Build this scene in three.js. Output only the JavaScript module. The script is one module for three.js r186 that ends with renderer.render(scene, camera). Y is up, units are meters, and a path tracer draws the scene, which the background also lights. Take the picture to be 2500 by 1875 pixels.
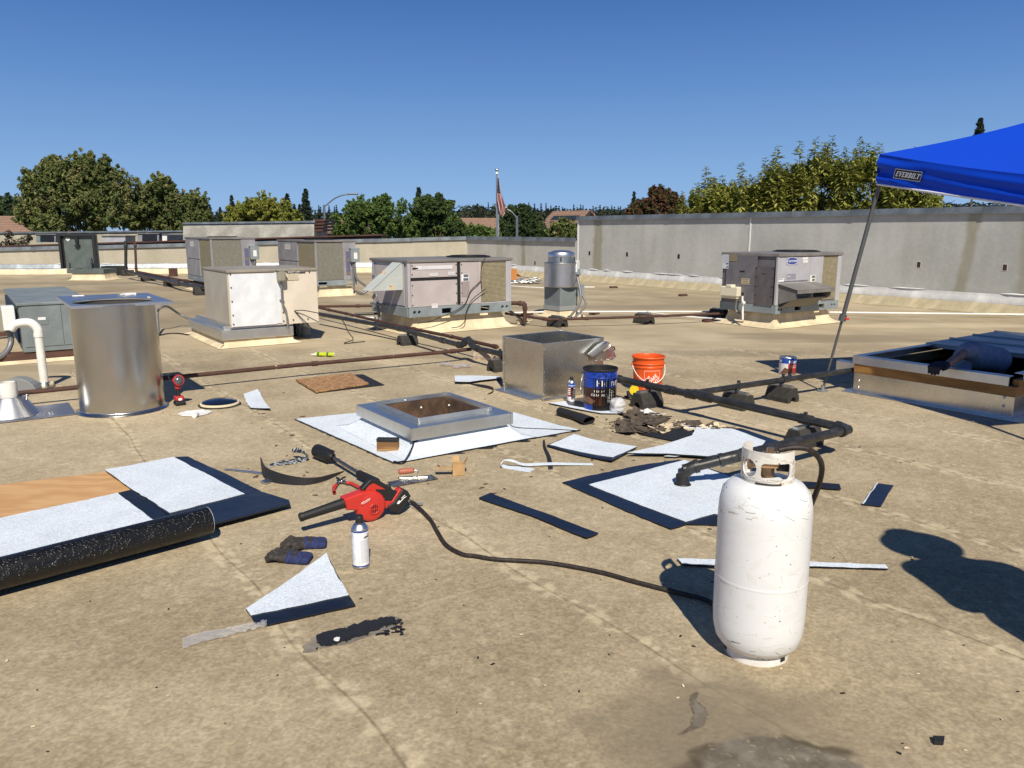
import * as THREE from 'three';
import { mergeGeometries, mergeVertices, toCreasedNormals } from 'three/addons/utils/BufferGeometryUtils.js';
import { RoundedBoxGeometry } from 'three/addons/geometries/RoundedBoxGeometry.js';
import { MarchingCubes } from 'three/addons/objects/MarchingCubes.js';

// ---------------------------------------------------------------- camera, sky, sun, exposure
const F = 1900, CX = 1250, CY = 937.5, YH = 565, H = 1.43;         // photograph pixels (2500 x 1875), eye height in metres
const PITCH = Math.atan((CY - YH) / F), CP = Math.cos(PITCH), SP = Math.sin(PITCH);
const scene = new THREE.Scene();
const camera = new THREE.PerspectiveCamera(2 * Math.atan(CY / F) * 180 / Math.PI, 4 / 3, 0.05, 2000);
camera.position.set(0, H, 0); camera.rotation.x = -PITCH;
const renderer = new THREE.WebGLRenderer();
renderer.toneMapping = THREE.LinearToneMapping; renderer.toneMappingExposure = 1.06;
renderer.shadowMap.enabled = true;
const SUN_AZ = 9 * Math.PI / 180, SUN_EL = 46 * Math.PI / 180;
const SUN = new THREE.Vector3(Math.sin(SUN_AZ) * Math.cos(SUN_EL), Math.sin(SUN_EL), Math.cos(SUN_AZ) * Math.cos(SUN_EL));
{
  const sun = new THREE.DirectionalLight(new THREE.Color().setRGB(1, 0.925, 0.79), 4.9);
  sun.position.copy(SUN).multiplyScalar(60); sun.castShadow = true; sun.shadow.mapSize.set(4096, 4096); sun.shadow.radius = 1;
  Object.assign(sun.shadow.camera, { left: -40, right: 40, top: 40, bottom: -40, near: 1, far: 200 });
  scene.add(sun); scene.add(sun.target);
  const W = 64, HH = 512, data = new Float32Array(W * HH * 4);      // clear sky: pale at the horizon, deep blue above
  const key = [[-90, .26, .3, .34], [-2, .31, .45, .68], [0, .31, .475, .72], [2.5, .26, .44, .715], [6, .185, .35, .64], [10, .115, .255, .555], [15, .066, .17, .445], [25, .04, .106, .3], [45, .032, .075, .19], [90, .026, .06, .15]];
  for (let j = 0; j < HH; j++) {
    const el = ((j + .5) / HH - .5) * 180;
    let k = 0; while (k < key.length - 2 && el > key[k + 1][0]) k++;
    const a = key[k], b = key[k + 1]; let t = Math.min(1, Math.max(0, (el - a[0]) / (b[0] - a[0])));
    for (let i = 0; i < W; i++) { const o = (j * W + i) * 4; for (let c = 0; c < 3; c++) data[o + c] = a[c + 1] + (b[c + 1] - a[c + 1]) * t; data[o + 3] = 1; }
  }
  const sky = new THREE.DataTexture(data, W, HH, THREE.RGBAFormat, THREE.FloatType);
  sky.mapping = THREE.EquirectangularReflectionMapping; sky.magFilter = sky.minFilter = THREE.LinearFilter; sky.needsUpdate = true;
  scene.background = sky; scene.environment = sky;
}

// ---------------------------------------------------------------- helpers: pixels to places
const V = (x, y, z) => new THREE.Vector3(x, y, z);
const ray = ([x, y]) => { const a = (x - CX) / F, b = -(y - CY) / F; return V(a, b * CP - SP, -(CP + b * SP)); };
const G = (p, h = 0) => { const d = ray(p), t = (h - H) / d.y; return V(d.x * t, h, d.z * t); };             // where the pixel meets the level h
const DZ = (p, z) => { const d = ray(p), t = z / d.z; return V(d.x * t, d.y * t + H, z); };                  // where it meets the plane at depth z
const solve = (P, d, px, c) => { // t such that P + t d appears at pixel column (c=0) or row (c=1)
  const f = (Q, w) => { const Y = Q.y - (w ? H : 0), dep = -Y * SP - Q.z * CP, up = Y * CP - Q.z * SP; return c ? [CY * 0 + -F * up, dep] : [F * Q.x, dep]; };
  const k = px - (c ? CY : CX), [n0, e0] = f(P, 1), [n1, e1] = f(d, 0); return (k * e0 - n0) / (n1 - k * e1);
};
const TH = 35.1 * Math.PI / 180;                                     // the building's grid is turned this much
const A = V(-Math.sin(TH), 0, -Math.cos(TH)), B = V(Math.cos(TH), 0, -Math.sin(TH)), UP = V(0, 1, 0);
const REG = { 1: [0, 350, .2893], 2: [600, 400, .2893], 3: [1200, 400, .2893], 4: [1860, 280, .2893], 5: [0, 680, .2893], 6: [440, 600, .2893], 7: [1080, 780, .2893], 8: [1700, 780, .3617],
  a: [0, 1080, .3255], b: [520, 1050, .2893], c: [680, 1080, .1718], d: [1140, 1080, .2893], e: [1600, 1040, .3618], f: [2000, 1200, .4068], g: [400, 1330, .2893], h: [1400, 1550, .4973],
  A: [1340, 840, .1356], B: [2060, 780, .1989], C: [380, 870, .1447], D: [0, 760, .1808], E: [1440, 980, .20796], F: [1750, 600, .14014], H: [860, 900, .2622], I: [1080, 760, .14467] };
const q = (r, x, y) => [REG[r][0] + REG[r][2] * x, REG[r][1] + REG[r][2] * y];
const qs = (r, ...xy) => { const o = []; for (let i = 0; i < xy.length; i += 2) o.push(q(r, xy[i], xy[i + 1])); return o; };
const facePlane = (O, dir) => (p) => { // pixel -> [along dir, up] on the vertical plane through O
  const d = ray(p), n = V(dir.z, 0, -dir.x), t = (O.x * n.x + O.z * n.z) / (d.x * n.x + d.z * n.z), X = d.multiplyScalar(t).add(V(0, H, 0)).sub(O); return [X.dot(dir), X.y]; };

// ---------------------------------------------------------------- helpers: random, noise, textures
let seed = 7; const srand = (s) => { seed = s; };
const rnd = (a = 1, b) => { seed = (seed + 0x6d2b79f5) | 0; let t = Math.imul(seed ^ (seed >>> 15), 1 | seed); t = (t + Math.imul(t ^ (t >>> 7), 61 | t)) ^ t; const r = ((t ^ (t >>> 14)) >>> 0) / 4294967296; return b === undefined ? r * a : a + r * (b - a); };
const HT = new Float32Array(65536); for (let i = 0; i < 65536; i++) HT[i] = rnd();
const hash = (x, y) => HT[((x * 73 + y * 12289) ^ (y * 31 + (x << 7))) & 65535];
const vn = (x, y, P = 0) => { let ix = Math.floor(x), iy = Math.floor(y); const fx = x - ix, fy = y - iy, u = fx * fx * (3 - 2 * fx), v = fy * fy * (3 - 2 * fy); let jx = ix + 1, jy = iy + 1;
  if (P) { ix = ((ix % P) + P) % P; iy = ((iy % P) + P) % P; jx = ((jx % P) + P) % P; jy = ((jy % P) + P) % P; }
  const a = hash(ix, iy), b = hash(jx, iy), c = hash(ix, jy), d = hash(jx, jy); return a + (b - a) * u + (c - a + (a - b - c + d) * u) * v; };
const fbm = (x, y, o = 4, P = 0) => { let s = 0, a = .5, n = 0; for (let i = 0; i < o; i++) { s += a * vn(x, y, P); n += a; a *= .5; x = x * 2 + (P ? 0 : 17.3); y = y * 2 + (P ? 0 : 5.7); P *= 2; } return s / n; };
const sm = (a, b, x) => { const t = Math.min(1, Math.max(0, (x - a) / (b - a))); return t * t * (3 - 2 * t); };
const lin = (a, b, t) => a.map((v, i) => v + (b[i] - v) * t);
function tex(N, metres, fn, srgb = true) { // a tile, fn(u, v) -> sRGB triple 0..1
  const d = new Uint8Array(N * N * 4);
  for (let j = 0, o = 0; j < N; j++) for (let i = 0; i < N; i++, o += 4) { const c = fn(i / N, j / N); for (let k = 0; k < 3; k++) d[o + k] = Math.max(0, Math.min(255, (c[k] ?? c) * 255)); d[o + 3] = 255; }
  const t = new THREE.DataTexture(d, N, N); t.magFilter = t.minFilter = THREE.LinearFilter; t.wrapS = t.wrapT = THREE.RepeatWrapping; t.repeat.set(1 / metres, 1 / metres);
  if (srgb) t.colorSpace = THREE.SRGBColorSpace; t.needsUpdate = true; return t;
}
const gray = (N, m, fn) => tex(N, m, (u, v) => { const g = fn(u, v); return [g, g, g]; }, false);
function canvasTex(w, h, draw) { const c = document.createElement('canvas'); c.width = w; c.height = h; draw(c.getContext('2d'), w, h); const t = new THREE.CanvasTexture(c); t.colorSpace = THREE.SRGBColorSpace; t.magFilter = THREE.LinearFilter; return t; }
const tinted = (m, o) => { if (o?.map?.tint) m.color.setRGB(...o.map.tint); return m; };
const std = (c, roughness = .6, metalness = 0, o = {}) => { const m = new THREE.MeshStandardMaterial({ roughness, metalness, side: THREE.DoubleSide, ...o }); if (c) Array.isArray(c) ? m.color.setRGB(...c) : m.color.set(c); return tinted(m, o); };
const phys = (c, o) => { const m = new THREE.MeshPhysicalMaterial({ side: THREE.DoubleSide, ...o }); if (c) Array.isArray(c) ? m.color.setRGB(...c) : m.color.set(c); return tinted(m, o); };

// ---------------------------------------------------------------- helpers: geometry, things and parts
const flat = (g) => { const r = g.index ? g.toNonIndexed() : g; for (const k of Object.keys(r.attributes)) if (!['position', 'normal', 'uv', 'color'].includes(k)) r.deleteAttribute(k); if (!r.attributes.normal) r.computeVertexNormals(); r.clearGroups(); return r; };
const uvMetres = (g) => { const p = g.attributes.position, n = g.attributes.normal, uv = new Float32Array(p.count * 2);
  for (let i = 0; i < p.count; i += 3) { let x = 0, y = 0, z = 0; for (let k = i; k < i + 3 && k < p.count; k++) { x += Math.abs(n.getX(k)); y += Math.abs(n.getY(k)); z += Math.abs(n.getZ(k)); }
    for (let k = i; k < i + 3 && k < p.count; k++) { uv[k * 2] = y >= x && y >= z ? p.getX(k) : x >= z ? p.getZ(k) : p.getX(k); uv[k * 2 + 1] = y >= x && y >= z ? p.getZ(k) : p.getY(k); } }
  g.setAttribute('uv', new THREE.BufferAttribute(uv, 2)); return g; };
const mv = (g, x = 0, y = 0, z = 0, rx = 0, ry = 0, rz = 0) => { g.applyMatrix4(new THREE.Matrix4().compose(V(x, y, z), new THREE.Quaternion().setFromEuler(new THREE.Euler(rx, ry, rz)), V(1, 1, 1))); return g; };
const box = (w, h, d, x = 0, y = 0, z = 0, rx = 0, ry = 0, rz = 0) => mv(new THREE.BoxGeometry(w, h, d), x, y, z, rx, ry, rz);        // centred
const rbox = (w, h, d, x = 0, y = 0, z = 0, r = .01, rx = 0, ry = 0, rz = 0) => mv(new RoundedBoxGeometry(w, h, d, 2, Math.min(r, w / 2.1, h / 2.1, d / 2.1)), x, y, z, rx, ry, rz);
const span = (x0, x1, y0, y1, z0, z1) => box(x1 - x0, y1 - y0, z1 - z0, (x0 + x1) / 2, (y0 + y1) / 2, (z0 + z1) / 2);
const rspan = (x0, x1, y0, y1, z0, z1, r = .006) => rbox(x1 - x0, y1 - y0, z1 - z0, (x0 + x1) / 2, (y0 + y1) / 2, (z0 + z1) / 2, r);
const cyl = (r0, r1, h, x = 0, y = 0, z = 0, rx = 0, ry = 0, rz = 0, n = 24, open = false) => mv(new THREE.CylinderGeometry(r1, r0, h, n, 1, open), x, y, z, rx, ry, rz);
const rod = (a, b, r, r2 = r, n = 12) => { const d = b.clone().sub(a), g = new THREE.CylinderGeometry(r2, r, d.length(), n); g.applyQuaternion(new THREE.Quaternion().setFromUnitVectors(UP, d.clone().normalize())); return mv(g, (a.x + b.x) / 2, (a.y + b.y) / 2, (a.z + b.z) / 2); };
const lathe = (pts, n = 48) => new THREE.LatheGeometry(pts.map(([x, y]) => new THREE.Vector2(x, y)), n);
const tube = (pts, r, seg = 60, n = 8, tension = .5) => new THREE.TubeGeometry(new THREE.CatmullRomCurve3(pts, false, 'catmullrom', tension), seg, r, n);
const ext = (pts, depth, o = {}) => { const s = new THREE.Shape(pts.map(([x, y]) => new THREE.Vector2(x, y))); for (const h of o.holes ?? []) s.holes.push(new THREE.Path(h.map(([x, y]) => new THREE.Vector2(x, y)))); return new THREE.ExtrudeGeometry(s, { depth, bevelEnabled: !!o.bevel, bevelSize: o.bevel ?? 0, bevelThickness: o.bevel ?? 0, bevelSegments: o.bs ?? 2, steps: 1, curveSegments: 12 }); };
const disc = (x, y, r, n = 24) => Array.from({ length: n }, (_, i) => [x + r * Math.cos(i / n * 2 * Math.PI), y + r * Math.sin(i / n * 2 * Math.PI)]);
// a thin slab lying level: outline of [x, z]
const slab = (pts, y0, t, o) => mv(ext(pts.map(([x, z]) => [x, -z]), t, o), 0, y0, 0, -Math.PI / 2);
const grid = (nu, nv, fn) => { const p = [], id = []; for (let j = 0; j <= nv; j++) for (let i = 0; i <= nu; i++) { const w = fn(i / nu, j / nv); p.push(w.x, w.y, w.z); }
  for (let j = 0; j < nv; j++) for (let i = 0; i < nu; i++) { const a = j * (nu + 1) + i, b = a + 1, c = a + nu + 1, d = c + 1; id.push(a, b, d, a, d, c); }
  const g = new THREE.BufferGeometry(); g.setAttribute('position', new THREE.Float32BufferAttribute(p, 3)); g.setIndex(id); g.computeVertexNormals(); const uv = []; for (let j = 0; j <= nv; j++) for (let i = 0; i <= nu; i++) uv.push(i / nu, j / nv); g.setAttribute('uv', new THREE.Float32BufferAttribute(uv, 2)); return g; };
const thick = (g, t) => { // give a grid a second side, t below along its normals, and closed rims
  const p = g.attributes.position, n = g.attributes.normal, N = p.count, pos = [], id = [...g.index.array];
  for (let i = 0; i < N; i++) pos.push(p.getX(i), p.getY(i), p.getZ(i)); for (let i = 0; i < N; i++) pos.push(p.getX(i) - n.getX(i) * t, p.getY(i) - n.getY(i) * t, p.getZ(i) - n.getZ(i) * t);
  const edges = new Map(), I = g.index.array; for (let k = 0; k < I.length; k += 3) { for (let e = 0; e < 3; e++) { const a = I[k + e], b = I[k + (e + 1) % 3], r = b + '_' + a; if (edges.has(r)) edges.delete(r); else edges.set(a + '_' + b, [a, b]); } id.push(I[k] + N, I[k + 2] + N, I[k + 1] + N); }
  for (const [a, b] of edges.values()) id.push(a, a + N, b, b, a + N, b + N);
  const o = new THREE.BufferGeometry(); o.setAttribute('position', new THREE.Float32BufferAttribute(pos, 3)); o.setIndex(id); o.setAttribute('uv', new THREE.Float32BufferAttribute(new Float32Array(N * 4), 2)); return toCreasedNormals(o, .9); };
const subdiv = (g, max) => { let a = [...flat(g).attributes.position.array]; for (let pass = 0; pass < 9; pass++) { const o = []; let cut = false; for (let i = 0; i < a.length; i += 9) { const v = [0, 3, 6].map((k) => [a[i + k], a[i + k + 1], a[i + k + 2]]), e = [0, 1, 2].map((k) => { const w = v[(k + 1) % 3]; return Math.hypot(v[k][0] - w[0], v[k][1] - w[1], v[k][2] - w[2]); }), m = e[0] >= e[1] && e[0] >= e[2] ? 0 : e[1] >= e[2] ? 1 : 2; if (e[m] > max) { cut = true; const p = v[m], q1 = v[(m + 1) % 3], r = v[(m + 2) % 3], c = p.map((x, k) => (x + q1[k]) / 2); o.push(...p, ...c, ...r, ...c, ...q1, ...r); } else o.push(...v[0], ...v[1], ...v[2]); } a = o; if (!cut) break; } const r = new THREE.BufferGeometry(); r.setAttribute('position', new THREE.Float32BufferAttribute(a, 3)); return r; };
const warp = (g, max, fn) => { const r = subdiv(g, max), p = r.attributes.position; for (let i = 0; i < p.count; i++) p.setY(i, p.getY(i) + fn(p.getX(i), p.getZ(i))); return toCreasedNormals(mergeVertices(r, 1e-5), .7); };
const counts = {}; const numbered = (n) => { const k = counts[n] = (counts[n] ?? -1) + 1; return k ? n + '_' + String(k).padStart(3, '0') : n; };
const join = (gs) => { const l = [].concat(gs).map(flat); return l.length > 1 ? mergeGeometries(l.map((g) => { const c = g.clone(); if (!c.attributes.uv) c.setAttribute('uv', new THREE.BufferAttribute(new Float32Array(c.attributes.position.count * 2), 2)); return c; })) : l[0]; };
function part(name, gs, mat, parent, keepUv = false) { const g = join(gs); if (!keepUv) uvMetres(g); const m = new THREE.Mesh(g, mat); m.name = name; m.castShadow = m.receiveShadow = true; parent.add(m); return m; }
const pieces = (name, gs, mat, parent) => gs.forEach((g) => part(name, g, mat, parent));
function thing(name, label, category, pos = V(0, 0, 0), turn = 0, group) { const o = new THREE.Group(); o.name = numbered(name); o.position.copy(pos); o.rotation.y = turn; o.userData = { label, category }; if (group) o.userData.group = group; scene.add(o); return o; }
function single(name, label, category, gs, mat, pos, turn, group, keepUv) { const m = part(numbered(name), gs, mat, scene, keepUv); if (pos) m.position.copy(pos); if (turn) m.rotation.y = turn; m.userData = { label, category }; if (group) m.userData.group = group; return m; }
function structure(name, gs, mat, keepUv) { const m = part(numbered(name), gs, mat, scene, keepUv); m.userData = { kind: 'structure' }; return m; }
function stuff(m) { m.userData.kind = 'stuff'; return m; }
const local = (O, turn) => { const c = Math.cos(turn), s = Math.sin(turn); return (P) => { const x = P.x - O.x, z = P.z - O.z; return V(x * c - z * s, P.y - O.y, x * s + z * c); }; };   // world -> a group's own axes
function bones(list, lo, hi, cell, k = .02) { // tapered capsules joined by a smooth minimum, meshed
  const c = lo.clone().add(hi).multiplyScalar(.5), half = Math.max(hi.x - lo.x, hi.y - lo.y, hi.z - lo.z) / 2 + cell * 2, N = Math.min(150, Math.ceil(2 * half / cell));
  const mc = new MarchingCubes(N, new THREE.MeshBasicMaterial(), false, false, 160000); mc.isolation = 0; const hs = N / 2;
  const L = list.map(([a, b, ra, rb = ra]) => { const ba = b.clone().sub(a); return [a, ba, Math.max(1e-9, ba.dot(ba)), ra, rb]; }), T = new Float64Array(L.length);
  for (let z = 0, i = 0; z < N; z++) { const pz = c.z + (z - hs) / hs * half; for (let y = 0; y < N; y++) { const py = c.y + (y - hs) / hs * half; for (let x = 0; x < N; x++, i++) { const px = c.x + (x - hs) / hs * half; let m = 1e9;
    for (let n = 0; n < L.length; n++) { const [a, ba, bb, ra, rb] = L[n], ax = px - a.x, ay = py - a.y, az = pz - a.z, dt = ax * ba.x + ay * ba.y + az * ba.z, h = dt <= 0 ? 0 : dt >= bb ? 1 : dt / bb, ex = ax - ba.x * h, ey = ay - ba.y * h, ez = az - ba.z * h, d = Math.sqrt(ex * ex + ey * ey + ez * ez) - ra - (rb - ra) * h; T[n] = d; if (d < m) m = d; }
    if (m > k * 3) { mc.field[i] = -m; continue; } let s = 0; for (let n = 0; n < L.length; n++) if (T[n] < m + k * 5) s += Math.exp((m - T[n]) / k); mc.field[i] = -(m - k * Math.log(s)); } } }
  mc.update(); const n = mc.count, pos = new Float32Array(n * 3); for (let i = 0; i < n; i++) { pos[i * 3] = c.x + mc.positionArray[i * 3] * half; pos[i * 3 + 1] = c.y + mc.positionArray[i * 3 + 1] * half; pos[i * 3 + 2] = c.z + mc.positionArray[i * 3 + 2] * half; }
  let g = new THREE.BufferGeometry(); g.setAttribute('position', new THREE.BufferAttribute(pos, 3)); g = mergeVertices(g, 1e-5); g.computeVertexNormals(); return g; }

// ---------------------------------------------------------------- materials
const S = (r, g, b) => [r / 255, g / 255, b / 255];
const N1 = gray(256, .5, (u, v) => fbm(u * 16, v * 16, 4, 16)), N2 = gray(256, 1.7, (u, v) => fbm(u * 6, v * 6, 5, 6));
const toLin = (x) => (x <= .04045 ? x / 12.92 : Math.pow((x + .055) / 1.055, 2.4)), MOT = {};
const mottled = (c0, c1, metres, oct = 5, P = 6, extra) => { // shared grey mottle, tinted by the material's colour
  if (extra) return tex(128, metres, (u, v) => extra(lin(c0, c1, sm(.25, .75, fbm(u * P, v * P, oct, P))), u, v));
  const a = c0.map(toLin), b = c1.map(toLin), ratio = (a[0] + a[1] + a[2]) / (b[0] + b[1] + b[2]), lo = [.94, .86, .74, .6, .45, .3].reduce((p, x) => (Math.abs(x - ratio) < Math.abs(p - ratio) ? x : p)), key = lo + '_' + (P > 7 ? 1 : 0);
  if (!MOT[key]) { const PP = P > 7 ? 10 : 6, e = (x) => 1.055 * Math.pow(x, 1 / 2.4) - .055; MOT[key] = tex(256, 1, (u, v) => { const g = e(lo + (1 - lo) * sm(.25, .75, .8 * fbm(u * PP, v * PP, 5, PP) + .2 * fbm(u * 64, v * 64, 2, 64))); return [g, g, g]; }); }
  const t = MOT[key].clone(); t.repeat.set(1 / metres, 1 / metres); t.tint = b; return t; };
const graTex = tex(512, .9, (u, v) => { const a = fbm(u * 180, v * 180, 2, 180), b = fbm(u * 9, v * 9, 3, 9); let g = .9 + (a - .5) * .2 + (b - .5) * .06; if (hash(Math.floor(u * 512), Math.floor(v * 512) + 77) > .982) g -= .25; return [g * .925, g * .962, g * 1.005]; });
const graBump = gray(512, .9, (u, v) => hash(Math.floor(u * 512), Math.floor(v * 512)));
const mGran = std(null, .95, 0, { map: graTex, bumpMap: graBump, bumpScale: .0012 });
const mBit = std([.009, .011, .018], .3, 0, { bumpMap: N1, bumpScale: .0012 });
const mBitDull = std([.016, .016, .018], .62, 0, { bumpMap: N1, bumpScale: .003 });
const mRoll = std(null, .33, 0, { map: tex(512, .55, (u, v) => { const w = Math.abs(fbm(u * 24, v * 60, 3, 24) - .5), k = sm(.02, 0, w) * sm(.45, .65, fbm(u * 5 + .3, v * 5, 2, 5)); const g = .075 + .11 * k; return [g, g, g * 1.05]; }), bumpMap: gray(512, .55, (u, v) => sm(.06, 0, Math.abs(fbm(u * 24, v * 60, 3, 24) - .5))), bumpScale: .002 });
const galvR = gray(256, .7, (u, v) => .8 + .25 * (fbm(u * 7, v * 7, 4, 7) - .4));
const galv = (c, r, b = .0007) => std(null, r, 1, { map: mottled(c.map((x) => x * .98), c, .5, 5, 8), roughnessMap: galvR, bumpMap: N2, bumpScale: b });
const mGalv = galv(S(222, 223, 220), .5), mGalvBox = galv(S(216, 215, 211), .34, .0001), mGalvOld = galv(S(178, 184, 186), .6), mGalvWhite = std(null, .5, .1, { map: mottled(S(222, 226, 232), S(240, 243, 247), .6), bumpMap: N2, bumpScale: .004 });
const mSteel = phys(null, { metalness: 1, roughness: .25, anisotropy: .5, anisotropyRotation: 0, map: mottled(S(186, 184, 180), S(194, 192, 188), .8, 3, 4), bumpMap: N2, bumpScale: .0005 });
const mAlu = std(null, .4, 1, { map: mottled(S(196, 200, 206), S(214, 216, 220), .5), bumpMap: N2, bumpScale: .0018 });
const paint = (c0, c1, r = .5, m = 1.1, P = 5) => std(null, r, 0, { map: mottled(c0, c1, m, 5, P), bumpMap: N2, bumpScale: .0008 });
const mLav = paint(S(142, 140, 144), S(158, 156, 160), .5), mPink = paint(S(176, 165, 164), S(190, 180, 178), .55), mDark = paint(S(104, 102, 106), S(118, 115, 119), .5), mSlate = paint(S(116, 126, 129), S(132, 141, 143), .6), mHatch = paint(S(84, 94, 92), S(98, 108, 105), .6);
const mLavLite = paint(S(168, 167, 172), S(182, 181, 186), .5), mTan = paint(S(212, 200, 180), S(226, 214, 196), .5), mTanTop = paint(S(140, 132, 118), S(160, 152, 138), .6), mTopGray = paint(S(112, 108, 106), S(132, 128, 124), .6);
const mRail = paint(S(120, 132, 138), S(146, 156, 160), .45), mScrew = std([.05, .05, .05], .5, .6);
const mCream = std(null, .8, 0, { map: mottled(S(206, 186, 148), S(236, 218, 182), .9, 5, 6), bumpMap: N2, bumpScale: .01 });
const mWoodDark = std(null, .8, 0, { map: tex(256, .8, (u, v) => lin(S(74, 50, 42), S(104, 74, 60), fbm(u * 4, v * 40, 3, 4))) });
const woodTex = (c0, c1, knots) => tex(512, 1.3, (u, v) => { const w = fbm(u * 3, v * 3, 3, 3) * knots, g = .5 + .5 * Math.sin((v * 60 + w * 22 + fbm(u * 5, v * 80, 2, 5) * 5)); return lin(c0, c1, sm(.1, .95, g * .55 + .45 * fbm(u * 6, v * 90, 3, 6))); });
const mWood = std(null, .7, 0, { map: woodTex(S(192, 148, 100), S(210, 168, 118), 1), bumpMap: N1, bumpScale: .0012 });
const mWoodTrim = std(null, .7, 0, { map: woodTex(S(138, 98, 48), S(164, 120, 64), .5) });
const mPipeBlk = std(null, .38, 0, { map: mottled(S(36, 36, 38), S(58, 58, 58), .4, 4, 6), bumpMap: N1, bumpScale: .0006 });
const mRust = std(null, .75, 0, { map: tex(256, .45, (u, v) => { const n = fbm(u * 8, v * 8, 4, 8); let c = lin(S(60, 40, 34), S(98, 66, 54), n); if (fbm(u * 9 + 3, v * 9, 3, 9) > .8) c = S(170, 156, 140); return c; }), bumpMap: N1, bumpScale: .0015 });
const mPvc = std(null, .4, 0, { map: mottled(S(224, 222, 212), S(242, 240, 232), .4) });
const mFoamBlk = std(null, .85, 0, { map: mottled(S(44, 44, 42), S(62, 60, 56), .25, 4, 8), bumpMap: N1, bumpScale: .003 });
const mFoamTan = std(null, .85, 0, { map: mottled(S(176, 150, 128), S(206, 184, 162), .25), bumpMap: N1, bumpScale: .003 });
const mRed = std([.56, .035, .025], .38), mRedDark = std([.42, .03, .03], .5), mBlk = std([.014, .014, .015], .55), mBlkGloss = std([.01, .01, .011], .28), mWhite = std([.8, .8, .78], .5), mGrayPl = std([.22, .23, .23], .5);
const coilTex = (c0, c1) => tex(512, .8, (u, v) => { const l = .5 + .5 * Math.sin(v * 2 * Math.PI * 42), n = fbm(u * 22, v * 10, 3, 22), d = fbm(u * 60 + 9, v * 60, 2, 60); let c = lin(c0, c1, .25 * l + .45 * n + .3 * d); if (d > .72) c = lin(c, c0.map((x) => x * .7), .6); return c; });
const mCoil = std(null, .85, 0, { map: coilTex(S(120, 112, 88), S(168, 158, 130)), bumpMap: gray(256, .4, (u, v) => .5 + .5 * Math.sin(v * 2 * Math.PI * 21)), bumpScale: .004 });
const mCoil2 = std(null, .85, 0, { map: coilTex(S(112, 110, 100), S(146, 144, 132)), bumpMap: gray(256, .4, (u, v) => .5 + .5 * Math.sin(v * 2 * Math.PI * 21)), bumpScale: .004 });
const mCable = std([.012, .012, .012], .5), mCond = std([.2, .2, .2], .45, .3), mGlass = phys([1, 1, 1], { transmission: 1, roughness: .05, thickness: 0, ior: 1.45 });
const mClear = phys([.96, .97, 1], { transmission: .92, roughness: .18, thickness: 0, ior: 1.4 });
const mCard = std(null, .85, 0, { map: mottled(S(176, 136, 88), S(204, 166, 116), .3) });
const sticker = (w, h, draw, r = .5) => std(null, r, 0, { map: canvasTex(w, h, draw) });
const print = (g, w, h, lines, ink) => { g.fillStyle = ink; srand(lines * 7 + w); for (let i = 0; i < lines; i++) { const y = h * (.1 + .84 * i / lines); let x = w * .08; while (x < w * .88) { const l = rnd(w * .03, w * .16); g.fillRect(x, y, l, Math.max(1, h * .35 / lines)); x += l + w * .03; } } };
const plainLabel = (c, ink, lines, w = 64, h = 64) => sticker(w, h, (g) => { g.fillStyle = c; g.fillRect(0, 0, w, h); print(g, w, h, lines, ink); });

// ---------------------------------------------------------------- the roof: walked-on tan cap sheet
const CORN = G([1141, 680]), WALL0 = G([1408, 684]);
const SKN = G(q('H', 560, 672), .1), skW = solve(SKN, B, q('H', 1495, 0)[0], 0), skD = solve(SKN, A, q('H', 38, 0)[0], 0), CB = G(q('B', 110, 880)), cbL = solve(CB, A.clone().negate(), q('B', 2062, 0)[0], 0), cbT = solve(CB, UP, q('B', 0, 442)[1], 1), cbD = solve(V(CB.x, cbT, CB.z), B, q('B', 1870, 0)[0], 0);   // the two openings: skylight curb and equipment curb
const alongA = (P) => P.x * A.x + P.z * A.z, alongB = (P) => P.x * B.x + P.z * B.z;
const seamPts = [[521, 1321], [1140, 1329], [2000, 1444], [319, 1106], [300, 1130]].map((p) => alongB(G(p)));
const S0 = seamPts[0], SD = .985;                                     // lap seams run along the grid about a metre apart
const crossSeams = [[G([1040, 1488]), G([700, 1600])], [G([1273, 1404]), G([1030, 1490])], [G([0, 1142]), G([319, 1106])], [G([0, 1100]), G([300, 1072])], [G([2260, 1090]), G([2020, 1165])]].map(([a, b]) => [alongA(a), Math.min(alongB(a), alongB(b)), Math.max(alongB(a), alongB(b))]);
const pudP = G([1880, 1800]), pudQ = G([1690, 1690]), greyP = G([1640, 1655]);
const PONDS = [[-9, -16, 4, .9, .5], [-13, -19, 5, .8, .5], [-6, -12.2, 2.4, .5, .45], [2.6, -15, 2.6, .7, .5], [4.6, -10.6, 2.2, .5, .5], [.8, -10.2, 1.6, .4, -.4], [6.5, -12, 2, .4, -.45], [1.2, -13.2, 2, .4, .4], [-4.4, -8.2, 1.4, .35, .4], [2.6, -9.2, 1.5, .3, .45], [-2.5, -10.6, 1.2, .35, -.4], [-11, -22, 6, .7, .5], [5, -17, 2.4, .5, .4], [-1.2, -8.6, 1.2, .25, -.4], [6.4, -9.4, 2, .4, .4]];
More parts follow.
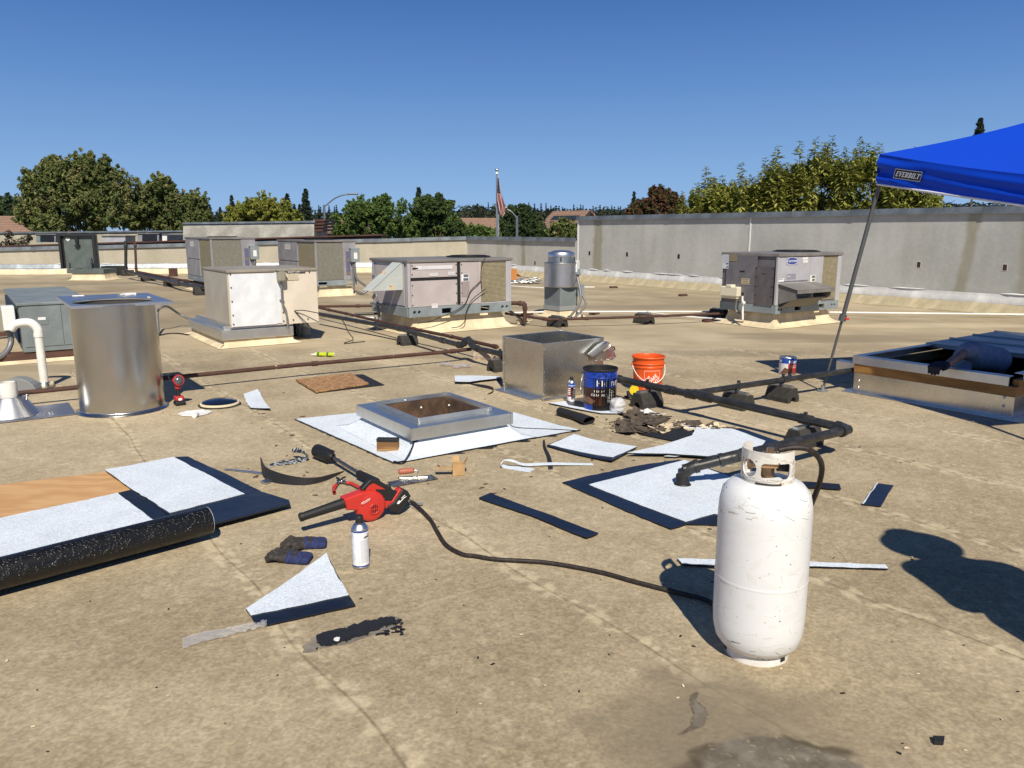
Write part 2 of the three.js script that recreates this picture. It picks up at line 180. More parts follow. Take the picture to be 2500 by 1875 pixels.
const roofBase = (x, z) => {
  const a = x * A.x + z * A.z, b = x * B.x + z * B.z;
  const big = fbm(x * .32 + 40, z * .5 + 9, 3), mid = fbm(a * 1.3 + 7, b * 1.9 + 31, 3), pat = fbm(x * 3.1 + 5, z * 3.7 + 80, 3);
  let t = .5 + (big - .5) * 1.25 + (mid - .5) * .75 + (pat - .5) * .5;
  let c = lin([.575, .517, .412], [.75, .686, .572], sm(-.25, 1.25, t));
  for (const [sx, sz, rx, rz, k] of PONDS) { const dx = (x - sx) / rx, dz = (z - sz) / rz; if (dx * dx + dz * dz < 4) { const e = Math.hypot(dx, dz) + (fbm(x * .7 + sx, z * 2.2 + sz, 4) - .5) * 1.3; c = lin(c, k > 0 ? [.45, .41, .335] : [.84, .775, .64], sm(1, .55, e) * Math.abs(k) * (.55 + .8 * (pat - .2))); } }   // dried ponds: dirt and paler rings
  c.push(pat, sm(.46, .62, fbm(x * 1.2 + 90, z * 1.2, 2)), sm(.5, .62, fbm(x * .9 + 4, z * .9 + 17, 2))); return c;
};
const roofFine = (c, x, z) => {
    const a = x * A.x + z * A.z, b = x * B.x + z * B.z, pat = c[3], area = c[4], crack = c[5]; c = c.slice(0, 3);
    const f1 = fbm(x * 26 + 3, z * 26, 2), f2 = vn(x * 150, z * 150), f3 = vn(x * 70 + 9, z * 70);
    const k = (f1 - .5) * .09 + (f2 - .5) * .16 + (f3 - .5) * .06; c = c.map((v, i) => v + k * [.95, .9, .78][i] * .95);
    if (area > 0) { const sc = Math.abs(fbm(a * 12 + 50, b * 12 + 4, 3) - .5), scr = sm(.016, .0, sc) * area * sm(.35, .6, f1) + sm(.7, .82, f3 * .5 + f1 * .5) * area * .8; c = lin(c, [.82, .765, .65], Math.min(1, scr) * .38); }
    if (crack > 0) { const crk = sm(.006, 0, Math.abs(fbm(x * 2.3 + 11, z * 2.3 + 70, 3) - .5)) * crack; c = lin(c, [.42, .36, .27], crk * .35); }
    let sb = (b + .012 * Math.sin(a * 3.1) + (vn(a * 2, b * .3) - .5) * .05 - S0) / SD, d = Math.abs(sb - Math.round(sb)) * SD; if (d < .08) { c = lin(c, [.45, .39, .3], sm(.007, .002, d) * (.4 + .5 * pat)); c = lin(c, [.85, .79, .66], sm(.045, .008, Math.abs(d - .022)) * sm(.4, .62, f1) * .45); }
    for (const [sa, b0, b1] of crossSeams) if (b > b0 - .02 && b < b1 + .02 && Math.abs(a - sa) < .08) { const e = Math.abs(a - sa + (fbm(b * 5, 3, 3) - .5) * .05); c = lin(c, [.78, .73, .61], sm(.012, .003, e) * .25); }
    // ponding residue at the bottom edge of the picture: grey silt with a dark tide line
    if (z > -3 && x > -.4 && x < 1.7) { const wx = (fbm(x * 4 + 2, z * 4, 4) - .5) * .5, wz = (fbm(x * 4 + 52, z * 4 + 9, 4) - .5) * .4, e0 = Math.hypot((x - .62 + wx) / .5, (z + 2.0 + wz) / .34), e1 = Math.min(Math.hypot((x - .74 + wx * .8) / .26, (z + 1.86 + wz * .5) / .13), Math.hypot((x - .5 + wx * .5 + (z + 2.1) * .5) / .02, (z + 2.1 + wz * .4) / .09));
    c = lin(c, [.47, .425, .35], sm(1.2, .45, e0) * .75 * (.45 + .9 * pat)); c = lin(c, [.43, .4, .35].map((w) => w + (f1 - .5) * .16 + (f2 - .5) * .06), sm(1.0, .9, e1) * .92); c = lin(c, [.27, .23, .17], sm(.14, .0, Math.abs(e1 - 1.0)) * sm(.35, .55, fbm(x * 8, z * 8 + 5, 3)) * .75);
    if (e1 < 1 && fbm(x * 70, z * 70, 2) > .8) c = lin(c, [.66, .6, .5], .6); }
  return c;
};
const worldTex = (N, x0, x1, z0, z1, fine) => { const M = fine ? 512 : 1, lo = []; if (fine) for (let j = 0; j <= M; j++) for (let i = 0; i <= M; i++) lo.push(roofBase(x0 + (x1 - x0) * i / M, z0 + (z1 - z0) * j / M));
  const t = tex(N, 1, (u, v) => { const x = x0 + (x1 - x0) * u, z = z0 + (z1 - z0) * v; if (!fine) return roofBase(x, z); const i = Math.floor(u * M), j = Math.floor(v * M), f = u * M - i, g = v * M - j, o = j * (M + 1) + i, A0 = lo[o], A1 = lo[o + 1], A2 = lo[o + M + 1], A3 = lo[o + M + 2], c = [0, 0, 0, 0, 0, 0]; for (let k = 0; k < 6; k++) c[k] = (A0[k] * (1 - f) + A1[k] * f) * (1 - g) + (A2[k] * (1 - f) + A3[k] * f) * g; return roofFine(c, x, z); }); t.wrapS = t.wrapT = THREE.ClampToEdgeWrapping; return t; };
const NR = [-4.6, 4.6, -9.6, -.9], FR = [-34, 26, -30, 8];
const roofBump = gray(512, 1.1, (u, v) => .6 * fbm(u * 60, v * 60, 3, 60) + .4 * fbm(u * 10, v * 10, 3, 10));
const nearMap = worldTex(1600, ...NR, true), farMap = worldTex(1024, ...FR, false);
const bumpNear = roofBump.clone(); bumpNear.repeat.set((NR[1] - NR[0]) / 1.1, (NR[3] - NR[2]) / 1.1); const bumpFar = roofBump.clone(); bumpFar.repeat.set((FR[1] - FR[0]) / 1.6, (FR[3] - FR[2]) / 1.6);
const mRoofN = std(null, .88, 0, { map: nearMap, bumpMap: bumpNear, bumpScale: .0035 }), mRoofF = std(null, .88, 0, { map: farMap, bumpMap: bumpFar, bumpScale: .006 });
{
  const corners = (O, d, n, a0, a1, b0, b1) => [[a0, b0], [a1, b0], [a1, b1], [a0, b1]].map(([a, b]) => [O.x + d.x * a + n.x * b, O.z + d.z * a + n.z * b]), holeS = corners(SKN, B, A, .08, skW - .08, .08, skD - .08), holeC = corners(CB, A.clone().negate(), B, .06, cbL - .1, .06, cbD - .06);
  const clip = (p, k, s) => p.flatMap((a, i) => { const b = p[(i + 1) % p.length], ia = s * (a[0] - k) <= 0, ib = s * (b[0] - k) <= 0, f = (k - a[0]) / (b[0] - a[0]), m = [k, a[1] + (b[1] - a[1]) * f]; return ia ? (ib ? [b] : [m]) : ib ? [m, b] : []; });
  const wallEnd = WALL0.clone().addScaledVector(A, -34), cornL = V(-34, 0, CORN.z - .5);
  const rect = (r) => [[r[0], r[2]], [r[1], r[2]], [r[1], r[3]], [r[0], r[3]]];
  const toWall = WALL0.clone().addScaledVector(A, solve(WALL0, A, 1141, 0) + .3);
  const outline = [[-34, 8], [wallEnd.x + .3, 8], [wallEnd.x + .3, wallEnd.z], [toWall.x, toWall.z], [-34, -25.6]];
  const mk = (g, R) => { g = flat(g); const p = g.attributes.position, uv = new Float32Array(p.count * 2); for (let i = 0; i < p.count; i++) { uv[i * 2] = (p.getX(i) - R[0]) / (R[1] - R[0]); uv[i * 2 + 1] = (p.getZ(i) - R[2]) / (R[3] - R[2]); } g.setAttribute('uv', new THREE.BufferAttribute(uv, 2)); return g; };
  const shp = (pts, holes = []) => { const s = new THREE.Shape(pts.map(([x, z]) => new THREE.Vector2(x, -z))); for (const h of holes) s.holes.push(new THREE.Path(h.map(([x, z]) => new THREE.Vector2(x, -z)))); return mv(new THREE.ShapeGeometry(s), 0, 0, 0, -Math.PI / 2); };
  const hN = clip(holeC, NR[1] - .003, 1), hF = clip(holeC, NR[1] + .003, -1), gN = mk(shp(rect(NR), [holeS, ...(hN.length > 2 ? [hN] : [])]), NR), gF = mk(shp(outline, [rect(NR), ...(hF.length > 2 ? [hF] : [])]), FR), g = mergeGeometries([gN, gF], true);
  const m = new THREE.Mesh(g, [mRoofN, mRoofF]); m.name = 'roof_deck'; m.userData = { kind: 'structure' }; m.receiveShadow = m.castShadow = true; scene.add(m);
}
// land around the building, one storey and a half below the roof
const LAND = -5.5;
structure('ground', box(900, .2, 900, 0, LAND - .1, -250), std(null, .95, 0, { map: mottled(S(92, 92, 76), S(128, 120, 98), 40, 5, 12) }));

// ---------------------------------------------------------------- parapets
const concTex = (c0, c1, len, hgt, stains, off = 0) => { const t = tex(1024, 1, (u, v) => { const x = u * len + off, y = v * hgt; let n = .5 + .75 * (fbm(x * 1.2, y * 1.1, 4) - .5) + .35 * (fbm(x * 5, y * .9 + 40, 4) - .5) + .35 * (fbm(x * 22, y * 22, 3) - .5); let c = lin(c0, c1, sm(0, 1, n));
  for (const [sx, w, lean, s] of stains) { const e = Math.abs(u * len - sx + lean * (1 - v) + (fbm(y * 3 + sx, 2, 2) - .5) * .05), fray = w * (.75 + .5 * fbm(y * 6, sx, 2)); c = lin(c, S(138, 132, 108), sm(fray, fray * .35, e) * s * (.55 + .6 * fbm(x * 9, y * 2, 3))); } return c; }); t.wrapS = t.wrapT = THREE.ClampToEdgeWrapping; return t; };
const mCoping = std(null, .5, .55, { map: mottled(S(120, 130, 138), S(150, 158, 164), 1.5), bumpMap: N2, bumpScale: .003 });
const mCant = std(null, .9, 0, { map: mottled(S(158, 146, 118), S(188, 174, 142), 1.1, 5, 8), bumpMap: N2, bumpScale: .01 });
const mFlash = std(null, .55, .2, { map: mottled(S(204, 204, 200), S(232, 230, 224), 1.2) });
function parapet(label, P0, P1, h0, h1, c0, c1, stains, joints, o = {}) { // from P0 to P1 seen with the roof on its near side; parts in the wall's own axes
  const d = P1.clone().sub(P0), L = d.length(), turn = Math.atan2(-d.z, d.x), t = thing('parapet_wall', label, 'wall', P0, turn), T = .28, hm = Math.max(h0, h1);
  const g = flat(ext([[0, 0], [L, 0], [L, h1 - .06], [0, h0 - .06]], T)); mv(g, 0, 0, -T); const p = g.attributes.position, uv = new Float32Array(p.count * 2); for (let i = 0; i < p.count; i++) { uv[2 * i] = p.getX(i) / L; uv[2 * i + 1] = p.getY(i) / hm; } g.setAttribute('uv', new THREE.BufferAttribute(uv, 2));
  part('wall_face', g, std(null, .9, 0, { map: concTex(c0, c1, L, hm, stains, rnd(50)), bumpMap: N2, bumpScale: .004 }), t, true);
  const hh = (x) => h0 + (h1 - h0) * x / L, sl = Math.atan2(h1 - h0, L), cuts = [0, ...joints.filter((x) => x > .2 && x < L - .2), L];
  for (let i = 0; i < cuts.length - 1; i++) { const a = cuts[i], b = cuts[i + 1], w = b - a - .006; // folded metal caps, one per length
    const face = part('coping_cap', [mv(span(0, w, -.11, 0, .052, .06)), span(0, w, -.004, .012, -T - .06, .0515), span(0, w, -.1, -.005, -T - .06, -T - .052)], mCoping, t); face.position.set(a + .003, hh(a) + rnd(-.006, .006), 0); face.rotation.z = sl;
    if (i) { const s = part('coping_joint', [span(-.05, .05, -.113, .004, .0605, .066), span(-.05, .05, .0125, .018, -T - .04, .066)], mCoping, t); s.position.set(a, hh(a), 0); } }
  if (o.base !== false) { // turned-up membrane, metal counterflashing, blobs of sealant
    const wob = (x, k) => (fbm(x * 1.3 + k * 9, k, 3) - .5); const n = Math.ceil(L * 3);
    const sweep = (pr, k) => grid(n, pr.length - 1, (u, v) => { const x = u * L, q0 = pr[Math.round(v * (pr.length - 1))]; return V(x, q0[1] + wob(x, k + q0[1] * 7) * .03 * (q0[1] > .02 ? 1 : 0), q0[0] + wob(x, 3 + q0[1] * 5) * .03); });
    part('cant_strip', sweep([[.3, .004], [.2, .055], [.09, .16], [.045, .2], [.012, .21]], 1), o.cant ?? mCream, t);
    part('counterflashing', [grid(n, 3, (u, v) => V(u * L, [.34, .26, .24, .17][Math.round(v * 3)], [.01, .03, .075, .08][Math.round(v * 3)])), ], o.flash ?? mFlash, t);
    for (let i = 0; i < L / (o.seal ?? 1.1); i++) { const x = rnd(.1, L - .1), w = rnd(.2, .9), s = part('sealant_bead', grid(6, 3, (u, v) => V((u - .5) * w, (v - .35) * .03 * Math.sin(Math.PI * u) * rnd(.6, 1.3), .03 * Math.sin(Math.PI * v) * Math.sin(Math.PI * u))), mWhite, t); s.position.set(x, .345, .012); } }
  return t;
}
srand(31);
const H_TALL = 1.43 + 35 / F * 22.9, wx = (px, P = WALL0, d = A.clone().negate()) => solve(P, d, px, 0);
const LOWLEN = WALL0.clone().sub(CORN).length(), wdir = A.clone().negate(), WALLC = WALL0.clone().addScaledVector(A, solve(WALL0, A, 1141, 0));
const lowW = parapet('low grey stucco parapet joining the corner to the tall wall', WALLC, WALL0, 1.24, 1.23, S(168, 166, 158), S(198, 195, 186), [[solve(WALLC, wdir, 1277, 0), .16, 0, .7], [solve(WALLC, wdir, 1220, 0), .3, 0, .25]], [1247, 1278, 1315].map((p) => solve(WALLC, wdir, p, 0)), { cant: mCant });
const tallW = parapet('tall grey stucco wall with rust-brown stain streaks along the roof edge', WALL0, WALL0.clone().addScaledVector(wdir, 24), H_TALL, H_TALL, S(166, 167, 162), S(196, 196, 190), [[wx(1457), .26, .0, .8], [wx(2358), .15, .2, .6], [wx(1565), .12, 0, .15], [wx(2215), .3, 0, .1], [wx(2490), .2, 0, .4]], [1465, 1628, 1826, 2072, 2384].map((p) => wx(p)), { seal: .7, cant: mCant });
part('joint_strip', span(-.018, .018, .36, H_TALL - .11, .001, .012), mWhite, tallW).position.x = wx(1823);
part('joint_strip', span(-.03, .03, .3, H_TALL - .11, .001, .012), mWhite, tallW).position.x = .032;
for (const [px, py, red] of [[1438, 618, 0], [1529, 621, 0], [1654, 626, 0], [2233, 646, 1], [2440, 653, 1]]) { const x = wx(px), P = WALL0.clone().addScaledVector(wdir, x), y = solve(P, UP, py, 1); const h = part('anchor_pocket', [span(-.035, .035, -.055, .055, .001, .006)], red ? mRust : mBlk, tallW); h.position.set(x, y, 0); if (red) part('chipped_rim', ext([[-.048, -.064], [.02, -.062], [.042, -.056], [.04, .06], [-.02, .066], [-.046, .05]], .002, { holes: [[[-.034, -.054], [-.034, .054], [.034, .054], [.034, -.054]]] }), mWhite, h).position.z = .002; }
for (const [px, py] of [[1306, 642]]) { const x = solve(WALLC, wdir, px, 0), y = solve(WALLC.clone().addScaledVector(wdir, x), UP, py, 1); part('anchor_pocket', span(-.03, .03, -.05, .05, .001, .006), mBlk, lowW).position.set(x, y, 0); }
{ const P0 = V(-34, 0, CORN.z - .35), hC = 1.24, hL = .907, xL = G([0, 677]).x, slope0 = 0;
  const slope = (hC - hL) / (CORN.x - xL), L = CORN.x - P0.x + .2;
  const t = parapet('long low beige stucco parapet running behind the roof hatch', P0, V(WALLC.x + .02, 0, WALLC.z), hC - slope * L, hC, S(160, 154, 138), S(188, 181, 163), [[L - 4, .3, 0, .15], [L - 11, .4, 0, .2]], [0, 157, 463, 630, 885, 986].map((p) => solve(P0, V(1, 0, 0), p, 0)), { flash: std(null, .4, .7, { map: mottled(S(150, 160, 168), S(190, 198, 204), 1.2) }) });
  for (const px of [84]) part('joint_strip', span(-.03, .03, .36, .8, .001, .02), mCream, t).position.x = solve(P0, V(1, 0, 0), px, 0);
}
// ---------------------------------------------------------------- neighbouring roofs beyond the parapet
const pxQuad = (z, p, t) => { const c = p.map((w) => DZ(w, z)); return mv(ext(c.map((w) => [w.x, w.y]), t), 0, 0, z - t); };
const mBrown = std(null, .6, .1, { map: mottled(S(72, 46, 40), S(96, 64, 54), 1.4) });
{ const t = thing('roof_fascia', 'brown metal fascia of the lower wing beyond the beige parapet', 'roof edge', V(0, 0, 0));
  part('cap', pxQuad(-29, [[-150, 604], [933, 571.5], [933, 575], [-150, 608]].reverse(), 1.2), mBrown, t); part('fascia_board', pxQuad(-29.15, [[-150, 608], [933, 575], [930, 581], [-150, 617]].reverse(), .8), mBrown, t); part('lower_wall', pxQuad(-29.4, [[-150, 617], [928, 581], [928, 720], [-150, 760]].reverse(), .4), std(null, .9, 0, { map: mottled(S(140, 132, 114), S(164, 156, 136), 2) }), t); }
{ const t = thing('roof_block', 'raised pale grey stucco block standing above the brown fascia', 'wall', V(0, 0, 0)), z = -33, m = std(null, .9, 0, { map: mottled(S(158, 154, 144), S(192, 188, 178), 2.2, 5, 7) });
  part('wall_face', pxQuad(z, [[447, 547], [767, 543], [767, 640], [447, 640]].reverse(), 2.4), m, t);
  for (const [a, b] of [[445, 560], [560, 662], [662, 771]]) part('coping_cap', pxQuad(z + .06, [[a, 543 - (a - 445) / 80], [b - .6, 543 - (b - 445) / 80], [b - .6, 547.5 - (b - 445) / 80], [a, 547.5 - (a - 445) / 80]].reverse(), 2.5), mCoping, t);
  for (let i = 0; i < 4; i++) part('eave_board', pxQuad(z + .2, [[768, 536 + i * 8], [794 - i * 2, 535 + i * 8], [794 - i * 2, 540 + i * 8], [768, 541 + i * 8]].reverse(), 2), mBrown, t);
}
{ const t = thing('distant_parapet', 'far pale parapet of the neighbouring roof below the big trees', 'wall', V(0, 0, 0)), z = -40, m = std(null, .9, 0, { map: mottled(S(164, 156, 136), S(188, 180, 158), 2.2) });
  part('wall_face', pxQuad(z, [[-120, 571], [452, 565], [452, 660], [-120, 660]].reverse(), .4), m, t);
  for (let i = 0; i < 6; i++) { const a = -120 + i * 95.4, y = 568 - i * .95; part('coping_cap', pxQuad(z + .08, [[a, y], [a + 94.6, y - .95], [a + 94.6, y + 2.6], [a, y + 3.5]].reverse(), .55), mCoping, t); }
  const cabinet = (label, x0, x1, y0, y1, mm, grille) => { const b = thing('rooftop_cabinet', label, 'air unit'); part('cabinet', pxQuad(-37, [[x0, y0], [x1, y0], [x1, y1], [x0, y1]].reverse(), 1), mm, b); part('lid', pxQuad(-36.95, [[x0 - 1, y0 - 2], [x1 + 1, y0 - 2], [x1 + 1, y0], [x0 - 1, y0]].reverse(), 1.1), mTopGray, b); const w = x1 - x0; if (grille) for (let k = 0; k < 6; k++) part('louver', pxQuad(-36.96, [[x0 + w * .2, y0 + 2 + k * (y1 - y0 - 4) / 6], [x1 - w * .1, y0 + 2 + k * (y1 - y0 - 4) / 6], [x1 - w * .1, y0 + 3.2 + k * (y1 - y0 - 4) / 6], [x0 + w * .2, y0 + 3.2 + k * (y1 - y0 - 4) / 6]].reverse(), .04), mScrew, b); };
  cabinet('grey louvered cabinet with white end on the neighbouring roof, left of the hatch lid', 88, 136, 573, 592, mSlate, 1); cabinet('white cabinet with vent grille between the hatch and the grey block', 248, 306, 577, 594, mLavLite, 0); cabinet('dark louvered cabinet next to the grey block on the neighbouring roof', 336, 388, 571, 590, mLav, 1); cabinet('white louvered cabinet beside the dark one on the neighbouring roof', 396, 452, 573, 592, mWhite, 1);
}

// ---------------------------------------------------------------- trees
const mLeaf = phys([1, 1, 1], { vertexColors: true, roughness: .9, specularIntensity: .35, transmission: .25, thickness: 0 }), mBark = std(null, .95, 0, { map: mottled(S(74, 60, 48), S(112, 96, 80), .6, 4, 8), bumpMap: N1, bumpScale: .02 });
function leafCloud(pos, col, c, r, n, size, tones, flatY = 1) {
  for (let i = 0; i < n; i++) {
    const th = rnd(2 * Math.PI), cz = rnd(-1, 1), s = Math.sqrt(1 - cz * cz), k = r * Math.cbrt(rnd(.12, 1)), dx = s * Math.cos(th), dy = cz, dz = s * Math.sin(th);
    const p = V(c.x + dx * k, c.y + dy * k * flatY, c.z + dz * k), nn = V(dx + rnd(-.9, .9), dy + .5 + rnd(-.9, .9), dz + rnd(-.9, .9)).normalize(), u = V(rnd(-1, 1), rnd(-1, 1), rnd(-1, 1)).cross(nn).normalize(), v = nn.clone().cross(u), L = size * rnd(.6, 1.35), w = L * rnd(.32, .5);
    const a = p.clone().addScaledVector(u, -L), b = p.clone().addScaledVector(v, w).addScaledVector(nn, L * .15), d = p.clone().addScaledVector(v, -w).addScaledVector(nn, L * .15), e = p.clone().addScaledVector(u, L).addScaledVector(nn, -L * .2);
    pos.push(a.x, a.y, a.z, d.x, d.y, d.z, e.x, e.y, e.z, a.x, a.y, a.z, e.x, e.y, e.z, b.x, b.y, b.z);
    const t = tones[Math.floor(rnd(tones.length))], q1 = rnd(.75, 1.25); for (let m = 0; m < 6; m++) col.push(t[0] * q1, t[1] * q1, t[2] * q1);
  }
}
const leafGeo = (pos, col) => { const g = new THREE.BufferGeometry(); g.setAttribute('position', new THREE.Float32BufferAttribute(pos, 3)); g.setAttribute('color', new THREE.Float32BufferAttribute(col, 3)); g.computeVertexNormals(); return g; };
const addLeaves = (name, pos, col, t) => { const m = new THREE.Mesh(leafGeo(pos, col), mLeaf); m.name = name; m.castShadow = m.receiveShadow = true; t.add(m); return m; };
// lobes: [px, py, radius in px] at depth z; the trunk stands on the land below
function broadleaf(label, z, lobes, o = {}) {
  const s = -z / F * 1.0, tones = o.tones, W = lobes.map(([x, y, r]) => ({ c: DZ([x, y], z + rnd(-1, 1) * r * s * .7), r: r * s }));
  const cx = W.reduce((a, w) => a + w.c.x * w.r, 0) / W.reduce((a, w) => a + w.r, 0), t = thing(o.name ?? 'broadleaf_tree', label, 'tree', V(cx, LAND, z), 0, o.group), pos = [], col = [], limbs = [], O = t.position, low = Math.min(...W.map((w) => w.c.y - w.r)) - LAND;
  const fork = Math.max(1.2, low + .5), tr = Math.max(.12, Math.max(...W.map((w) => w.r)) * .06), L = o.leaf ?? .22;
  for (const w of W) { const C = w.c.clone().sub(O); limbs.push(rod(V(0, fork * .8, 0), C, tr * .45, tr * .12, 7)); const n = Math.max(10, Math.round((o.clumps ?? 12) * 3.2));
    for (let i = 0; i < n; i++) { // sprays of leaves that point outwards and upwards, ragged at the rim
      const th = rnd(2 * Math.PI), cz = rnd(-1, 1), sn = Math.sqrt(1 - cz * cz), d = V(sn * Math.cos(th), cz, sn * Math.sin(th)), k = w.r * Math.cbrt(rnd(.05, 1)), c = C.clone().addScaledVector(d, k * .95), up = d.clone().add(V(rnd(-.5, .5), .55 + rnd(.5), rnd(-.5, .5))).normalize(), len = w.r * rnd(.2, .42) * (k > w.r * .8 ? rnd(.9, 1.5) : 1), tone = tones[Math.floor(rnd(tones.length))];
      for (let m = 0; m < 3; m++) leafCloud(pos, col, c.clone().addScaledVector(up, len * (m - .6) * .7), Math.max(L * .9, w.r * rnd(.13, .22) * (1.15 - m * .25)), Math.round((o.density ?? 46) * .2), L, rnd() < .5 ? [tone] : tones, 1); if (rnd() < .25) limbs.push(rod(C, c, tr * .14, tr * .05, 5)); } }
  for (const [x, y, tall] of o.wands ?? []) { // long shoots carrying rosettes of drooping leaves
    const top = DZ([x, y], z + rnd(-1.5, 1.5)).sub(O), len = tall ? rnd(1.7, 2.3) : rnd(1, 1.9), bot = top.clone().add(V(rnd(-.25, .25), -len, rnd(-.25, .25))); limbs.push(rod(bot, top, .016, .006, 5));
    for (let k = 0; k < len / .13; k++) { const p = top.clone().lerp(bot, k * .13 / len), n = 5 + Math.round(rnd(3)), R = .2 + .16 * Math.min(1, k / 4); for (let m = 0; m < n; m++) { const a = rnd(6.283), el = rnd(-.35, .75) - k * .03, d = V(Math.cos(a) * Math.cos(el), Math.sin(el), Math.sin(a) * Math.cos(el)), sd = V(-Math.sin(a), 0, Math.cos(a)), l = R * rnd(.7, 1.2), w = l * .17, mid = p.clone().addScaledVector(d, l * .5), e = p.clone().addScaledVector(d, l).add(V(0, -l * .18, 0)), b1 = mid.clone().addScaledVector(sd, w), b2 = mid.clone().addScaledVector(sd, -w); pos.push(p.x, p.y, p.z, b2.x, b2.y, b2.z, e.x, e.y, e.z, p.x, p.y, p.z, e.x, e.y, e.z, b1.x, b1.y, b1.z); const t0 = tones[Math.floor(rnd(tones.length))], q1 = rnd(.8, 1.25); for (let c = 0; c < 6; c++) col.push(t0[0] * q1, t0[1] * q1, t0[2] * q1); } } }
  part('trunk', [rod(V(0, 0, 0), V(0, fork, 0), tr * 1.25, tr * .8, 9), ...limbs], mBark, t); addLeaves('crown', pos, col, t); return t;
}
function conifer(label, px, py, wpx, z, o = {}) {
  const top = DZ([px, py], z), w = wpx / F * -z / 2, hgt = top.y - LAND, t = thing('conifer_tree', label, 'tree', V(top.x, LAND, z), 0, o.group), pos = [], col = [], tones = o.tones ?? [[.03, .048, .03], [.04, .06, .036], [.05, .07, .042], [.022, .038, .025]];
  const len = Math.min(hgt * .93, w * (o.slim ?? 5)), lay = o.layers ?? 16;
  for (let i = 0; i < lay; i++) { const f = i / (lay - 1), y = hgt - len * f * .98, rr = w * ((o.tip ?? .1) + .92 * Math.pow(f, o.pow ?? .75)) * rnd(.8, 1.15), nb = 4 + Math.round(f * 5); for (let b = 0; b < nb; b++) { const a = rnd(2 * Math.PI), l = rr * rnd(.6, 1.1); for (let k = 0; k < 3; k++) { const q1 = (k + .6) / 3; leafCloud(pos, col, V(Math.cos(a) * l * q1, y - l * q1 * .22 + .03, Math.sin(a) * l * q1), l * .3 + w * .09, o.n ?? 9, (o.leaf ?? .22) * (w / 1.2), tones, .8); } } }
  part('trunk', rod(V(0, 0, 0), V(0, hgt * .98, 0), .04 * w + .12, .03, 7), mBark, t); addLeaves('crown', pos, col, t); return t;
}
srand(91);
const OLIVE = [[0.126, 0.142, 0.047], [0.168, 0.176, 0.055], [0.096, 0.119, 0.042], [0.204, 0.203, 0.078], [0.108, 0.135, 0.049], [0.24, 0.203, 0.091]], GRN = [[0.098, 0.163, 0.039], [0.13, 0.202, 0.047], [0.072, 0.124, 0.031], [0.156, 0.227, 0.058]], YGRN0 = [[0.192, 0.225, 0.043], [0.24, 0.263, 0.054], [0.144, 0.181, 0.036], [0.288, 0.294, 0.078], [0.168, 0.2, 0.038]], DKG = [[0.041, 0.07, 0.029], [0.058, 0.089, 0.036], [0.072, 0.106, 0.041]], REDL = [[0.105, 0.053, 0.03], [0.15, 0.075, 0.042], [0.075, 0.06, 0.03], [0.09, 0.098, 0.033], [0.18, 0.105, 0.045]];
for (const t of OLIVE) for (let k = 0; k < 3; k++) t[k] *= [1.1, 1.22, 1.1][k];
const YGRN = YGRN0.map(([r, g, b]) => [r * 1.32, g * 1.24, b * 1.15]);
broadleaf('large olive-green tree, the broadest one behind the neighbouring roof', -52, [[110, 475, 50], [90, 520, 45], [150, 440, 42], [130, 410, 22], [200, 430, 46], [190, 490, 55], [235, 420, 34], [270, 460, 46], [285, 510, 50], [225, 530, 45], [140, 545, 45], [65, 520, 18], [80, 440, 16]], { tones: OLIVE, leaf: .12, clumps: 26, density: 100 });
broadleaf('smaller olive tree with one round upper lobe, joined to the broad tree', -55, [[390, 455, 24], [392, 490, 36], [345, 490, 40], [340, 535, 38], [440, 505, 34], [480, 500, 26], [415, 545, 40], [470, 545, 34], [495, 530, 18]], { tones: OLIVE, leaf: .12, clumps: 24, density: 90 });
broadleaf('dark evergreen at the end of the tiled house roof', -85, [[10, 505, 28], [-25, 520, 34], [40, 520, 20]], { tones: DKG, leaf: .3, clumps: 14, density: 46 });
broadleaf('yellow-green round tree behind the pale grey block', -80, [[585, 525, 26], [615, 512, 24], [650, 508, 26], [690, 522, 28], [640, 540, 40], [580, 545, 28], [710, 540, 22]], { tones: YGRN, leaf: .17, clumps: 18, density: 80 });
broadleaf('bright green tree beside the tall street lamp', -58, [[848, 555, 34], [890, 520, 32], [930, 510, 28], [870, 515, 20], [965, 535, 38], [905, 560, 42], [990, 565, 30], [830, 570, 18], [950, 575, 34]], { tones: GRN, leaf: .13, clumps: 18, density: 90 });
broadleaf('green tree with a domed crown left of the flagpole', -60, [[1060, 500, 26], [1085, 515, 24], [1040, 520, 34], [1085, 550, 34], [1040, 565, 40], [1110, 550, 18], [1010, 560, 24], [1130, 572, 20]], { tones: GRN.concat(DKG), leaf: .13, clumps: 18, density: 90 });
broadleaf('low green shrub tree under the tiled roof by the flagpole', -62, [[1150, 572, 18], [1180, 570, 16], [1165, 585, 26], [1205, 582, 16]], { tones: GRN, leaf: .2, clumps: 10 });
broadleaf('dark leafy tree behind the second street lamp', -66, [[1245, 545, 24], [1270, 560, 30], [1300, 550, 22], [1250, 520, 14], [1280, 520, 16], [1235, 570, 20], [1320, 570, 18]], { tones: DKG.concat(GRN.slice(2, 3)), leaf: .14, clumps: 18, density: 80 });
broadleaf('olive shrub at the corner of the tall wall', -45, [[1372, 560, 22], [1395, 570, 18], [1350, 575, 16], [1380, 585, 24]], { tones: OLIVE, leaf: .16, clumps: 11 });
broadleaf('reddish-brown autumn tree above the tall wall', -50, [[1612, 475, 16], [1630, 485, 18], [1648, 500, 20], [1590, 500, 18], [1570, 510, 18], [1610, 515, 26], [1655, 520, 18], [1545, 518, 14], [1595, 468, 8]], { tones: REDL, leaf: .12, clumps: 15, density: 60 });
srand(12);
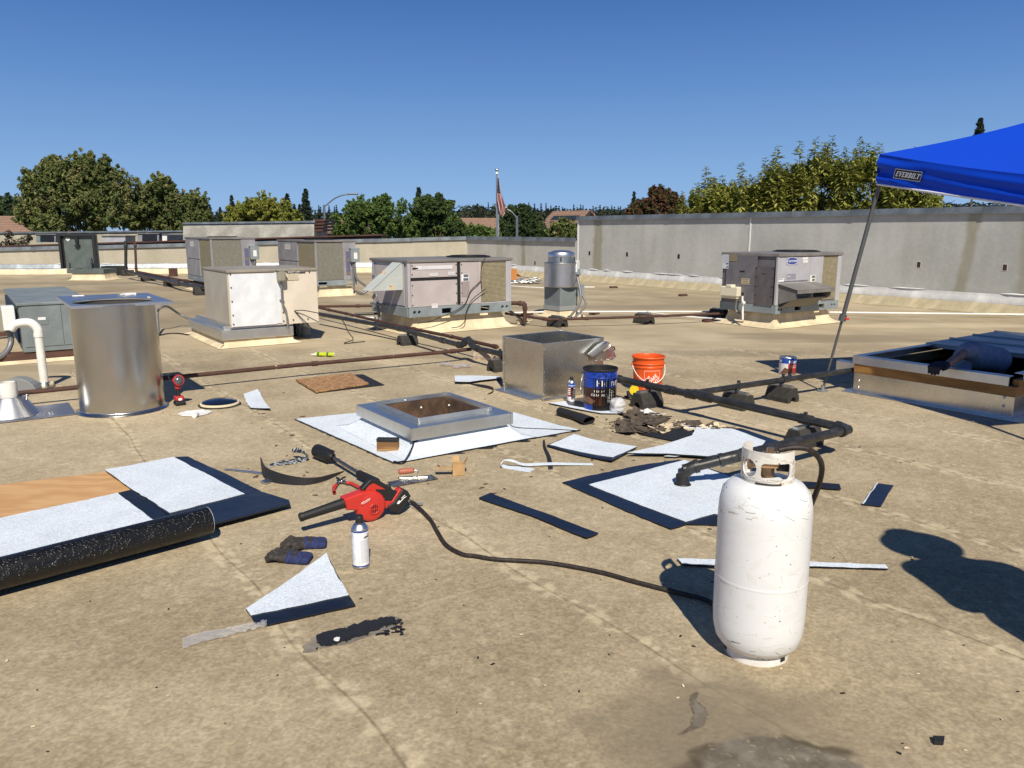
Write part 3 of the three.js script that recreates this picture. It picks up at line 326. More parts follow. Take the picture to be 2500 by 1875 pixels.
{ const tops = [[1655, 500], [1668, 470], [1700, 450], [1725, 408], [1765, 432], [1790, 440], [1810, 400], [1830, 430], [1868, 388], [1900, 358], [1925, 400], [1952, 348], [1975, 385], [1993, 338], [2032, 334], [2050, 380], [2068, 362], [2100, 338], [2118, 350], [2150, 352], [2175, 420], [2215, 370], [2240, 362], [2275, 440], [2300, 490]], env = (x) => { for (let i = 1; i < tops.length; i++) if (x <= tops[i][0]) { const f = (x - tops[i - 1][0]) / (tops[i][0] - tops[i - 1][0]); return tops[i - 1][1] + (tops[i][1] - tops[i - 1][1]) * f; } return 490; };
  const sh = tops.map(([x, y]) => [x, y, 1]); for (let i = 0; i < 150; i++) { const x = rnd(1650, 2300), e = Math.max(env(x - 12), env(x), env(x + 12)); sh.push([x, e + 8 + rnd() * rnd() * 95, 0]); }
  const lobes = []; for (let x = 1680; x < 2290; x += 44) { lobes.push([x, Math.max(env(x - 30), env(x + 30)) + 62, 30], [x + 20, 515, 36]); }
  broadleaf('broad yellow-green tree with upright shoots above the tall wall', -36, lobes, { tones: YGRN, leaf: .085, clumps: 16, density: 70, wands: sh }); }
srand(5);
for (const [px, py, w, z, lab] of [[565, 479, 30, -120, 'slender dark conifer left of the yellow-green tree'], [537, 507, 18, -150, 'short dark conifer at the edge of the olive trees'], [662, 486, 12, -150, 'tip of a thin conifer behind the yellow-green tree'], [701, 475, 34, -110, 'dark spire-shaped conifer right of the yellow-green tree'], [718, 500, 22, -115, 'smaller dark conifer touching the spire-shaped one'], [745, 464, 42, -100, 'tallest dark conifer near the street lamp'], [731, 500, 20, -118, 'short conifer at the foot of the tallest dark one'], [1022, 462, 46, -75, 'dark pine behind the domed green tree'], [1548, 470, 26, -75, 'dark blue-green conifer beside the reddish tree'], [2394, 292, 44, -60, 'dark conifer tip showing over the blue canopy'], [512, 500, 16, -140, 'dark conifer just above the neighbouring olive tree']]) conifer(lab, px, py, w, z, { layers: 24 });
{ const spots = []; for (let i = 0; i < 46; i++) spots.push([775 + rnd(60), 500 + rnd(14)]); spots.length = 5; for (const x of [1236, 1252, 1266, 1279, 1291, 1305, 1321, 1333, 1345, 1180, 1192, 1165]) spots.push([x, 495 + rnd(12)]); for (let x = 1358; x < 1540; x += rnd(5, 11)) spots.push([x, 501 + rnd(13)]); for (const x of [778, 790, 803, 821]) spots.push([x, 502 + rnd(8)]);
  for (const [x, y] of spots) conifer('small dark conifer in the row along the horizon', x, y, rnd(12, 19), -rnd(190, 240), { layers: 16, n: 5, leaf: .26, slim: 7, tip: .03, pow: 1, group: 'far conifers along the horizon', tones: [[.03, .045, .035], [.036, .052, .04], [.025, .038, .03]] }); }
{ // far-off woods that read as one mass
  const pos = [], col = [], mk = (x0, x1, y, z, n, tones) => { for (let i = 0; i < n; i++) { const x = rnd(x0, x1), c = DZ([x, y + rnd(0, 10)], z + rnd(-8, 8)); leafCloud(pos, col, c, rnd(1.2, 2.6), 26, .7, tones, .9); } };
  mk(1120, 1560, 522, -230, 150, [[.045, .06, .035], [.06, .07, .04], [.036, .05, .03]]); mk(470, 860, 530, -200, 120, [[.03, .045, .03], [.04, .055, .034]]); mk(1120, 1240, 512, -240, 26, [[.06, .075, .045]]); mk(2100, 2500, 512, -170, 90, [[.03, .045, .028], [.04, .05, .03]]); mk(-150, 60, 545, -160, 60, [[.03, .045, .03]]);
  const m = new THREE.Mesh(leafGeo(pos, col), mLeaf); m.name = 'distant_woods'; m.userData = { label: 'hazy green woods along the horizon behind the houses', category: 'woods', kind: 'stuff' }; m.castShadow = m.receiveShadow = true; scene.add(m); }
{ const pos = [], col = [], t = thing('dry_shrub', 'sparse brown shrub rising in front of the brown fascia', 'shrub', DZ([40, 603], -30)); for (const [x, y, r] of [[22, 572, 10], [26, 590, 13], [60, 588, 12], [72, 580, 7], [45, 596, 14], [10, 600, 12]]) leafCloud(pos, col, DZ([x, y], -29.9).sub(t.position), r * .0155, 70, .07, [[.09, .075, .05], [.11, .09, .06], [.06, .06, .035]]); part('stem', [rod(V(-.2, -1, 0), V(-.3, .5, 0), .015, .006), rod(V(.1, -1, 0), V(.45, .3, 0), .015, .006)], mBark, t); addLeaves('leaves', pos, col, t); }

// ---------------------------------------------------------------- houses, lamps, flag
const mTile = std(null, .9, 0, { map: tex(256, 3, (u, v) => { const r = .5 + .5 * Math.sin(v * 2 * Math.PI * 8), c = .5 + .5 * Math.sin(u * 2 * Math.PI * 12); return lin(S(118, 92, 78), S(160, 130, 110), .35 * r + .2 * c + .45 * fbm(u * 12, v * 8, 3, 12)); }), bumpMap: gray(128, 3, (u, v) => .5 + .5 * Math.sin(v * 2 * Math.PI * 8)), bumpScale: .05 });
const mStuccoW = std(null, .9, 0, { map: mottled(S(214, 208, 196), S(236, 232, 222), 3) }), mStuccoT = std(null, .9, 0, { map: mottled(S(176, 160, 136), S(200, 186, 164), 3) }), mWin = std([.03, .035, .04], .15), mTrimD = std([.05, .035, .03], .7);
function house(label, px, pyRidge, z, w, d, wallH, rise, wallM, turn, o = {}) { // gable roof, ridge along local x
  const R = DZ([px, pyRidge], z), base = R.y - rise - wallH, t = thing('house', label, 'house', V(R.x, LAND, z), turn), y0 = wallH + base - LAND;
  part('wall', [span(-w / 2, w / 2, 0, y0, -d / 2, d / 2), ...(o.hip ? [] : [mv(ext([[-d / 2, 0], [d / 2, 0], [0, rise * .94]], .2), w / 2 - .2, y0, 0, 0, Math.PI / 2, 0), mv(ext([[-d / 2, 0], [d / 2, 0], [0, rise * .94]], .2), -w / 2, y0, 0, 0, Math.PI / 2, 0)])], wallM, t);
  const ov = .5, sl = Math.hypot(d / 2 + ov, rise * (d / 2 + ov) / (d / 2)), an = Math.atan2(rise, d / 2); const roof = new THREE.Group();
  if (o.hip) { const k = w / 2 - d * .35, W2 = w / 2 + ov, D2 = d / 2 + ov, e = -rise * ov / (d / 2); const P = [V(-W2, e, D2), V(W2, e, D2), V(W2, e, -D2), V(-W2, e, -D2), V(-k, rise, 0), V(k, rise, 0)], f = []; for (const [a, b, c] of [[0, 1, 5], [0, 5, 4], [1, 2, 5], [2, 3, 4], [2, 4, 5], [3, 0, 4]]) f.push(P[a], P[b], P[c]); const g = new THREE.BufferGeometry().setFromPoints(f); g.computeVertexNormals(); mv(g, 0, y0, 0); part('roof', [g, span(-W2, W2, y0 + e - .25, y0 + e - .005, -D2, D2)], mTile, t); }
  else { const rm = part('roof', [mv(span(-w / 2 - ov, w / 2 + ov, 0, .15, 0, sl), 0, y0 + rise, 0, an, 0, 0), mv(span(-w / 2 - ov, w / 2 + ov, 0, .15, -sl, 0), 0, y0 + rise, 0, -an, 0, 0)], mTile, t); part('barge_board', [mv(span(-w / 2 - ov - .06, -w / 2 - ov - .003, -.2, .16, 0, sl), 0, y0 + rise, 0, an, 0, 0), mv(span(-w / 2 - ov - .06, -w / 2 - ov - .003, -.2, .16, -sl, 0), 0, y0 + rise, 0, -an, 0, 0), mv(span(w / 2 + ov + .003, w / 2 + ov + .06, -.2, .16, 0, sl), 0, y0 + rise, 0, an, 0, 0)], mTrimD, t);
    if (o.solar) for (let i = 0; i < 4; i++) part('solar_panel', mv(span(-2 + i * 1.05, -1 + i * 1.05, .17, .21, 1.0, 2.7), 0, y0 + rise, 0, an, 0, 0), mWin, t); }
  for (const [x, y, f] of o.windows ?? []) { const wn = part('window', f === 'x' ? span(-w / 2 - .04, -w / 2 - .002, y0 + y, y0 + y + 1.3, x - .5, x + .5) : span(x - .5, x + .5, y0 + y, y0 + y + 1.3, d / 2 + .002, d / 2 + .04), mWin, t); part('frame', f === 'x' ? [span(-w / 2 - .06, -w / 2 - .003, y0 + y - .1, y0 + y - .003, x - .6, x + .6), span(-w / 2 - .06, -w / 2 - .003, y0 + y + 1.303, y0 + y + 1.4, x - .6, x + .6)] : [span(x - .6, x + .6, y0 + y - .1, y0 + y - .003, d / 2 + .003, d / 2 + .06), span(x - .6, x + .6, y0 + y + 1.303, y0 + y + 1.4, d / 2 + .003, d / 2 + .06)], mTrimD, wn); }
  return t;
}
house('tile-roofed house at the far left behind the trees', -20, 527, -66, 14, 9, 2.8, 2.2, mStuccoT, .05, { hip: 1, windows: [[-2, -2, 'z'], [2, -2, 'z']] });
house('house with brown tiled roof beside the flagpole', 1168, 532, -95, 12, 9, 2.8, 1.9, mStuccoW, .1, { hip: 1, windows: [[-3, -2.2, 'z'], [0, -2.2, 'z'], [3, -2.2, 'z']] });
house('white-walled gabled house behind the dark tree', 1345, 541, -78, 7, 3.2, 3, 1.0, mStuccoW, -1.1, { windows: [[.2, -1.6, 'x'], [-.2, -1.6, 'z']] });
house('tan gabled house with dark solar panels on its roof', 1396, 517, -92, 5, 5, 3, 1.9, mStuccoT, -.85, { solar: 1, windows: [[-1, -2, 'x']] });
house('low brown-roofed house between the street lamp and the trees', 815, 536, -120, 12, 8, 2.8, 1.6, mStuccoT, 0, { hip: 1, windows: [[0, -2, 'z']] });
house('tiled house behind the blue canopy', 2300, 508, -90, 14, 9, 2.8, 1.8, mStuccoT, -.2, { hip: 1, windows: [[-3, -2, 'z']] });
function lamp(label, z, foot, top, arm) { const P = DZ(top, z), t = thing('street_lamp', label, 'street lamp', V(P.x, LAND, z)), m = std([.3, .32, .34], .4, .8); const y = P.y - LAND, a = arm.map((p) => { const Q = DZ(p, z); return V(Q.x - P.x, Q.y - LAND, 0); });
  part('pole', [rod(V(0, 0, 0), V(0, y, 0), .12, .075, 14), cyl(.2, .2, .1, 0, .05, 0)], m, t); part('arm', tube([V(0, y - .15, 0), ...a], .045, 24, 8), m, t); const e = a[a.length - 1]; part('lamp_head', rbox(.7, .13, .28, e.x + Math.sign(e.x) * .2, e.y + .02, 0, .05), m, t); return t; }
lamp('tall curved-arm street lamp left of the bright green tree', -55, 0, [791, 500], [[815, 486], [835, 477], [855, 474]]);
lamp('street lamp with its arm towards the flagpole', -50, 0, [1262, 527], [[1250, 518], [1240, 512], [1233, 508]]);
{ const z = -42, top = DZ([1213, 423], z), t = thing('flagpole', 'tall silver flagpole topped by a ball beyond the corner parapet', 'flagpole', V(top.x, LAND, z)), y = top.y - LAND, ms = std([.6, .6, .6], .35, .9);
  part('pole', rod(V(0, 0, 0), V(0, y, 0), .075, .05, 16), ms, t); part('finial_ball', mv(new THREE.SphereGeometry(.09, 20, 14), 0, y + .16, 0), ms, t); part('truck', cyl(.08, .05, .1, 0, y + .02, 0), mWhite, t); part('halyard', rod(V(.09, 2, 0), V(.09, y - .1, 0), .008), mWhite, t);
  // the flag hangs limp: seven red and six white stripes with a starred blue canton, gathered in folds
  const fl = canvasTex(512, 270, (g) => { for (let i = 0; i < 13; i++) { g.fillStyle = i % 2 ? '#d8d2cc' : '#8e1f2c'; g.fillRect(0, i * 270 / 13, 512, 21); } g.fillStyle = '#232a50'; g.fillRect(0, 0, 205, 145); g.fillStyle = '#e8e6e0'; for (let r = 0; r < 9; r++) for (let c = 0; c < (r % 2 ? 5 : 6); c++) { g.beginPath(); g.arc(17 + c * 34 + (r % 2 ? 17 : 0), 12 + r * 15, 4.6, 0, 7); g.fill(); } })
  const lerpT = (t, v) => { for (let i = 1; i < t.length; i++) if (v <= t[i][0]) { const f = (v - t[i - 1][0]) / (t[i][0] - t[i - 1][0]); return t[i - 1][1] + (t[i][1] - t[i - 1][1]) * f; } return t[t.length - 1][1]; };
  const XL = [[0, 1215.5], [.3, 1213], [.6, 1213], [.85, 1217], [1, 1221]], XR = [[0, 1217.5], [.25, 1222], [.5, 1227], [.75, 1234], [.9, 1234], [1, 1226]];
  const g = grid(30, 40, (u, v) => { const x = lerpT(XL, v) + (lerpT(XR, v) - lerpT(XL, v)) * u, w = DZ([x, 434 + 88 * v + 8 * u * v], z); w.z += .12 + .13 * Math.sin(u * 11 + v * 3) * (.25 + v); return w; });
  const f = single('flag', 'limp striped flag with starred blue canton hanging from the pole', 'flag', g, std(null, .8, 0, { map: fl }), undefined, 0, undefined, true);
  const uv = f.geometry.attributes.uv; for (let i = 0; i < uv.count; i++) { const u = uv.getX(i), v = uv.getY(i); uv.setXY(i, .03 + v * .9, .98 - u * .62); } }

// ---------------------------------------------------------------- rooftop machines, all squared to the building's grid
function cabinet(name, label, near, hB, rightX, leftX, topY) {
  const N = G(near, hB), O = V(N.x, 0, N.z), t = thing(name, label, 'air unit', O, TH), W = solve(N, B, rightX, 0), D = solve(N, A, leftX, 0), T = hB + solve(N, UP, topY, 1);
  const fp = facePlane(O, B), lp = facePlane(O, A);
  const F2 = (r, x, y) => fp(q(r, x, y)), L2 = (r, x, y) => { const [u, v] = lp(q(r, x, y)); return [-u, v]; };          // front: [x, y]; left side: [z, y]
  return { t, W, D, T, O, hB, F2, L2,
    front(n, r, x0, y0, x1, y1, mat, proud = .004, d = .004, parent = t) { const [a, b] = F2(r, x0, y0), [c, e] = F2(r, x1, y1); return mat.map ? decalF(n, a, c, e, b, proud, mat, parent, d) : part(n, span(a, c, e, b, proud - d, proud), mat, parent); },
    left(n, r, x0, y0, x1, y1, mat, proud = .004, d = .004, parent = t) { const [a, b] = L2(r, x0, y0), [c, e] = L2(r, x1, y1); return mat.map ? decalL(n, Math.min(a, c), Math.max(a, c), e, b, proud, mat, parent) : part(n, span(-proud, -proud + d, e, b, Math.min(a, c), Math.max(a, c)), mat, parent); } };
}
const decalF = (n, x0, x1, y0, y1, p, mat, parent) => part(n, mv(new THREE.PlaneGeometry(x1 - x0, y1 - y0), (x0 + x1) / 2, (y0 + y1) / 2, p), mat, parent, true);
const decalL = (n, z0, z1, y0, y1, p, mat, parent) => part(n, mv(new THREE.PlaneGeometry(z1 - z0, y1 - y0), -p, (y0 + y1) / 2, (z0 + z1) / 2, 0, -Math.PI / 2, 0), mat, parent, true);
// curb with turned-up membrane that flares out at the foot
function curb(t, x0, x1, z0, z1, h, m = mCream, flare = .16, top) { const n = 8, ring = (e, y) => [V(x0 - e, y, z1 + e), V(x1 + e, y, z1 + e), V(x1 + e, y, z0 - e), V(x0 - e, y, z0 - e)], rows = [[flare, .006], [flare * .55, .03], [flare * .28, h * .35], [.03, h * .7], [.012, h]];
  const gs = []; for (let s = 0; s < 4; s++) gs.push(grid(10, rows.length - 1, (u, v) => { const [e, y] = rows[Math.round(v * (rows.length - 1))], R = ring(e, y), a = R[s], b = R[(s + 1) % 4], w = a.clone().lerp(b, u); if (y > .01 && y < h) w.y += (fbm(u * 5 + s * 7, y * 9, 2) - .5) * .02; return w; }));
  part('curb_membrane', gs, m, t); if (top) part('curb_top', span(x0, x1, h - .08, h + .004, z0, z1), top, t); }
const screws = (t, pts, parent, r = .009) => part('screw_heads', pts.map(([x, y, z, s]) => s === 'x' ? cyl(r, r, .008, x, y, z, 0, 0, Math.PI / 2, 8) : cyl(r, r, .008, x, y, z, Math.PI / 2, 0, 0, 8)), mScrew, parent ?? t).userData.kind = 'stuff';
const lineF = (c, n, r, x, y0, y1, w = .006) => { const [a, b] = c.F2(r, x, y0), [, e] = c.F2(r, x, y1); return part(n, span(a - w, a + w, e, b, -.002, .0025), mScrew, c.t); };
const text = (w, h, bg, draw) => sticker(w, h, (g) => { if (bg) { g.fillStyle = bg; g.fillRect(0, 0, w, h); } draw(g); });
const railFront = (W, y0, y1, round, slots) => mv(ext([[0, y0], [W, y0], [W, y1], [0, y1]], .034, { holes: [...round.map((x) => disc(x, (y0 + y1) / 2, .024, 16)), ...slots.map(([x, w]) => [[x - w / 2, y0 + .03], [x - w / 2, y1 - .035], [x + w / 2, y1 - .035], [x + w / 2, y0 + .03]])] }), 0, 0, -.029);
function panels(t, list, m) { for (const [n, x0, x1, y0, y1, mm] of list) part(n, rspan(x0 + .003, x1 - .003, y0 + .003, y1 - .003, -.02, .004, .004), mm ?? m, t); }
const coilGuard = (t, n, x0, x1, y0, y1, m = mCoil) => { const c = part(n, span(x0, x1, y0, y1, -.03, -.006), m, t); return c; };

{ // --- dark unit with the oval badge, by the tall wall
  const c = cabinet('rooftop_unit', 'dark grey rooftop unit with oval blue badge and open hood by the tall wall', q('F', 1010, 1195), .22, q('F', 2105, 0)[0], q('F', 50, 0)[0], q('F', 0, 135)[1]), { t, W, D, T, hB } = c, r = hB + .13;
  curb(t, .12, W - .15, -D + .12, -.12, hB, mCream, .2, mWoodDark);
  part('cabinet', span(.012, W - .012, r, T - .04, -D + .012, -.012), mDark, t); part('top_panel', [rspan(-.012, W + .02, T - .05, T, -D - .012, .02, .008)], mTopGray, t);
  part('fan_grille', [cyl(.36, .36, .015, W * .72, T + .008, -D * .5), ...[.1, .17, .24, .31].map((k) => mv(new THREE.TorusGeometry(k, .006, 6, 32), W * .72, T + .02, -D * .5, Math.PI / 2))], mBlk, t);
  { const ux = (x) => c.F2('F', x, 1100)[0]; part('base_rail', railFront(W, hB, r, [1072, 1122, 1992, 2037].map(ux), [[ux(1405), .15], [ux(1812), .15]]), mRail, t); part('base_rail', rspan(-.006, .03, hB, r, -D, -.032), mRail, t); part('base_rail', span(W - .03, W, hB, r, -D, -.032), mRail, t); }
  const fx = (x) => c.F2('F', x, 700)[0], x1 = fx(1600), x2 = fx(1795), x3 = fx(2075);
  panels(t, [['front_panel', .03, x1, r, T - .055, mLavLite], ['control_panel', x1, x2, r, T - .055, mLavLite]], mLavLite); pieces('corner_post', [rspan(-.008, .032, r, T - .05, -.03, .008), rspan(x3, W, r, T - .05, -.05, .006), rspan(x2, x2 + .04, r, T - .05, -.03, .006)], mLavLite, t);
  coilGuard(t, 'condenser_coil', x2 + .04, x3, r + .03, T - .06);
  panels(t, [['seam_shade_strip', .05, x1 - .03, c.F2('F', 1300, 625)[1] - .015, c.F2('F', 1300, 600)[1], mBlk]], mBlk);  // black strip paints in the shade of the panel seam
  c.front('badge', 'F', 1210, 200, 1405, 330, text(256, 160, '#a09fa8', (g) => { const e = (rx, ry, f) => { g.fillStyle = f; g.beginPath(); g.ellipse(128, 80, rx, ry, 0, 0, 7); g.fill(); }; e(126, 78, '#d6d6e2'); e(118, 70, '#3c4a8c'); g.fillStyle = '#eef0f6'; g.font = 'italic bold 62px serif'; g.textAlign = 'center'; g.fillText('Carrier', 126, 99); }), .008);
  c.front('label', 'F', 1490, 200, 1580, 240, plainLabel('#eceae6', '#c9c6c0', 2), .008); c.front('label', 'F', 1497, 250, 1580, 292, plainLabel('#eceae6', '#c9c6c0', 2), .008); c.front('label', 'F', 1065, 570, 1160, 625, plainLabel('#eceae6', '#8d8a86', 1), .008); c.front('rating_plate', 'F', 1620, 515, 1705, 628, text(64, 80, '#e6e4de', (g) => { g.fillStyle = '#5c6258'; g.fillRect(20, 6, 40, 26); g.fillRect(26, 42, 32, 28); }), .008); c.front('worn_label', 'F', 1215, 490, 1370, 578, text(96, 56, '#9c9ba4', (g) => { print(g, 96, 56, 5, '#6c6b74'); g.fillStyle = '#d8d7da'; g.fillRect(8, 22, 30, 6); }), .008);
  // fresh-air hood: sloped lid, side cheek, open below
  const h0 = c.F2('F', 1050, 665), h1 = c.F2('F', 1700, 640), hb = c.F2('F', 1210, 1060)[1], hw = c.F2('F', 1690, 650)[0] - .08, yT = c.F2('F', 1300, 655)[1], pr = solve(V(c.O.x, yT, c.O.z), A.clone().negate(), q('F', 1390, 0)[0], 0) * .92;
  const hood = new THREE.Group(); const sh = (x) => mv(ext([[0, yT], [pr, yT - .1], [pr, yT - .13], [0, hb]], .012), x, 0, .005, 0, Math.PI / 2 * -1, 0); const cheek = (x) => { const g = ext([[0, yT], [pr, yT - .09], [pr, yT - .2], [.02, hb + .05]], .008); return mv(g, x, 0, .006, 0, -Math.PI / 2, 0); };
  part('air_hood', [mv(rspan(.02, hw + .1, -.004, .008, 0, pr + .04, .004), 0, yT, .006, .21, 0, 0), mv(rspan(.02, hw + .1, -.05, -.002, 0, .004, .001), 0, yT - .21 * (pr + .04) * 1.0, pr + .035), cheek(.05), cheek(hw + .06)], mTopGray, t); { const dy = yT - .2 - hb, dz = pr - .09, ln = Math.hypot(dy, dz); part('hood_filter', mv(span(.07, hw + .04, 0, ln, 0, .012), 0, hb, .02, Math.atan2(dz, dy), 0, 0), mCoil2, t); }
  // dark end
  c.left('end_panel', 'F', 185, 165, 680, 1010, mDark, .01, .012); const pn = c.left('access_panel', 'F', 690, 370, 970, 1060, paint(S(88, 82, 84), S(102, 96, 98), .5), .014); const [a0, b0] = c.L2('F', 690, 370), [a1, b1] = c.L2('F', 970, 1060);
  screws(t, [0, .25, .5, .75, 1].flatMap((k) => [[-.016, b0 + (b1 - b0) * (.02 + .96 * k), a0 + .02, 'x'], [-.016, b0 + (b1 - b0) * (.02 + .96 * k), a1 - .02, 'x']]));
  c.left('instruction_sheet', 'F', 118, 150, 215, 400, text(48, 120, '#c9d0d6', (g) => { print(g, 48, 80, 8, '#8d9298'); g.fillStyle = '#333'; g.fillRect(26, 74, 20, 9); g.fillRect(36, 96, 8, 10); g.fillRect(28, 108, 12, 6); }), .016); c.left('faded_label', 'F', 222, 155, 362, 272, plainLabel('#8f8168', '#6f644e', 7), .016); c.left('warning_label', 'F', 440, 563, 580, 680, text(128, 100, '#b9a98d', (g) => { g.fillStyle = '#3a342c'; g.font = 'bold 24px sans-serif'; g.textAlign = 'center'; g.fillText('DO NOT', 64, 30); g.fillText('TRUCK', 64, 60); g.fillText('THIS END', 64, 90); }), .016);
  for (const [x, y] of [[450, 445], [835, 490]]) { const [z, yy] = c.L2('F', x, y); part('hand_slot', rspan(-.014, -.002, yy - .012, yy + .012, z - .05, z + .05), mBlk, t); }
  { const [z, y] = c.L2('F', 285, 790); part('disconnect_box', [rbox(.1, .15, .34, -.062, y, z, .015), rbox(.11, .04, .1, -.062, y + .085, z, .01), rbox(.07, .04, .3, -.06, y - .09, z, .008)], std([.72, .66, .5], .5), t); part('conduit', tube([V(-.06, y - .1, z + .12), V(-.06, hB + .2, z + .13), V(-.05, .22, z + .12), V(-.02, .16, z + .3)].map((v) => v), .016, 30), mCond, t); }
  { const pz = (x, y) => { const [z, yy] = c.L2('F', x, y); return V(-.09, yy, z); }; const a = pz(512, 860), b = pz(518, 1290); part('condensate_drain', [rod(a, V(a.x, .1, b.z), .016, .016), rod(pz(525, 990), V(-.16, pz(590, 985).y, pz(590, 985).z), .014, .014), mv(new THREE.SphereGeometry(.028, 12, 10), -.17, pz(590, 985).y, pz(595, 985).z)], mPvc, t); part('drain_cap', cyl(.02, .02, .05, a.x, a.y + .02, a.z), mBlk, t); }
}
{ // --- long pinkish-grey unit with the rusty scoop
  const c = cabinet('rooftop_unit', 'long pinkish grey rooftop unit with rusty sheet-metal scoop on its end', q('2', 1378, 1300), .24, q('3', 165, 0)[0], q('2', 1068, 0)[0], q('2', 0, 812)[1]), { t, W, D, T, hB } = c, r = hB + .14;
  curb(t, .14, W - .12, -D + .1, -.12, hB, mCream, .22, mWoodDark);
  part('cabinet', span(.012, W - .012, r, T - .03, -D + .012, -.012), mPink, t); part('top_panel', rspan(-.015, W + .02, T - .04, T, -D - .015, .018, .008), mTopGray, t); part('fan_grille', [cyl(.34, .34, .02, W * .78, T + .01, -D * .5), ...[.12, .2, .28].map((k) => mv(new THREE.TorusGeometry(k, .006, 6, 32), W * .78, T + .025, -D * .5, Math.PI / 2))], mBlk, t);
  { const ux = (x) => c.F2('2', x, 1250)[0]; part('base_rail', railFront(W, hB, r, [...[1425, 1465].map(ux), ...[92, 128].map((x) => c.F2('3', x, 1200)[0])], [[ux(1695), .16], [ux(2020), .16]]), mRail, t); part('base_rail', rspan(-.006, .03, hB, r, -D, -.032), mRail, t); part('base_rail', span(W - .03, W, hB, r, -D, -.032), mRail, t); }
  const fx = (x) => c.F2('2', x, 1000)[0], xa = fx(1362), xb = fx(1785), xc = fx(1812), xd = fx(1960), xe = fx(1985), xf = fx(2195), ym = c.F2('2', 1580, 965)[1];
  pieces('corner_post', [rspan(-.008, .035, r, T - .042, -.03, .008), rspan(xf, W, r, T - .042, -.05, .006)], mLavLite, t);
  panels(t, [['upper_panel', .04, xb, ym + .01, T - .045], ['lower_panel', .04, xb, r, ym - .03], ['filler_panel', xc, xd, r, T - .045]], mPink); pieces('groove_shade_strip', [span(.04, xb, ym - .03, ym + .01, -.018, -.008), span(xb, xc, r, T - .045, -.018, -.008)], mBlk, t);  // black strips paint shade into the grooves between the panels
  coilGuard(t, 'condenser_coil', xe, xf, r + .02, T - .06, mCoil); part('coil_frame', [rspan(xd, xe, r, T - .045, -.03, .006)], mPink, t);
  c.front('name_plate', '2', 1432, 862, 1742, 885, text(320, 44, '#d9d6d8', (g) => { g.strokeStyle = '#a9a6ac'; g.lineWidth = 3; g.beginPath(); g.ellipse(78, 22, 26, 14, 0, 0, 7); g.stroke(); }), .01).position.y += .0; c.front('label', '2', 1548, 920, 1620, 945, plainLabel('#d8d4d6', '#b7b2b5', 2), .01); c.front('label', '2', 1706, 908, 1765, 935, plainLabel('#d8d4d6', '#a8a3a8', 2), .01); c.front('label', '2', 1566, 1180, 1618, 1215, plainLabel('#dad6d8', '#c9c4c6', 1), .01); c.front('rating_plate', '2', 1815, 930, 1880, 990, text(64, 60, '#e2dfe0', (g) => { g.fillStyle = '#5b6470'; g.fillRect(20, 4, 40, 22); g.fillRect(18, 34, 42, 22); }), .01); c.front('faded_patch', '2', 1818, 992, 1886, 1120, paint(S(150, 138, 138), S(160, 148, 148), .6), .008);
  { const [u, v] = c.F2('2', 1428, 884); part('hand_slot', rspan(u - .045, u + .045, v - .012, v + .012, -.002, .012), mBlk, t); }
  screws(t, [.05, .28, .5, .75, .95].flatMap((k) => [[.06, r + (T - r - .05) * k, .006], [xb - .02, r + (T - r - .05) * k, .006], [xc + .02, r + (T - r - .05) * k, .006]]));
  // scoop on the end face: wedge of painted steel, rusted through along its top slope
  const scoopTex = tex(256, 1, (u, v) => { let c0 = lin(S(170, 176, 172), S(198, 202, 198), fbm(u * 6, v * 6, 4, 6)); const k = fbm(u * 5, v * 5, 4, 5) + .1 * Math.sin(u * 6.28); if (k > .6) c0 = lin(S(150, 100, 62), S(96, 62, 44), fbm(u * 14, v * 14, 3, 14)); else if (k > .55) c0 = S(206, 186, 150); return c0; }), mScoop = std(null, .7, 0, { map: scoopTex, bumpMap: N1, bumpScale: .003 });
  const z0 = c.L2('2', 1325, 900)[0], z1 = z0 - .3, yt = c.L2('2', 1300, 830)[1], yb = c.L2('2', 1325, 1062)[1], pr = solve(c.O.clone().addScaledVector(A, -z0).setY(yb), B.clone().negate(), q('2', 1064, 0)[0], 0);
  part('scoop', [grid(6, 6, (u, v) => V(-.004 - pr * v, yt + (yb - yt) * v, z0 - .02 + (z1 - z0 + .02) * u)), mv(ext([[0, yb], [0, yt], [-pr, yb]], .012), 0, 0, z0 - .012), mv(ext([[0, yb], [0, yt], [-pr, yb]], .012), 0, 0, z1)], mScoop, t);
  part('end_plate', span(-.008, -.001, r + .02, T - .06, c.L2('2', 1340, 900)[0] - .24, c.L2('2', 1340, 900)[0] - .01), mLavLite, t); c.left('label', '2', 1066, 828, 1088, 935, plainLabel('#c2c8d0', '#98a0a8', 8), .012);
  { const pz = (x, y) => { const [z, yy] = c.L2('2', x, y); return V(-.1, yy, z); }; const a = pz(1150, 1100), b = pz(1165, 1180), e = pz(1185, 1345); part('condensate_drain', [tube([V(-.1, a.y - .06, a.z - .1), V(-.1, a.y, a.z - .04), V(-.1, a.y - .01, a.z + .02), V(-.1, b.y, b.z)], .02, 30), rod(V(-.1, b.y + .02, b.z), V(-.1, .1, e.z), .022, .022), rod(V(-.1, b.y, b.z), V(-.1, b.y, b.z + .25), .022), rod(V(-.1, b.y, b.z), V(-.1, b.y, b.z - .22), .016)], mCond, t); part('drain_tail', rod(V(-.1, .2, e.z), V(-.1, .04, e.z), .024), mPvc, t); }
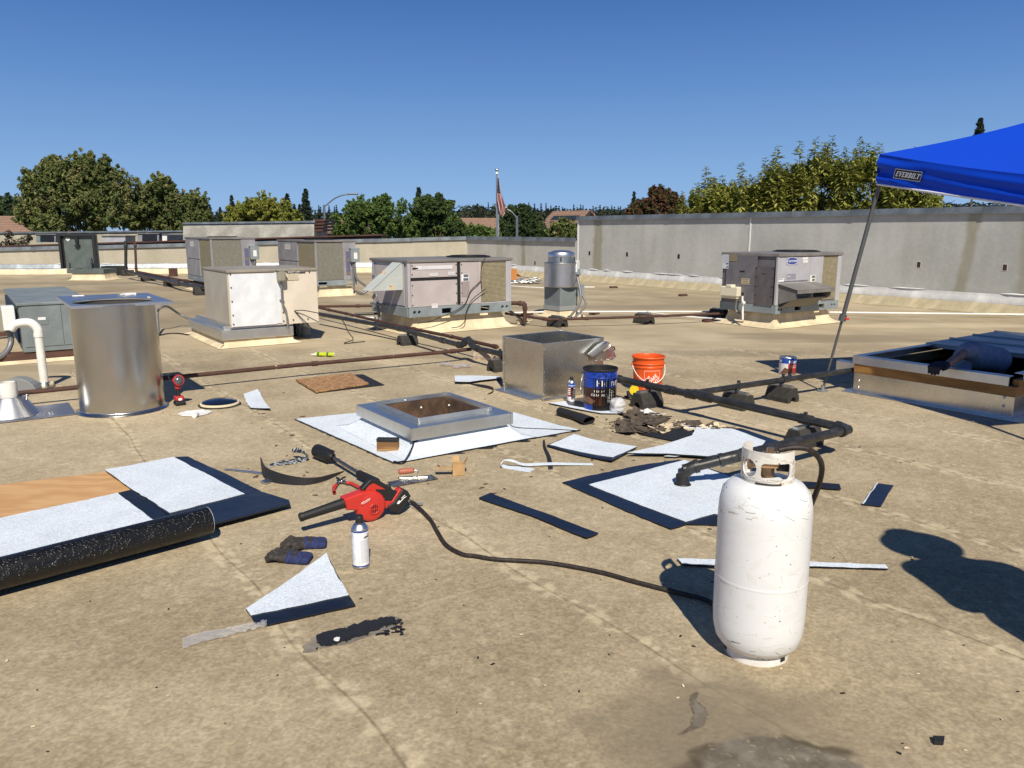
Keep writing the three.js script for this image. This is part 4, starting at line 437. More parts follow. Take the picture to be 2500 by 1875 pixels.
  // loose control wires drooping over the front
  const w1 = [[1975, 985], [1940, 1020], [1890, 1070], [1840, 1180], [1760, 1240], [1640, 1290], [1540, 1330], [1440, 1345]].map(([x, y]) => { const [u, v] = c.F2('2', x, y); return V(u, v, .03); }), w2 = [[2010, 1052], [1960, 1090], [1890, 1150], [1845, 1250], [1835, 1320], [1790, 1368], [1720, 1382]].map(([x, y]) => { const [u, v] = c.F2('2', x, y); return V(u, Math.max(.03, v), .05); });
  part('loose_wire', tube(w1, .006, 60, 6), mCable, t); part('loose_wire', tube(w2, .006, 60, 6), mCable, t); part('loose_wire', tube([[2015, 790], [1985, 860], [1978, 960], [1985, 1050]].map(([x, y]) => { const [u, v] = c.F2('2', x, y); return V(u, v, .02); }), .005, 30, 6), mCable, t);
}
// --- the two grey units behind, alike but for what is fixed to them
function greyUnit(label, near, rx, lx, ty, r0, xs) {
  const c = cabinet('condensing_unit', label, near, .24, rx, lx, ty), { t, W, D, T, hB } = c, r = hB + .12; curb(t, .12, W - .12, -D + .1, -.1, hB, mCream, .22, mWoodDark);
  part('cabinet', span(.012, W - .012, r, T - .03, -D + .012, -.035), mLav, t); part('top_panel', rspan(-.02, W + .02, T - .04, T, -D - .015, .018, .008), mTopGray, t); part('fan_grille', cyl(.34, .34, .02, W * .55, T + .012, -D * .45), mBlk, t);
  part('base_rail', railFront(W, hB, r, [], [[W * .15, .2], [W * .82, .2]]), mRail, t); part('base_rail', rspan(-.006, .03, hB, r, -D, -.032), mRail, t);
  const xa = W * .04, xb = W * .68; coilGuard(t, 'condenser_coil', xa, xb, r + .01, T - .05, mCoil2); part('corner_post', [rspan(-.008, xa, r, T - .042, -.03, .008)], mLav, t); part('service_panel', rspan(xb, W, r, T - .042, -.03, .006), mLav, t); part('side_coil', span(-.004, .02, r + .02, T - .06, -D * .42, -.05), mCoil, t); pieces('side_panel', [rspan(-.012, .02, r + (T - r) * .45, T - .05, -D + .03, -D * .45), rspan(-.012, .02, r + .01, r + (T - r) * .43, -D + .03, -D * .45)], mLav, t);
  const yb = r + (T - r) * .5; part('faded_strip', span(xb + .06, xb + .16, r + .1, T - .25, .001, .009), std(null, .6, 0, { map: tex(128, .9, (u, v) => lin(S(96, 96, 128), S(128, 112, 92), sm(.35, .6, fbm(u * 3, v * 9, 2, 3)))) }), t);
  const bx = W + .02, by = r + (T - r) * .62; part('disconnect_switch', [rbox(.2, .3, .12, W - .06, by, .07, .01), rbox(.215, .03, .13, W - .06, by + .15, .07, .008)], mRail, t); part('disconnect_switch_label', span(W - .1, W - .02, by - .08, by + .06, .131, .135), mWhite, t); part('flex_conduit', tube([V(W - .06, by - .15, .07), V(W - .06, by - .4, .08), V(W - .02, r, .1), V(W + .15, hB - .03, .14), V(W + .2, .12, .14), V(W + .08, .05, .12), V(W - .08, .1, .1)], .028, 50, 8), mCond, t); part('conduit', rod(V(W - .1, by - .15, .06), V(W - .1, .12, .06), .02), mCond, t);
  decalL('label', -D * .78, -D * .62, T - .22, T - .1, .014, plainLabel('#d6d2c8', '#a09a8e', 3), t); return c;
}
greyUnit('grey condensing unit nearer the roof hatch, partly behind the white cooler', [521, 694], 629, 460, 580, '1');
greyUnit('grey condensing unit between the white cooler and the long pinkish unit', [773.6, 699], 871, 683, 587, '2');
{ // --- white evaporative cooler with the sheet-metal patch
  const c = cabinet('evaporative_cooler', 'white and tan cooler cabinet with a bright sheet-metal patch on galvanized curb', q('6', 430, 693), .25, q('6', 1170, 0)[0], q('6', 225, 0)[0], q('6', 0, 207)[1]), { t, W, D, T, hB, O } = c, toL = local(O, TH);
  const k0 = toL(G(q('6', 360, 868))), kx = toL(G(q('6', 920, 812))), kz = toL(G(q('6', 120, 742)));
  curb(t, k0.x + .06, kx.x, kz.z + .05, k0.z - .06, .12, mCream, .12); part('curb_flashing', [rspan(k0.x, kx.x + .03, .1, hB - .03, k0.z - .03, k0.z + .0), rspan(k0.x, k0.x + .03, .1, hB - .03, kz.z, k0.z - .031), rspan(kx.x, kx.x + .03, .1, hB - .03, kz.z, k0.z - .031), span(k0.x + .03, kx.x, hB - .05, hB - .034, kz.z, k0.z - .03), rspan(k0.x + .05, kx.x - .05, hB - .034, hB + .01, k0.z - .14, k0.z - .09), rspan(k0.x + .09, k0.x + .14, hB - .034, hB + .01, kz.z, k0.z - .15)], mGalv, t);
  part('cabinet', [span(.006, W, hB + .0, T - .03, -D, -.004)], mTan, t); part('top_panel', rspan(-.012, W + .012, T - .035, T, -D - .012, .012, .008), mTanTop, t); 
  const xp = c.F2('6', 805, 450)[0], xs = c.F2('6', 850, 450)[0]; part('sheet_metal_patch', grid(14, 12, (u, v) => V(.012 + (xp - .012) * u, hB + .01 + (T - hB - .06) * v, .006 + .006 * fbm(u * 4, v * 4 + 3, 3))), mGalvWhite, t); part('patch_strip', rspan(xp + .002, xs, hB + .02, T - .04, .001, .006, .001), mGalvWhite, t); part('side_panel', rspan(-.006, .01, hB + .03, T - .04, -D + .02, -.02), paint(S(176, 168, 152), S(190, 182, 166), .55), t);
  screws(t, [.06, .22, .46, .7, .93].flatMap((k) => [[.03, hB + (T - hB) * k, .014], [xs + .02, hB + (T - hB) * k, .004]]).concat([.2, .4, .6, .8].map((k) => [xs + (W - xs) * k, T - .05, .004]), [.3, .7].map((k) => [xs + (W - xs) * k, hB + .05, .004])));
  c.front('name_badge', '6', 897, 206, 1055, 228, text(320, 48, '#3d3a38', (g) => { g.fillStyle = '#f2efe8'; g.font = 'italic bold 38px sans-serif'; g.fillText('MasterCool', 8, 37); g.fillStyle = '#8a8680'; g.fillRect(222, 18, 90, 14); }), .006); c.front('label', '6', 900, 236, 1000, 285, text(96, 48, '#d6cab2', (g) => print(g, 96, 48, 5, '#8f8874')), .006);
  { const [u, v] = c.F2('6', 838, 252); part('outlet_box', [rbox(.1, .145, .1, u, v, .06, .025), rbox(.112, .02, .108, u, v + .07, .06, .008)], std([.3, .28, .22], .4), t); const e = c.F2('6', 890, 668); part('conduit', tube([V(u, v - .07, .05), V(u, v - .25, .05), V(u + .005, v - .36, .05), V(u + .04, hB + .16, .06), V(e[0], hB - .05, .08)], .014, 40, 8), mCond, t); part('conduit_clip', rbox(.06, .018, .03, u, v - .3, .03), mGalv, t); }
  { const [u, v] = c.F2('6', 962, 548); part('thermostat_wire', tube([V(u, v, .01), V(u + .12, v + .0, .06), V(u + .35, v - .06, .14), V(u + .55, v - .12, .2), V(u + .62, v - .3, .28), V(u + .62, .04, .42), V(u + .45, .012, .52), V(u + .75, .012, .5)], .006, 80, 6), mCable, t); part('wire_tail', tube([V(u, v, .01), V(u + .1, v - .12, .03), V(u + .2, v - .24, .06)], .006, 20, 6), mCable, t); }
}
{ // --- slate condenser at the left edge
  const c = cabinet('condenser', 'slate grey condenser cabinet on a timber sleeper behind the steel drum', q('5', 195, 625), .12, 232, q('5', 80, 0)[0], q('5', 0, 207)[1]), { t, W, D, T, hB } = c;
  part('cabinet', span(.006, W, hB, T - .03, -D, -.004), mSlate, t); part('top_panel', rspan(-.015, W + .015, T - .035, T, -D - .015, .015, .01), mSlate, t); const xm = c.F2('5', 530, 400)[0]; panels(t, [['front_panel', .03, xm, hB + .05, T - .04], ['front_panel', xm, W - .02, hB + .05, T - .04]], mSlate);
  for (let i = 0; i < 22; i++) { const y = hB + .08 + i * (T - hB - .14) / 22; part('louver', mv(box(.02, .006, D * .86), -.008, y, -D * .52, 0, 0, .5), mScrew, t); }
  c.front('brand_plate', '5', 318, 328, 386, 347, mWhite, .01, .006); c.front('label', '5', 338, 352, 410, 385, plainLabel('#7d8688', '#656e70', 4), .009);
  pieces('timber_sleeper', [span(-.25, W + .1, .03, hB - .002, -.12, -.02), span(-.25, W + .1, .03, hB - .002, -D + .05, -D + .15)], mWoodDark, t); part('sleeper_pad', grid(16, 2, (u, v) => V(-.3 + (W + .45) * u, .004 + .03 * v, .06 - .08 * v + .02 * fbm(u * 9, 2, 2))), mCream, t);
  part('disconnect_box', [rbox(.12, .26, .22, -.09, hB + .38, -.12, .01)], mWhite, t); part('outlet_cover', rbox(.06, .26, .14, -.16, hB + .36, -.1, .02), std([.3, .28, .22], .4), t); part('flex_conduit', tube([V(-.1, hB + .24, -.12), V(-.1, hB + .1, -.1), V(-.2, .1, -.02), V(-.45, .06, .04), V(-.9, .05, .06)], .03, 40, 8), mCond, t); part('refrigerant_line', tube([V(-.16, hB + .3, -.1), V(-.6, hB + .3, -.14), V(-1.2, hB + .32, -.2)], .025, 20, 8), mBlk, t);
}
{ // --- round exhaust fan on its pedestal
  const P = G(q('3', 575, 1300)), t = thing('exhaust_fan', 'round bare-metal exhaust fan on grey pedestal in front of the low parapet', 'exhaust fan', P, TH), W = solve(P, B, q('3', 725, 0)[0], 0) * .98, D = solve(P, A, q('3', 442, 0)[0], 0) * .98, y = (py) => solve(P, UP, q('3', 0, py)[1], 1), cx = W / 2, cz = -D / 2, R = 135 * .2893 / F * 13.2 * 1.07, Pc = P.clone().addScaledVector(B, cx).addScaledVector(A, -cz), yc0 = (py) => solve(Pc, UP, q('3', 0, py)[1], 1);
  curb(t, .02, W - .02, -D + .02, -.02, y(1245), mCream, .14); part('pedestal', [span(0, W, y(1245), y(1025), -D, 0)], mSlate, t); part('pedestal_band', [span(-.01, W + .01, y(1240), y(1205), -D - .01, .01)], std([.36, .38, .39], .4, .3), t);
  const yb = yc0(1035), yt = yc0(835), yn = yc0(782), yc = yc0(742); part('wind_band', mv(lathe([[R * .98, yb], [R, yb + .02], [R, yt - .03], [R * 1.05, yt], [R * 1.03, yt + .006], [R * .96, yt - .01], [R * .95, yb]], 56), cx, 0, cz), mAlu, t); part('band_floor', cyl(R * .97, R * .97, .01, cx, yb + .005, cz), mSlate, t);
  part('motor_neck', cyl(R * .77, R * .77, yn - yt + .1, cx, (yn + yt) / 2 - .05, cz, 0, 0, 0, 40), mGalvOld, t); part('motor_dome', mv(lathe([[R * .78, yn - .01], [R * .79, yn + .02], [R * .77, yn + .07], [R * .68, yc - .005], [R * .45, yc + .022], [0, yc + .03]], 48), cx, 0, cz), mAlu, t); part('dome_clip', [-1, 1].map((s) => rbox(.02, .08, .02, cx + s * R * .5, yn - .04, cz + R * .6)), mBlk, t);
  part('switch_plate', rbox(.12, .2, .02, cx + R * .55, y(868), cz + R * .86, .004, 0, .5, 0), mWhite, t); part('switch_box', rbox(.1, .1, .08, cx + R * .55, y(915), cz + R * .88, .01, 0, .5, 0), mRail, t); part('conduit', tube([V(cx + R * .55, y(930), cz + R * .9), V(cx + R * .5, y(980), cz + R * .95), V(cx + .05, y(1150), .25), V(-.08, y(1280), .35), V(-.1, .06, .36)], .022, 50, 8), mCond, t); part('conduit', tube([V(cx + R * .4, yb, .1), V(cx + .12, y(1180), .3), V(.04, y(1280), .35), V(-.02, .04, .34)], .018, 40, 8), mCond, t);
  part('junction_box', rbox(.16, .2, .2, W + .1, y(1078), -D * .3, .01), mRail, t); decalF('label', cx + R * .62, cx + R * .85, y(930), y(890), cz + R + .002, plainLabel('#b9bcc0', '#8d9094', 3, 32, 32), t);
}
{ // --- open roof hatch
  const O = DZ(q('1', 700, 1130), -23.3).setY(0), t = thing('roof_hatch', 'open grey roof hatch with its lid standing upright beside the beige parapet', 'roof hatch', O, 0); let u = (x) => solve(O, V(1, 0, 0), q('1', x, 0)[0], 0), v = (y) => solve(O, UP, q('1', 0, y)[1], 1); const d = .68;
  curb(t, u(620), u(875), -d, -.05, v(1085), mCream, .16); part('curb_cap', [rspan(u(575), u(885), v(1098), v(1062), -.08, .02), rspan(u(575), u(600), v(1098), v(1062), -d, -.081), rspan(u(860), u(885), v(1098), v(1062), -d, -.081), rspan(u(575), u(885), v(1098), v(1062), -d - .1, -d - .001)], mHatch, t); part('inner_cover', span(u(625), u(868), v(1100), v(1090), -d + .05, -.2), mHatch, t);
  const kz = (23.3 + d + .15) / 23.3, u0 = u, v0 = v; u = (x) => (O.x + u0(x)) * kz - O.x; v = (y) => H + (v0(y) - H) * kz; const lid = part('lid', [rspan(u(540), u(845), v(1055), v(768), -d - .25, -d - .15, .02)], mHatch, t); part('lid_rim', [rspan(u(540), u(560), v(1055), v(768), -d - .148, -d - .05), rspan(u(825), u(845), v(1055), v(768), -d - .148, -d - .05), rspan(u(561), u(824), v(782), v(768), -d - .148, -d - .05)], mScrew, lid); part('gasket', [rspan(u(562), u(572), v(1052), v(783), -d - .148, -d - .12), rspan(u(812), u(823), v(1052), v(783), -d - .148, -d - .12)], mBlk, lid);
  part('latch', [rbox(.1, .16, .06, u(690), v(820), -d - .11), rbox(.16, .04, .08, u(690), v(860), -d - .1), tube([V(u(670), v(855), -d - .1), V(u(690), v(870), -d - .05), V(u(710), v(855), -d - .1)], .012, 16)], mBlk, lid); part('warning_label', ext([[u(588), v(797)], [u(630), v(797)], [u(628), v(812)], [u(610), v(826)], [u(592), v(812)]], .004), mWhite, lid).position.z = -d - .148; pieces('hinge', [rbox(.06, .22, .06, u(602), v(1035), -d - .09), rbox(.06, .22, .06, u(800), v(1035), -d - .09)], mHatch, t); part('hold_arm', rod(V(u(795), v(960), -d - .1), V(u(835), v(1050), -.3), .018), mGalvOld, t);
}

// ---------------------------------------------------------------- pipe runs and what carries them
function pipeRun(name, label, pts, r, mat, o = {}) { // straight lengths with rounded fittings at the bends
  const O = V(pts[0].x, 0, pts[0].z), t = thing(name, label, 'pipe', O), P = pts.map((p) => p.clone().sub(O));
  for (let i = 0; i < P.length - 1; i++) part('pipe_length', rod(P[i], P[i + 1], r, r, 16), mat, t);
  for (let i = 1; i < P.length - 1; i++) { const a = P[i].clone().sub(P[i - 1]).normalize(), b = P[i + 1].clone().sub(P[i]).normalize(); if (a.dot(b) > .985) { if (o.coupling !== false) part('coupling', rod(P[i].clone().addScaledVector(a, -r * 1.6), P[i].clone().addScaledVector(a, r * 1.6), r * 1.22, r * 1.22, 16), mat, t); continue; } const k = r * 2.4, p0 = P[i].clone().addScaledVector(a, -k), p1 = P[i].clone().addScaledVector(b, k); const c = new THREE.QuadraticBezierCurve3(p0, P[i].clone(), p1); part('elbow', [new THREE.TubeGeometry(c, 14, r * 1.22, 14), rod(p0.clone().addScaledVector(a, -r * .7), p0.clone().addScaledVector(a, r * .15), r * 1.36, r * 1.36, 16), rod(p1.clone().addScaledVector(b, -r * .15), p1.clone().addScaledVector(b, r * .7), r * 1.36, r * 1.36, 16)], o.elbow ?? mat, t); }
  for (const f of o.collars ?? []) { const i = Math.min(P.length - 2, Math.floor(f)), c = P[i].clone().lerp(P[i + 1], f - i), a = P[i + 1].clone().sub(P[i]).normalize(); part('coupling', rod(c.clone().addScaledVector(a, -r * 1.5), c.clone().addScaledVector(a, r * 1.5), r * 1.3, r * 1.3, 16), o.collarMat ?? mat, t); }
  return t;
}
const g1 = (r, x, y, h) => G(q(r, x, y), h);
const HP = .18, MR = .029, OUT = g1('E', 1085, 1000, 0), OUTH = solve(OUT, UP, q('E', 0, 800)[1], 1);   // the outlet in the patch
pipeRun('drain_pipe', 'thick black drain pipe running from the white cooler to the patched outlet', [g1('6', 1165, 575, HP), g1('6', 1850, 700, HP), g1('I', 0, 490, HP), g1('I', 330, 580, HP), g1('I', 440, 455, HP + .085), g1('I', 530, 615, HP), g1('I', 1000, 720, HP), g1('A', 1225, 620, HP), g1('A', 2180, 826, HP), g1('8', 60, 522, HP), g1('8', 740, 675, HP), g1('8', 1030, 742, HP), g1('8', 260, 925, HP), OUT.clone().setY(OUTH), V(OUT.x, -.02, OUT.z)], MR, mPipeBlk, { collars: [9.02, 8.6] });
{ const P = OUT, t = single('pipe_boot', 'ribbed black rubber boot where the drain pipe enters the white patch', 'pipe boot', [0, 1, 2, 3].map((k) => cyl(.042 - k * .001, .04 - k * .001, .012, 0, .016 + k * .014, 0, 0, 0, 0, 24)).concat([cyl(.052, .044, .012, 0, .008, 0)]), mBlk, V(P.x, .008, P.z)); }
pipeRun('drain_pipe', 'black branch pipe from the bend to the open metal curb', [g1('8', -60, 503, HP), g1('8', 600, 405, HP), g1('8', 1075, 340, HP)], .024, mPipeBlk, { collars: [.05] });
pipeRun('gas_pipe', 'rusty brown gas pipe crossing the roof behind the steel drum', [g1('D', -300, 1160, .12), g1('D', 700, 1062, .12), g1('6', 0, 1105, .13), g1('6', 1000, 1006, .13), g1('I', 40, 688, .13), g1('I', 480, 640, .13)], .02, mRust, { coupling: false, collars: [3.1, 4.3] });
pipeRun('gas_pipe', 'rusty gas pipe beside the black drain pipe ending in a capped tee', [g1('6', 1165, 522, .2), g1('6', 1400, 572, .2), g1('6', 1900, 688, .2), g1('I', 150, 425, .2), g1('I', 930, 605, .2)], .02, mRust, { collars: [.4, 2.2, 3.95] });
pipeRun('gas_pipe', 'short rusty branch pipe between white cooler and pinkish unit', [g1('6', 1165, 512, .2), g1('6', 1500, 508, .2), g1('6', 1640, 506, .2)], .022, mRust, { collars: [1.02] });
pipeRun('pipe_stub', 'short black pipe stub beside the rusty branch pipe', [g1('6', 1470, 577, .16), g1('6', 1665, 572, .16)], .02, mPipeBlk, {});
pipeRun('gas_pipe', 'thin brown gas pipe from pinkish unit to dark badge unit', [g1('3', 118, 1262, .16), g1('3', 480, 1315, .12), g1('3', 1280, 1290, .14), g1('3', 1960, 1262, .14)], .02, mRust, { collars: [.9, 1.4] });
pipeRun('gas_pipe', 'brown pipe end with a downturned elbow beside the pinkish unit', [g1('3', 160, 1175, .35), g1('3', 282, 1178, .35), (() => { const p = g1('3', 282, 1178, .35); p.y = .05; return p; })()], .03, mRust, {});
const wp = (label, pts, r = .014) => pipeRun('condensate_pipe', label, pts, r, mPvc, { coupling: false });
wp('white plastic pipe running behind the exhaust fan', [g1('3', 160, 1257, .06), g1('3', 440, 1250, .06), g1('3', 1230, 1247, .06), g1('3', 1955, 1248, .06)]);
wp('white drain pipe slanting towards the dark badge unit', [g1('3', 1290, 1245, .06), g1('3', 1500, 1278, .05), g1('3', 2080, 1322, .05), g1('3', 2112, 1338, .03), g1('3', 2150, 1322, .05)]);
wp('white pipe between pinkish unit and tall wall', [g1('3', 170, 1032, .06), g1('3', 300, 1040, .06), g1('3', 440, 1046, .06)]);
wp('short white pipe with dark end behind the exhaust fan', [g1('3', 730, 1040, .06), g1('3', 870, 1041, .06)]);
wp('white pipe running off behind the canopy pole', [q('F', 1960, 1160), [2500, 768]].map((p) => G(p, .06)), .016);
wp('loose white pipe ends lying under the rusty pipe', [g1('6', 1470, 600, .05), g1('6', 1640, 608, .05), g1('6', 1640, 655, .02)], .016);
pipeRun('riser_pipe', 'dark pipe climbing the beige parapet and running along the roof', [DZ(q('1', 1062, 838), -24.6), DZ(q('1', 1062, 838), -23.95), DZ(q('1', 1062, 1082), -23.95), g1('1', 1420, 1160, .16), g1('6', -10, 318, .18), g1('6', 195, 352, .18)], .045, mPipeBlk, {});
pipeRun('riser_pipe', 'rusty pipe climbing the beige parapet beside the dark pipe', [DZ(q('1', 1140, 842), -24.6), DZ(q('1', 1140, 842), -23.95), DZ(q('1', 1150, 1082), -23.95), g1('1', 1560, 1160, .16), g1('6', 195, 322, .18)], .035, mRust, { collars: [3.05, 3.15] });
function foamBlock(label, px, turn, mat, o = {}) {
  const k = o.k ?? 1, P = px.isVector3 ? px : G(px), t = thing('pipe_support', label, 'pipe support', P, turn, o.group), w = .15 * k, h = .115 * k, L = .23 * k, a = [];
  for (let i = 0; i <= 8; i++) a.push([w * .26 * Math.cos(Math.PI * (1 - i / 8)) * 1, h * .42 * Math.sin(Math.PI * i / 8)]);
  part('foam_block', mv(ext([[-w / 2, 0], ...a, [w / 2, 0], [w / 2, h * .3], [w * .28, h], [-w * .28, h], [-w / 2, h * .3]], L, { bevel: .003 }), 0, .003, -L / 2, 0, 0, 0), mat, t);
  if (o.strut !== false) { part('strut_channel', [span(-.021, .021, h + .004, h + .025, -L * .45, L * .45)], mGalv, t); if (o.clamp !== false) part('pipe_clamp', [mv(new THREE.TorusGeometry(.033, .0045, 6, 20), 0, HP, 0, 0, 0, 0), rbox(.022, .022, .02, 0, HP + .04, 0, .004), rbox(.01, HP - h - .02, .02, -.03, (HP + h) / 2, 0, .003)], mScrew, t); }
  if (o.print) { const s = part('red_print', mv(new THREE.PlaneGeometry(.1, .03), w * .405, h * .62, 0, 0, Math.PI / 2, 0), std(null, .8, 0, { map: canvasTex(128, 40, (g) => { g.fillStyle = '#33322e'; g.fillRect(0, 0, 128, 40); g.fillStyle = '#7c1f22'; g.fillRect(8, 14, 110, 3); g.fillRect(20, 24, 84, 3); }) }), t, true); s.rotation.order = 'YXZ'; s.rotation.z = .42; }
  return t;
}
const along = TH + Math.PI / 2; // tunnel across the pipe
const carry = (a, b, px) => { const P = G(a, HP), Q = G(b, HP), d = Q.clone().sub(P), t = solve(P, d, px, 0), w = P.addScaledVector(d, t); return V(w.x, 0, w.z); };
for (const [p, tr, lab] of [[carry(q('6', 1850, 700), q('I', 0, 490), q('6', 1915, 0)[0]), along, 'black foam block under the drain pipe, the one behind the metal box'], [carry(q('I', 530, 615), q('I', 1000, 720), q('I', 975, 0)[0]), along, 'black foam block half hidden at the side of the open metal box'], [carry(q('A', 1225, 620), q('A', 2180, 826), q('A', 1775, 0)[0]), along, 'black foam block in front of the orange bucket'], [carry(q('8', -60, 503), q('8', 600, 405), q('8', 285, 0)[0]), TH, 'black foam block with red print, nearer the bend of the branch pipe'], [carry(q('8', 600, 405), q('8', 1075, 340), q('8', 585, 0)[0]), TH, 'black foam block with red print beside the paint can'], [carry(q('8', 740, 675), q('8', 1030, 742), q('8', 735, 0)[0]), along, 'black foam block with tall clamp near the pipe corner']]) foamBlock(lab, p, tr, mFoamBlk, { group: 'black foam pipe supports', print: 1 });
for (const [p, tr, lab] of [[q('1', 1080, 1118), along, 'dark support block at the foot of the riser pipes'], [q('1', 1252, 1160), along, 'dark support block second along the pipes from the riser'], [q('1', 1450, 1205), along, 'dark support block third along the pipes from the riser'], [q('6', 190, 415), along, 'dark support block at the side of the white cooler']]) foamBlock(lab, p, tr, mFoamBlk, { k: 1.6, strut: false, group: 'support blocks along the riser pipes' });
for (const [p, tr, lab] of [[q('3', 555, 1372), TH, 'pale-footed support block in front of the exhaust fan'], [q('3', 1285, 1346), TH, 'support block midway along the thin brown gas pipe'], [q('3', 1915, 1300), TH, 'dark support block beside the dark badge unit']]) { const t = foamBlock(lab, p, tr, mFoamBlk, { k: 1.25, clamp: false, group: 'support blocks of the thin gas pipe' }); }
for (const [x, y] of [[868, 1262], [1300, 1258], [1850, 1255], [300, 1268], [1826, 1326], [1615, 1108], [1030, 1040]]) single('wood_shim', 'small dark wooden shim lying by the white drain pipes', 'wood shim', rbox(.2, .045, .1, 0, .024, 0, .006), mWoodDark, g1('3', x, y + 8, 0), rnd(.4, .9), 'wooden shims by the drain pipes');
foamBlock('tan foam block lying beneath the drain pipe loop', q('I', 740, 810), TH + .3, mFoamTan, { strut: false, k: 1.05 });
{ const P = g1('D', 272, 1100, 0), t = single('pipe_saddle', 'grey half-round saddle behind the flashing cone', 'pipe support', mv(ext([[-.16, 0], [.16, 0], ...Array.from({ length: 13 }, (_, i) => [.16 * Math.cos(Math.PI * i / 12), .13 * Math.sin(Math.PI * i / 12)])], .12, { bevel: .006 }), 0, .008, -.06), mGrayPl, P, .15); }
single('curb_shade_tray', 'added dark tray standing in for the shaded side of the hatch curb', 'tray', [span(-.3, .3, .02, .3, -.01, .01), span(-.3, -.28, .02, .3, -.4, -.012), span(.28, .3, .02, .3, -.4, -.012), span(-.3, .3, .02, .3, -.42, -.402), span(-.29, .29, .01, .019, -.4, 0)], mBlk, g1('1', 935, 1115, 0), 0);  // added tray; its black stands for the curb side lying in shadow
single('steel_bracket', 'small rusty square bracket against the parapet foot', 'bracket', [rspan(-.14, .14, 0, .26, -.03, .0), rspan(-.14, .14, 0, .03, .001, .12)], mRust, g1('1', 1463, 1122, 0), 0);
// condenser lines beside the cooler and drum
single('power_cable', 'grey cable looping from the drum towards the white cooler', 'cable', tube([g1('5', 1340, 470, .01), g1('5', 1330, 300, .25), g1('5', 1350, 250, .34), g1('5', 1410, 235, .35), g1('5', 1500, 290, .22), g1('5', 1600, 340, .13), g1('5', 1700, 352, .12)], .018, 70, 8), mCond);
single('thin_wire', 'thin dark wire lying between the drum and the white cooler', 'wire', tube([g1('5', 1340, 480, .01), g1('5', 1420, 464, .012), g1('5', 1520, 464, .012), g1('5', 1630, 482, .012)], .008, 40, 6), mCable);
{ const P = g1('3', 275, 1355, 0), t = thing('conduit_stub', 'slanted conduit ending in a frayed white sealant clump by the pinkish unit', 'conduit', P); part('conduit', rod(V(-.5, .42, .08), V(0, .05, 0), .02), mCond, t); srand(8); part('sealant_clump', Array.from({ length: 14 }, () => rod(V(0, .02, 0), V(rnd(-.14, .14), rnd(.01, .09), rnd(-.1, .1)), .014, .006, 5)), mCream, t); part('strut', rod(V(-.56, .4, .1), V(-.5, 0, .05), .02), mRust, t); }

// ---------------------------------------------------------------- membrane pieces lying about
srand(44);
const edge = (pts, step = .05, jit = .0018) => { const o = []; for (let i = 0; i < pts.length; i++) { const a = pts[i], b = pts[(i + 1) % pts.length], n = Math.max(1, Math.round(Math.hypot(b[0] - a[0], b[1] - a[1]) / step)); for (let k = 0; k < n; k++) o.push([a[0] + (b[0] - a[0]) * k / n + (k ? rnd(-jit, jit) : 0), a[1] + (b[1] - a[1]) * k / n + (k ? rnd(-jit, jit) : 0)]); } return o; };
function sheet(name, label, category, out, o = {}) { // out: outline in pixels; gran: outline of the white granule face
  const W = out.map((p) => G(p, o.y ?? 0)), c = W.reduce((a, w) => a.add(w), V(0, 0, 0)).multiplyScalar(1 / W.length); c.y = 0; const L = (l) => l.map((p) => { const w = G(p, o.y ?? 0); return [w.x - c.x, w.z - c.z]; });
  const t = thing(name, label, category, c, 0, o.group), y = (o.y ?? 0) + .004, th = o.t ?? .005;
  const a0 = rnd(6.28), ext0 = Math.max(...L(out).map(([x, z]) => Math.hypot(x, z))), curl = o.curl ?? (o.mat ? 0 : rnd(.006, .02)), ph = rnd(40);   // sheets lie wavy, their ends lift a little
  const lift = (x, z) => { const s = (x * Math.cos(a0) + z * Math.sin(a0)) / ext0; return curl * Math.max(0, Math.abs(s) - .45) ** 2 / .3 + (o.mat ? 0 : .006 * fbm(x * 4 + ph, z * 4 + 7, 2)); };
  part(o.base ?? 'bitumen_sheet', warp(slab(edge(L(out), .05, o.jit), y, th), .09, lift), o.mat ?? mBit, t); if (o.gran) part('granule_surface', warp(slab(edge(L(o.gran === true ? out : o.gran), .05, .003), y + th + .0006, .002), .09, (x, z) => lift(x, z) + .0006), mGran, t);
  return t;
}
const MS = 'membrane_sheet';
const off = (p, x) => p; 
sheet('plywood_panel', 'orange-brown plywood panel under the membrane sheets at the left', 'plywood', [[-420, 1260], ...qs('a', 0, 338, 800, 240, 1180, 470), [60, 1300], [-420, 1400]], { mat: mWood, t: .012, base: 'panel', jit: .0005 });
sheet(MS, 'large white granule sheet with navy selvage over the end of the plywood', 'membrane', qs('a', 790, 222, 1310, 133, 1412, 129, 1700, 255, 1962, 388, 2168, 452, 2178, 482, 1900, 558, 1590, 640, 1290, 575), { y: .02, t: .009, gran: qs('a', 790, 224, 1308, 136, 1560, 265, 1836, 408, 1560, 480, 1275, 552, 1120, 450, 990, 372) });
sheet(MS, 'long white granule sheet partly under the black roll', 'membrane', [[-420, 1385], [0, 1271], ...qs('a', 885, 398, 990, 373, 1300, 575, 1450, 700, 0, 1080), [-420, 1560]], { y: .017, t: .006, gran: [[-418, 1386], [0, 1272], ...qs('a', 884, 400, 1040, 520, 1160, 610, 1300, 690, 0, 1070), [-418, 1550]] });
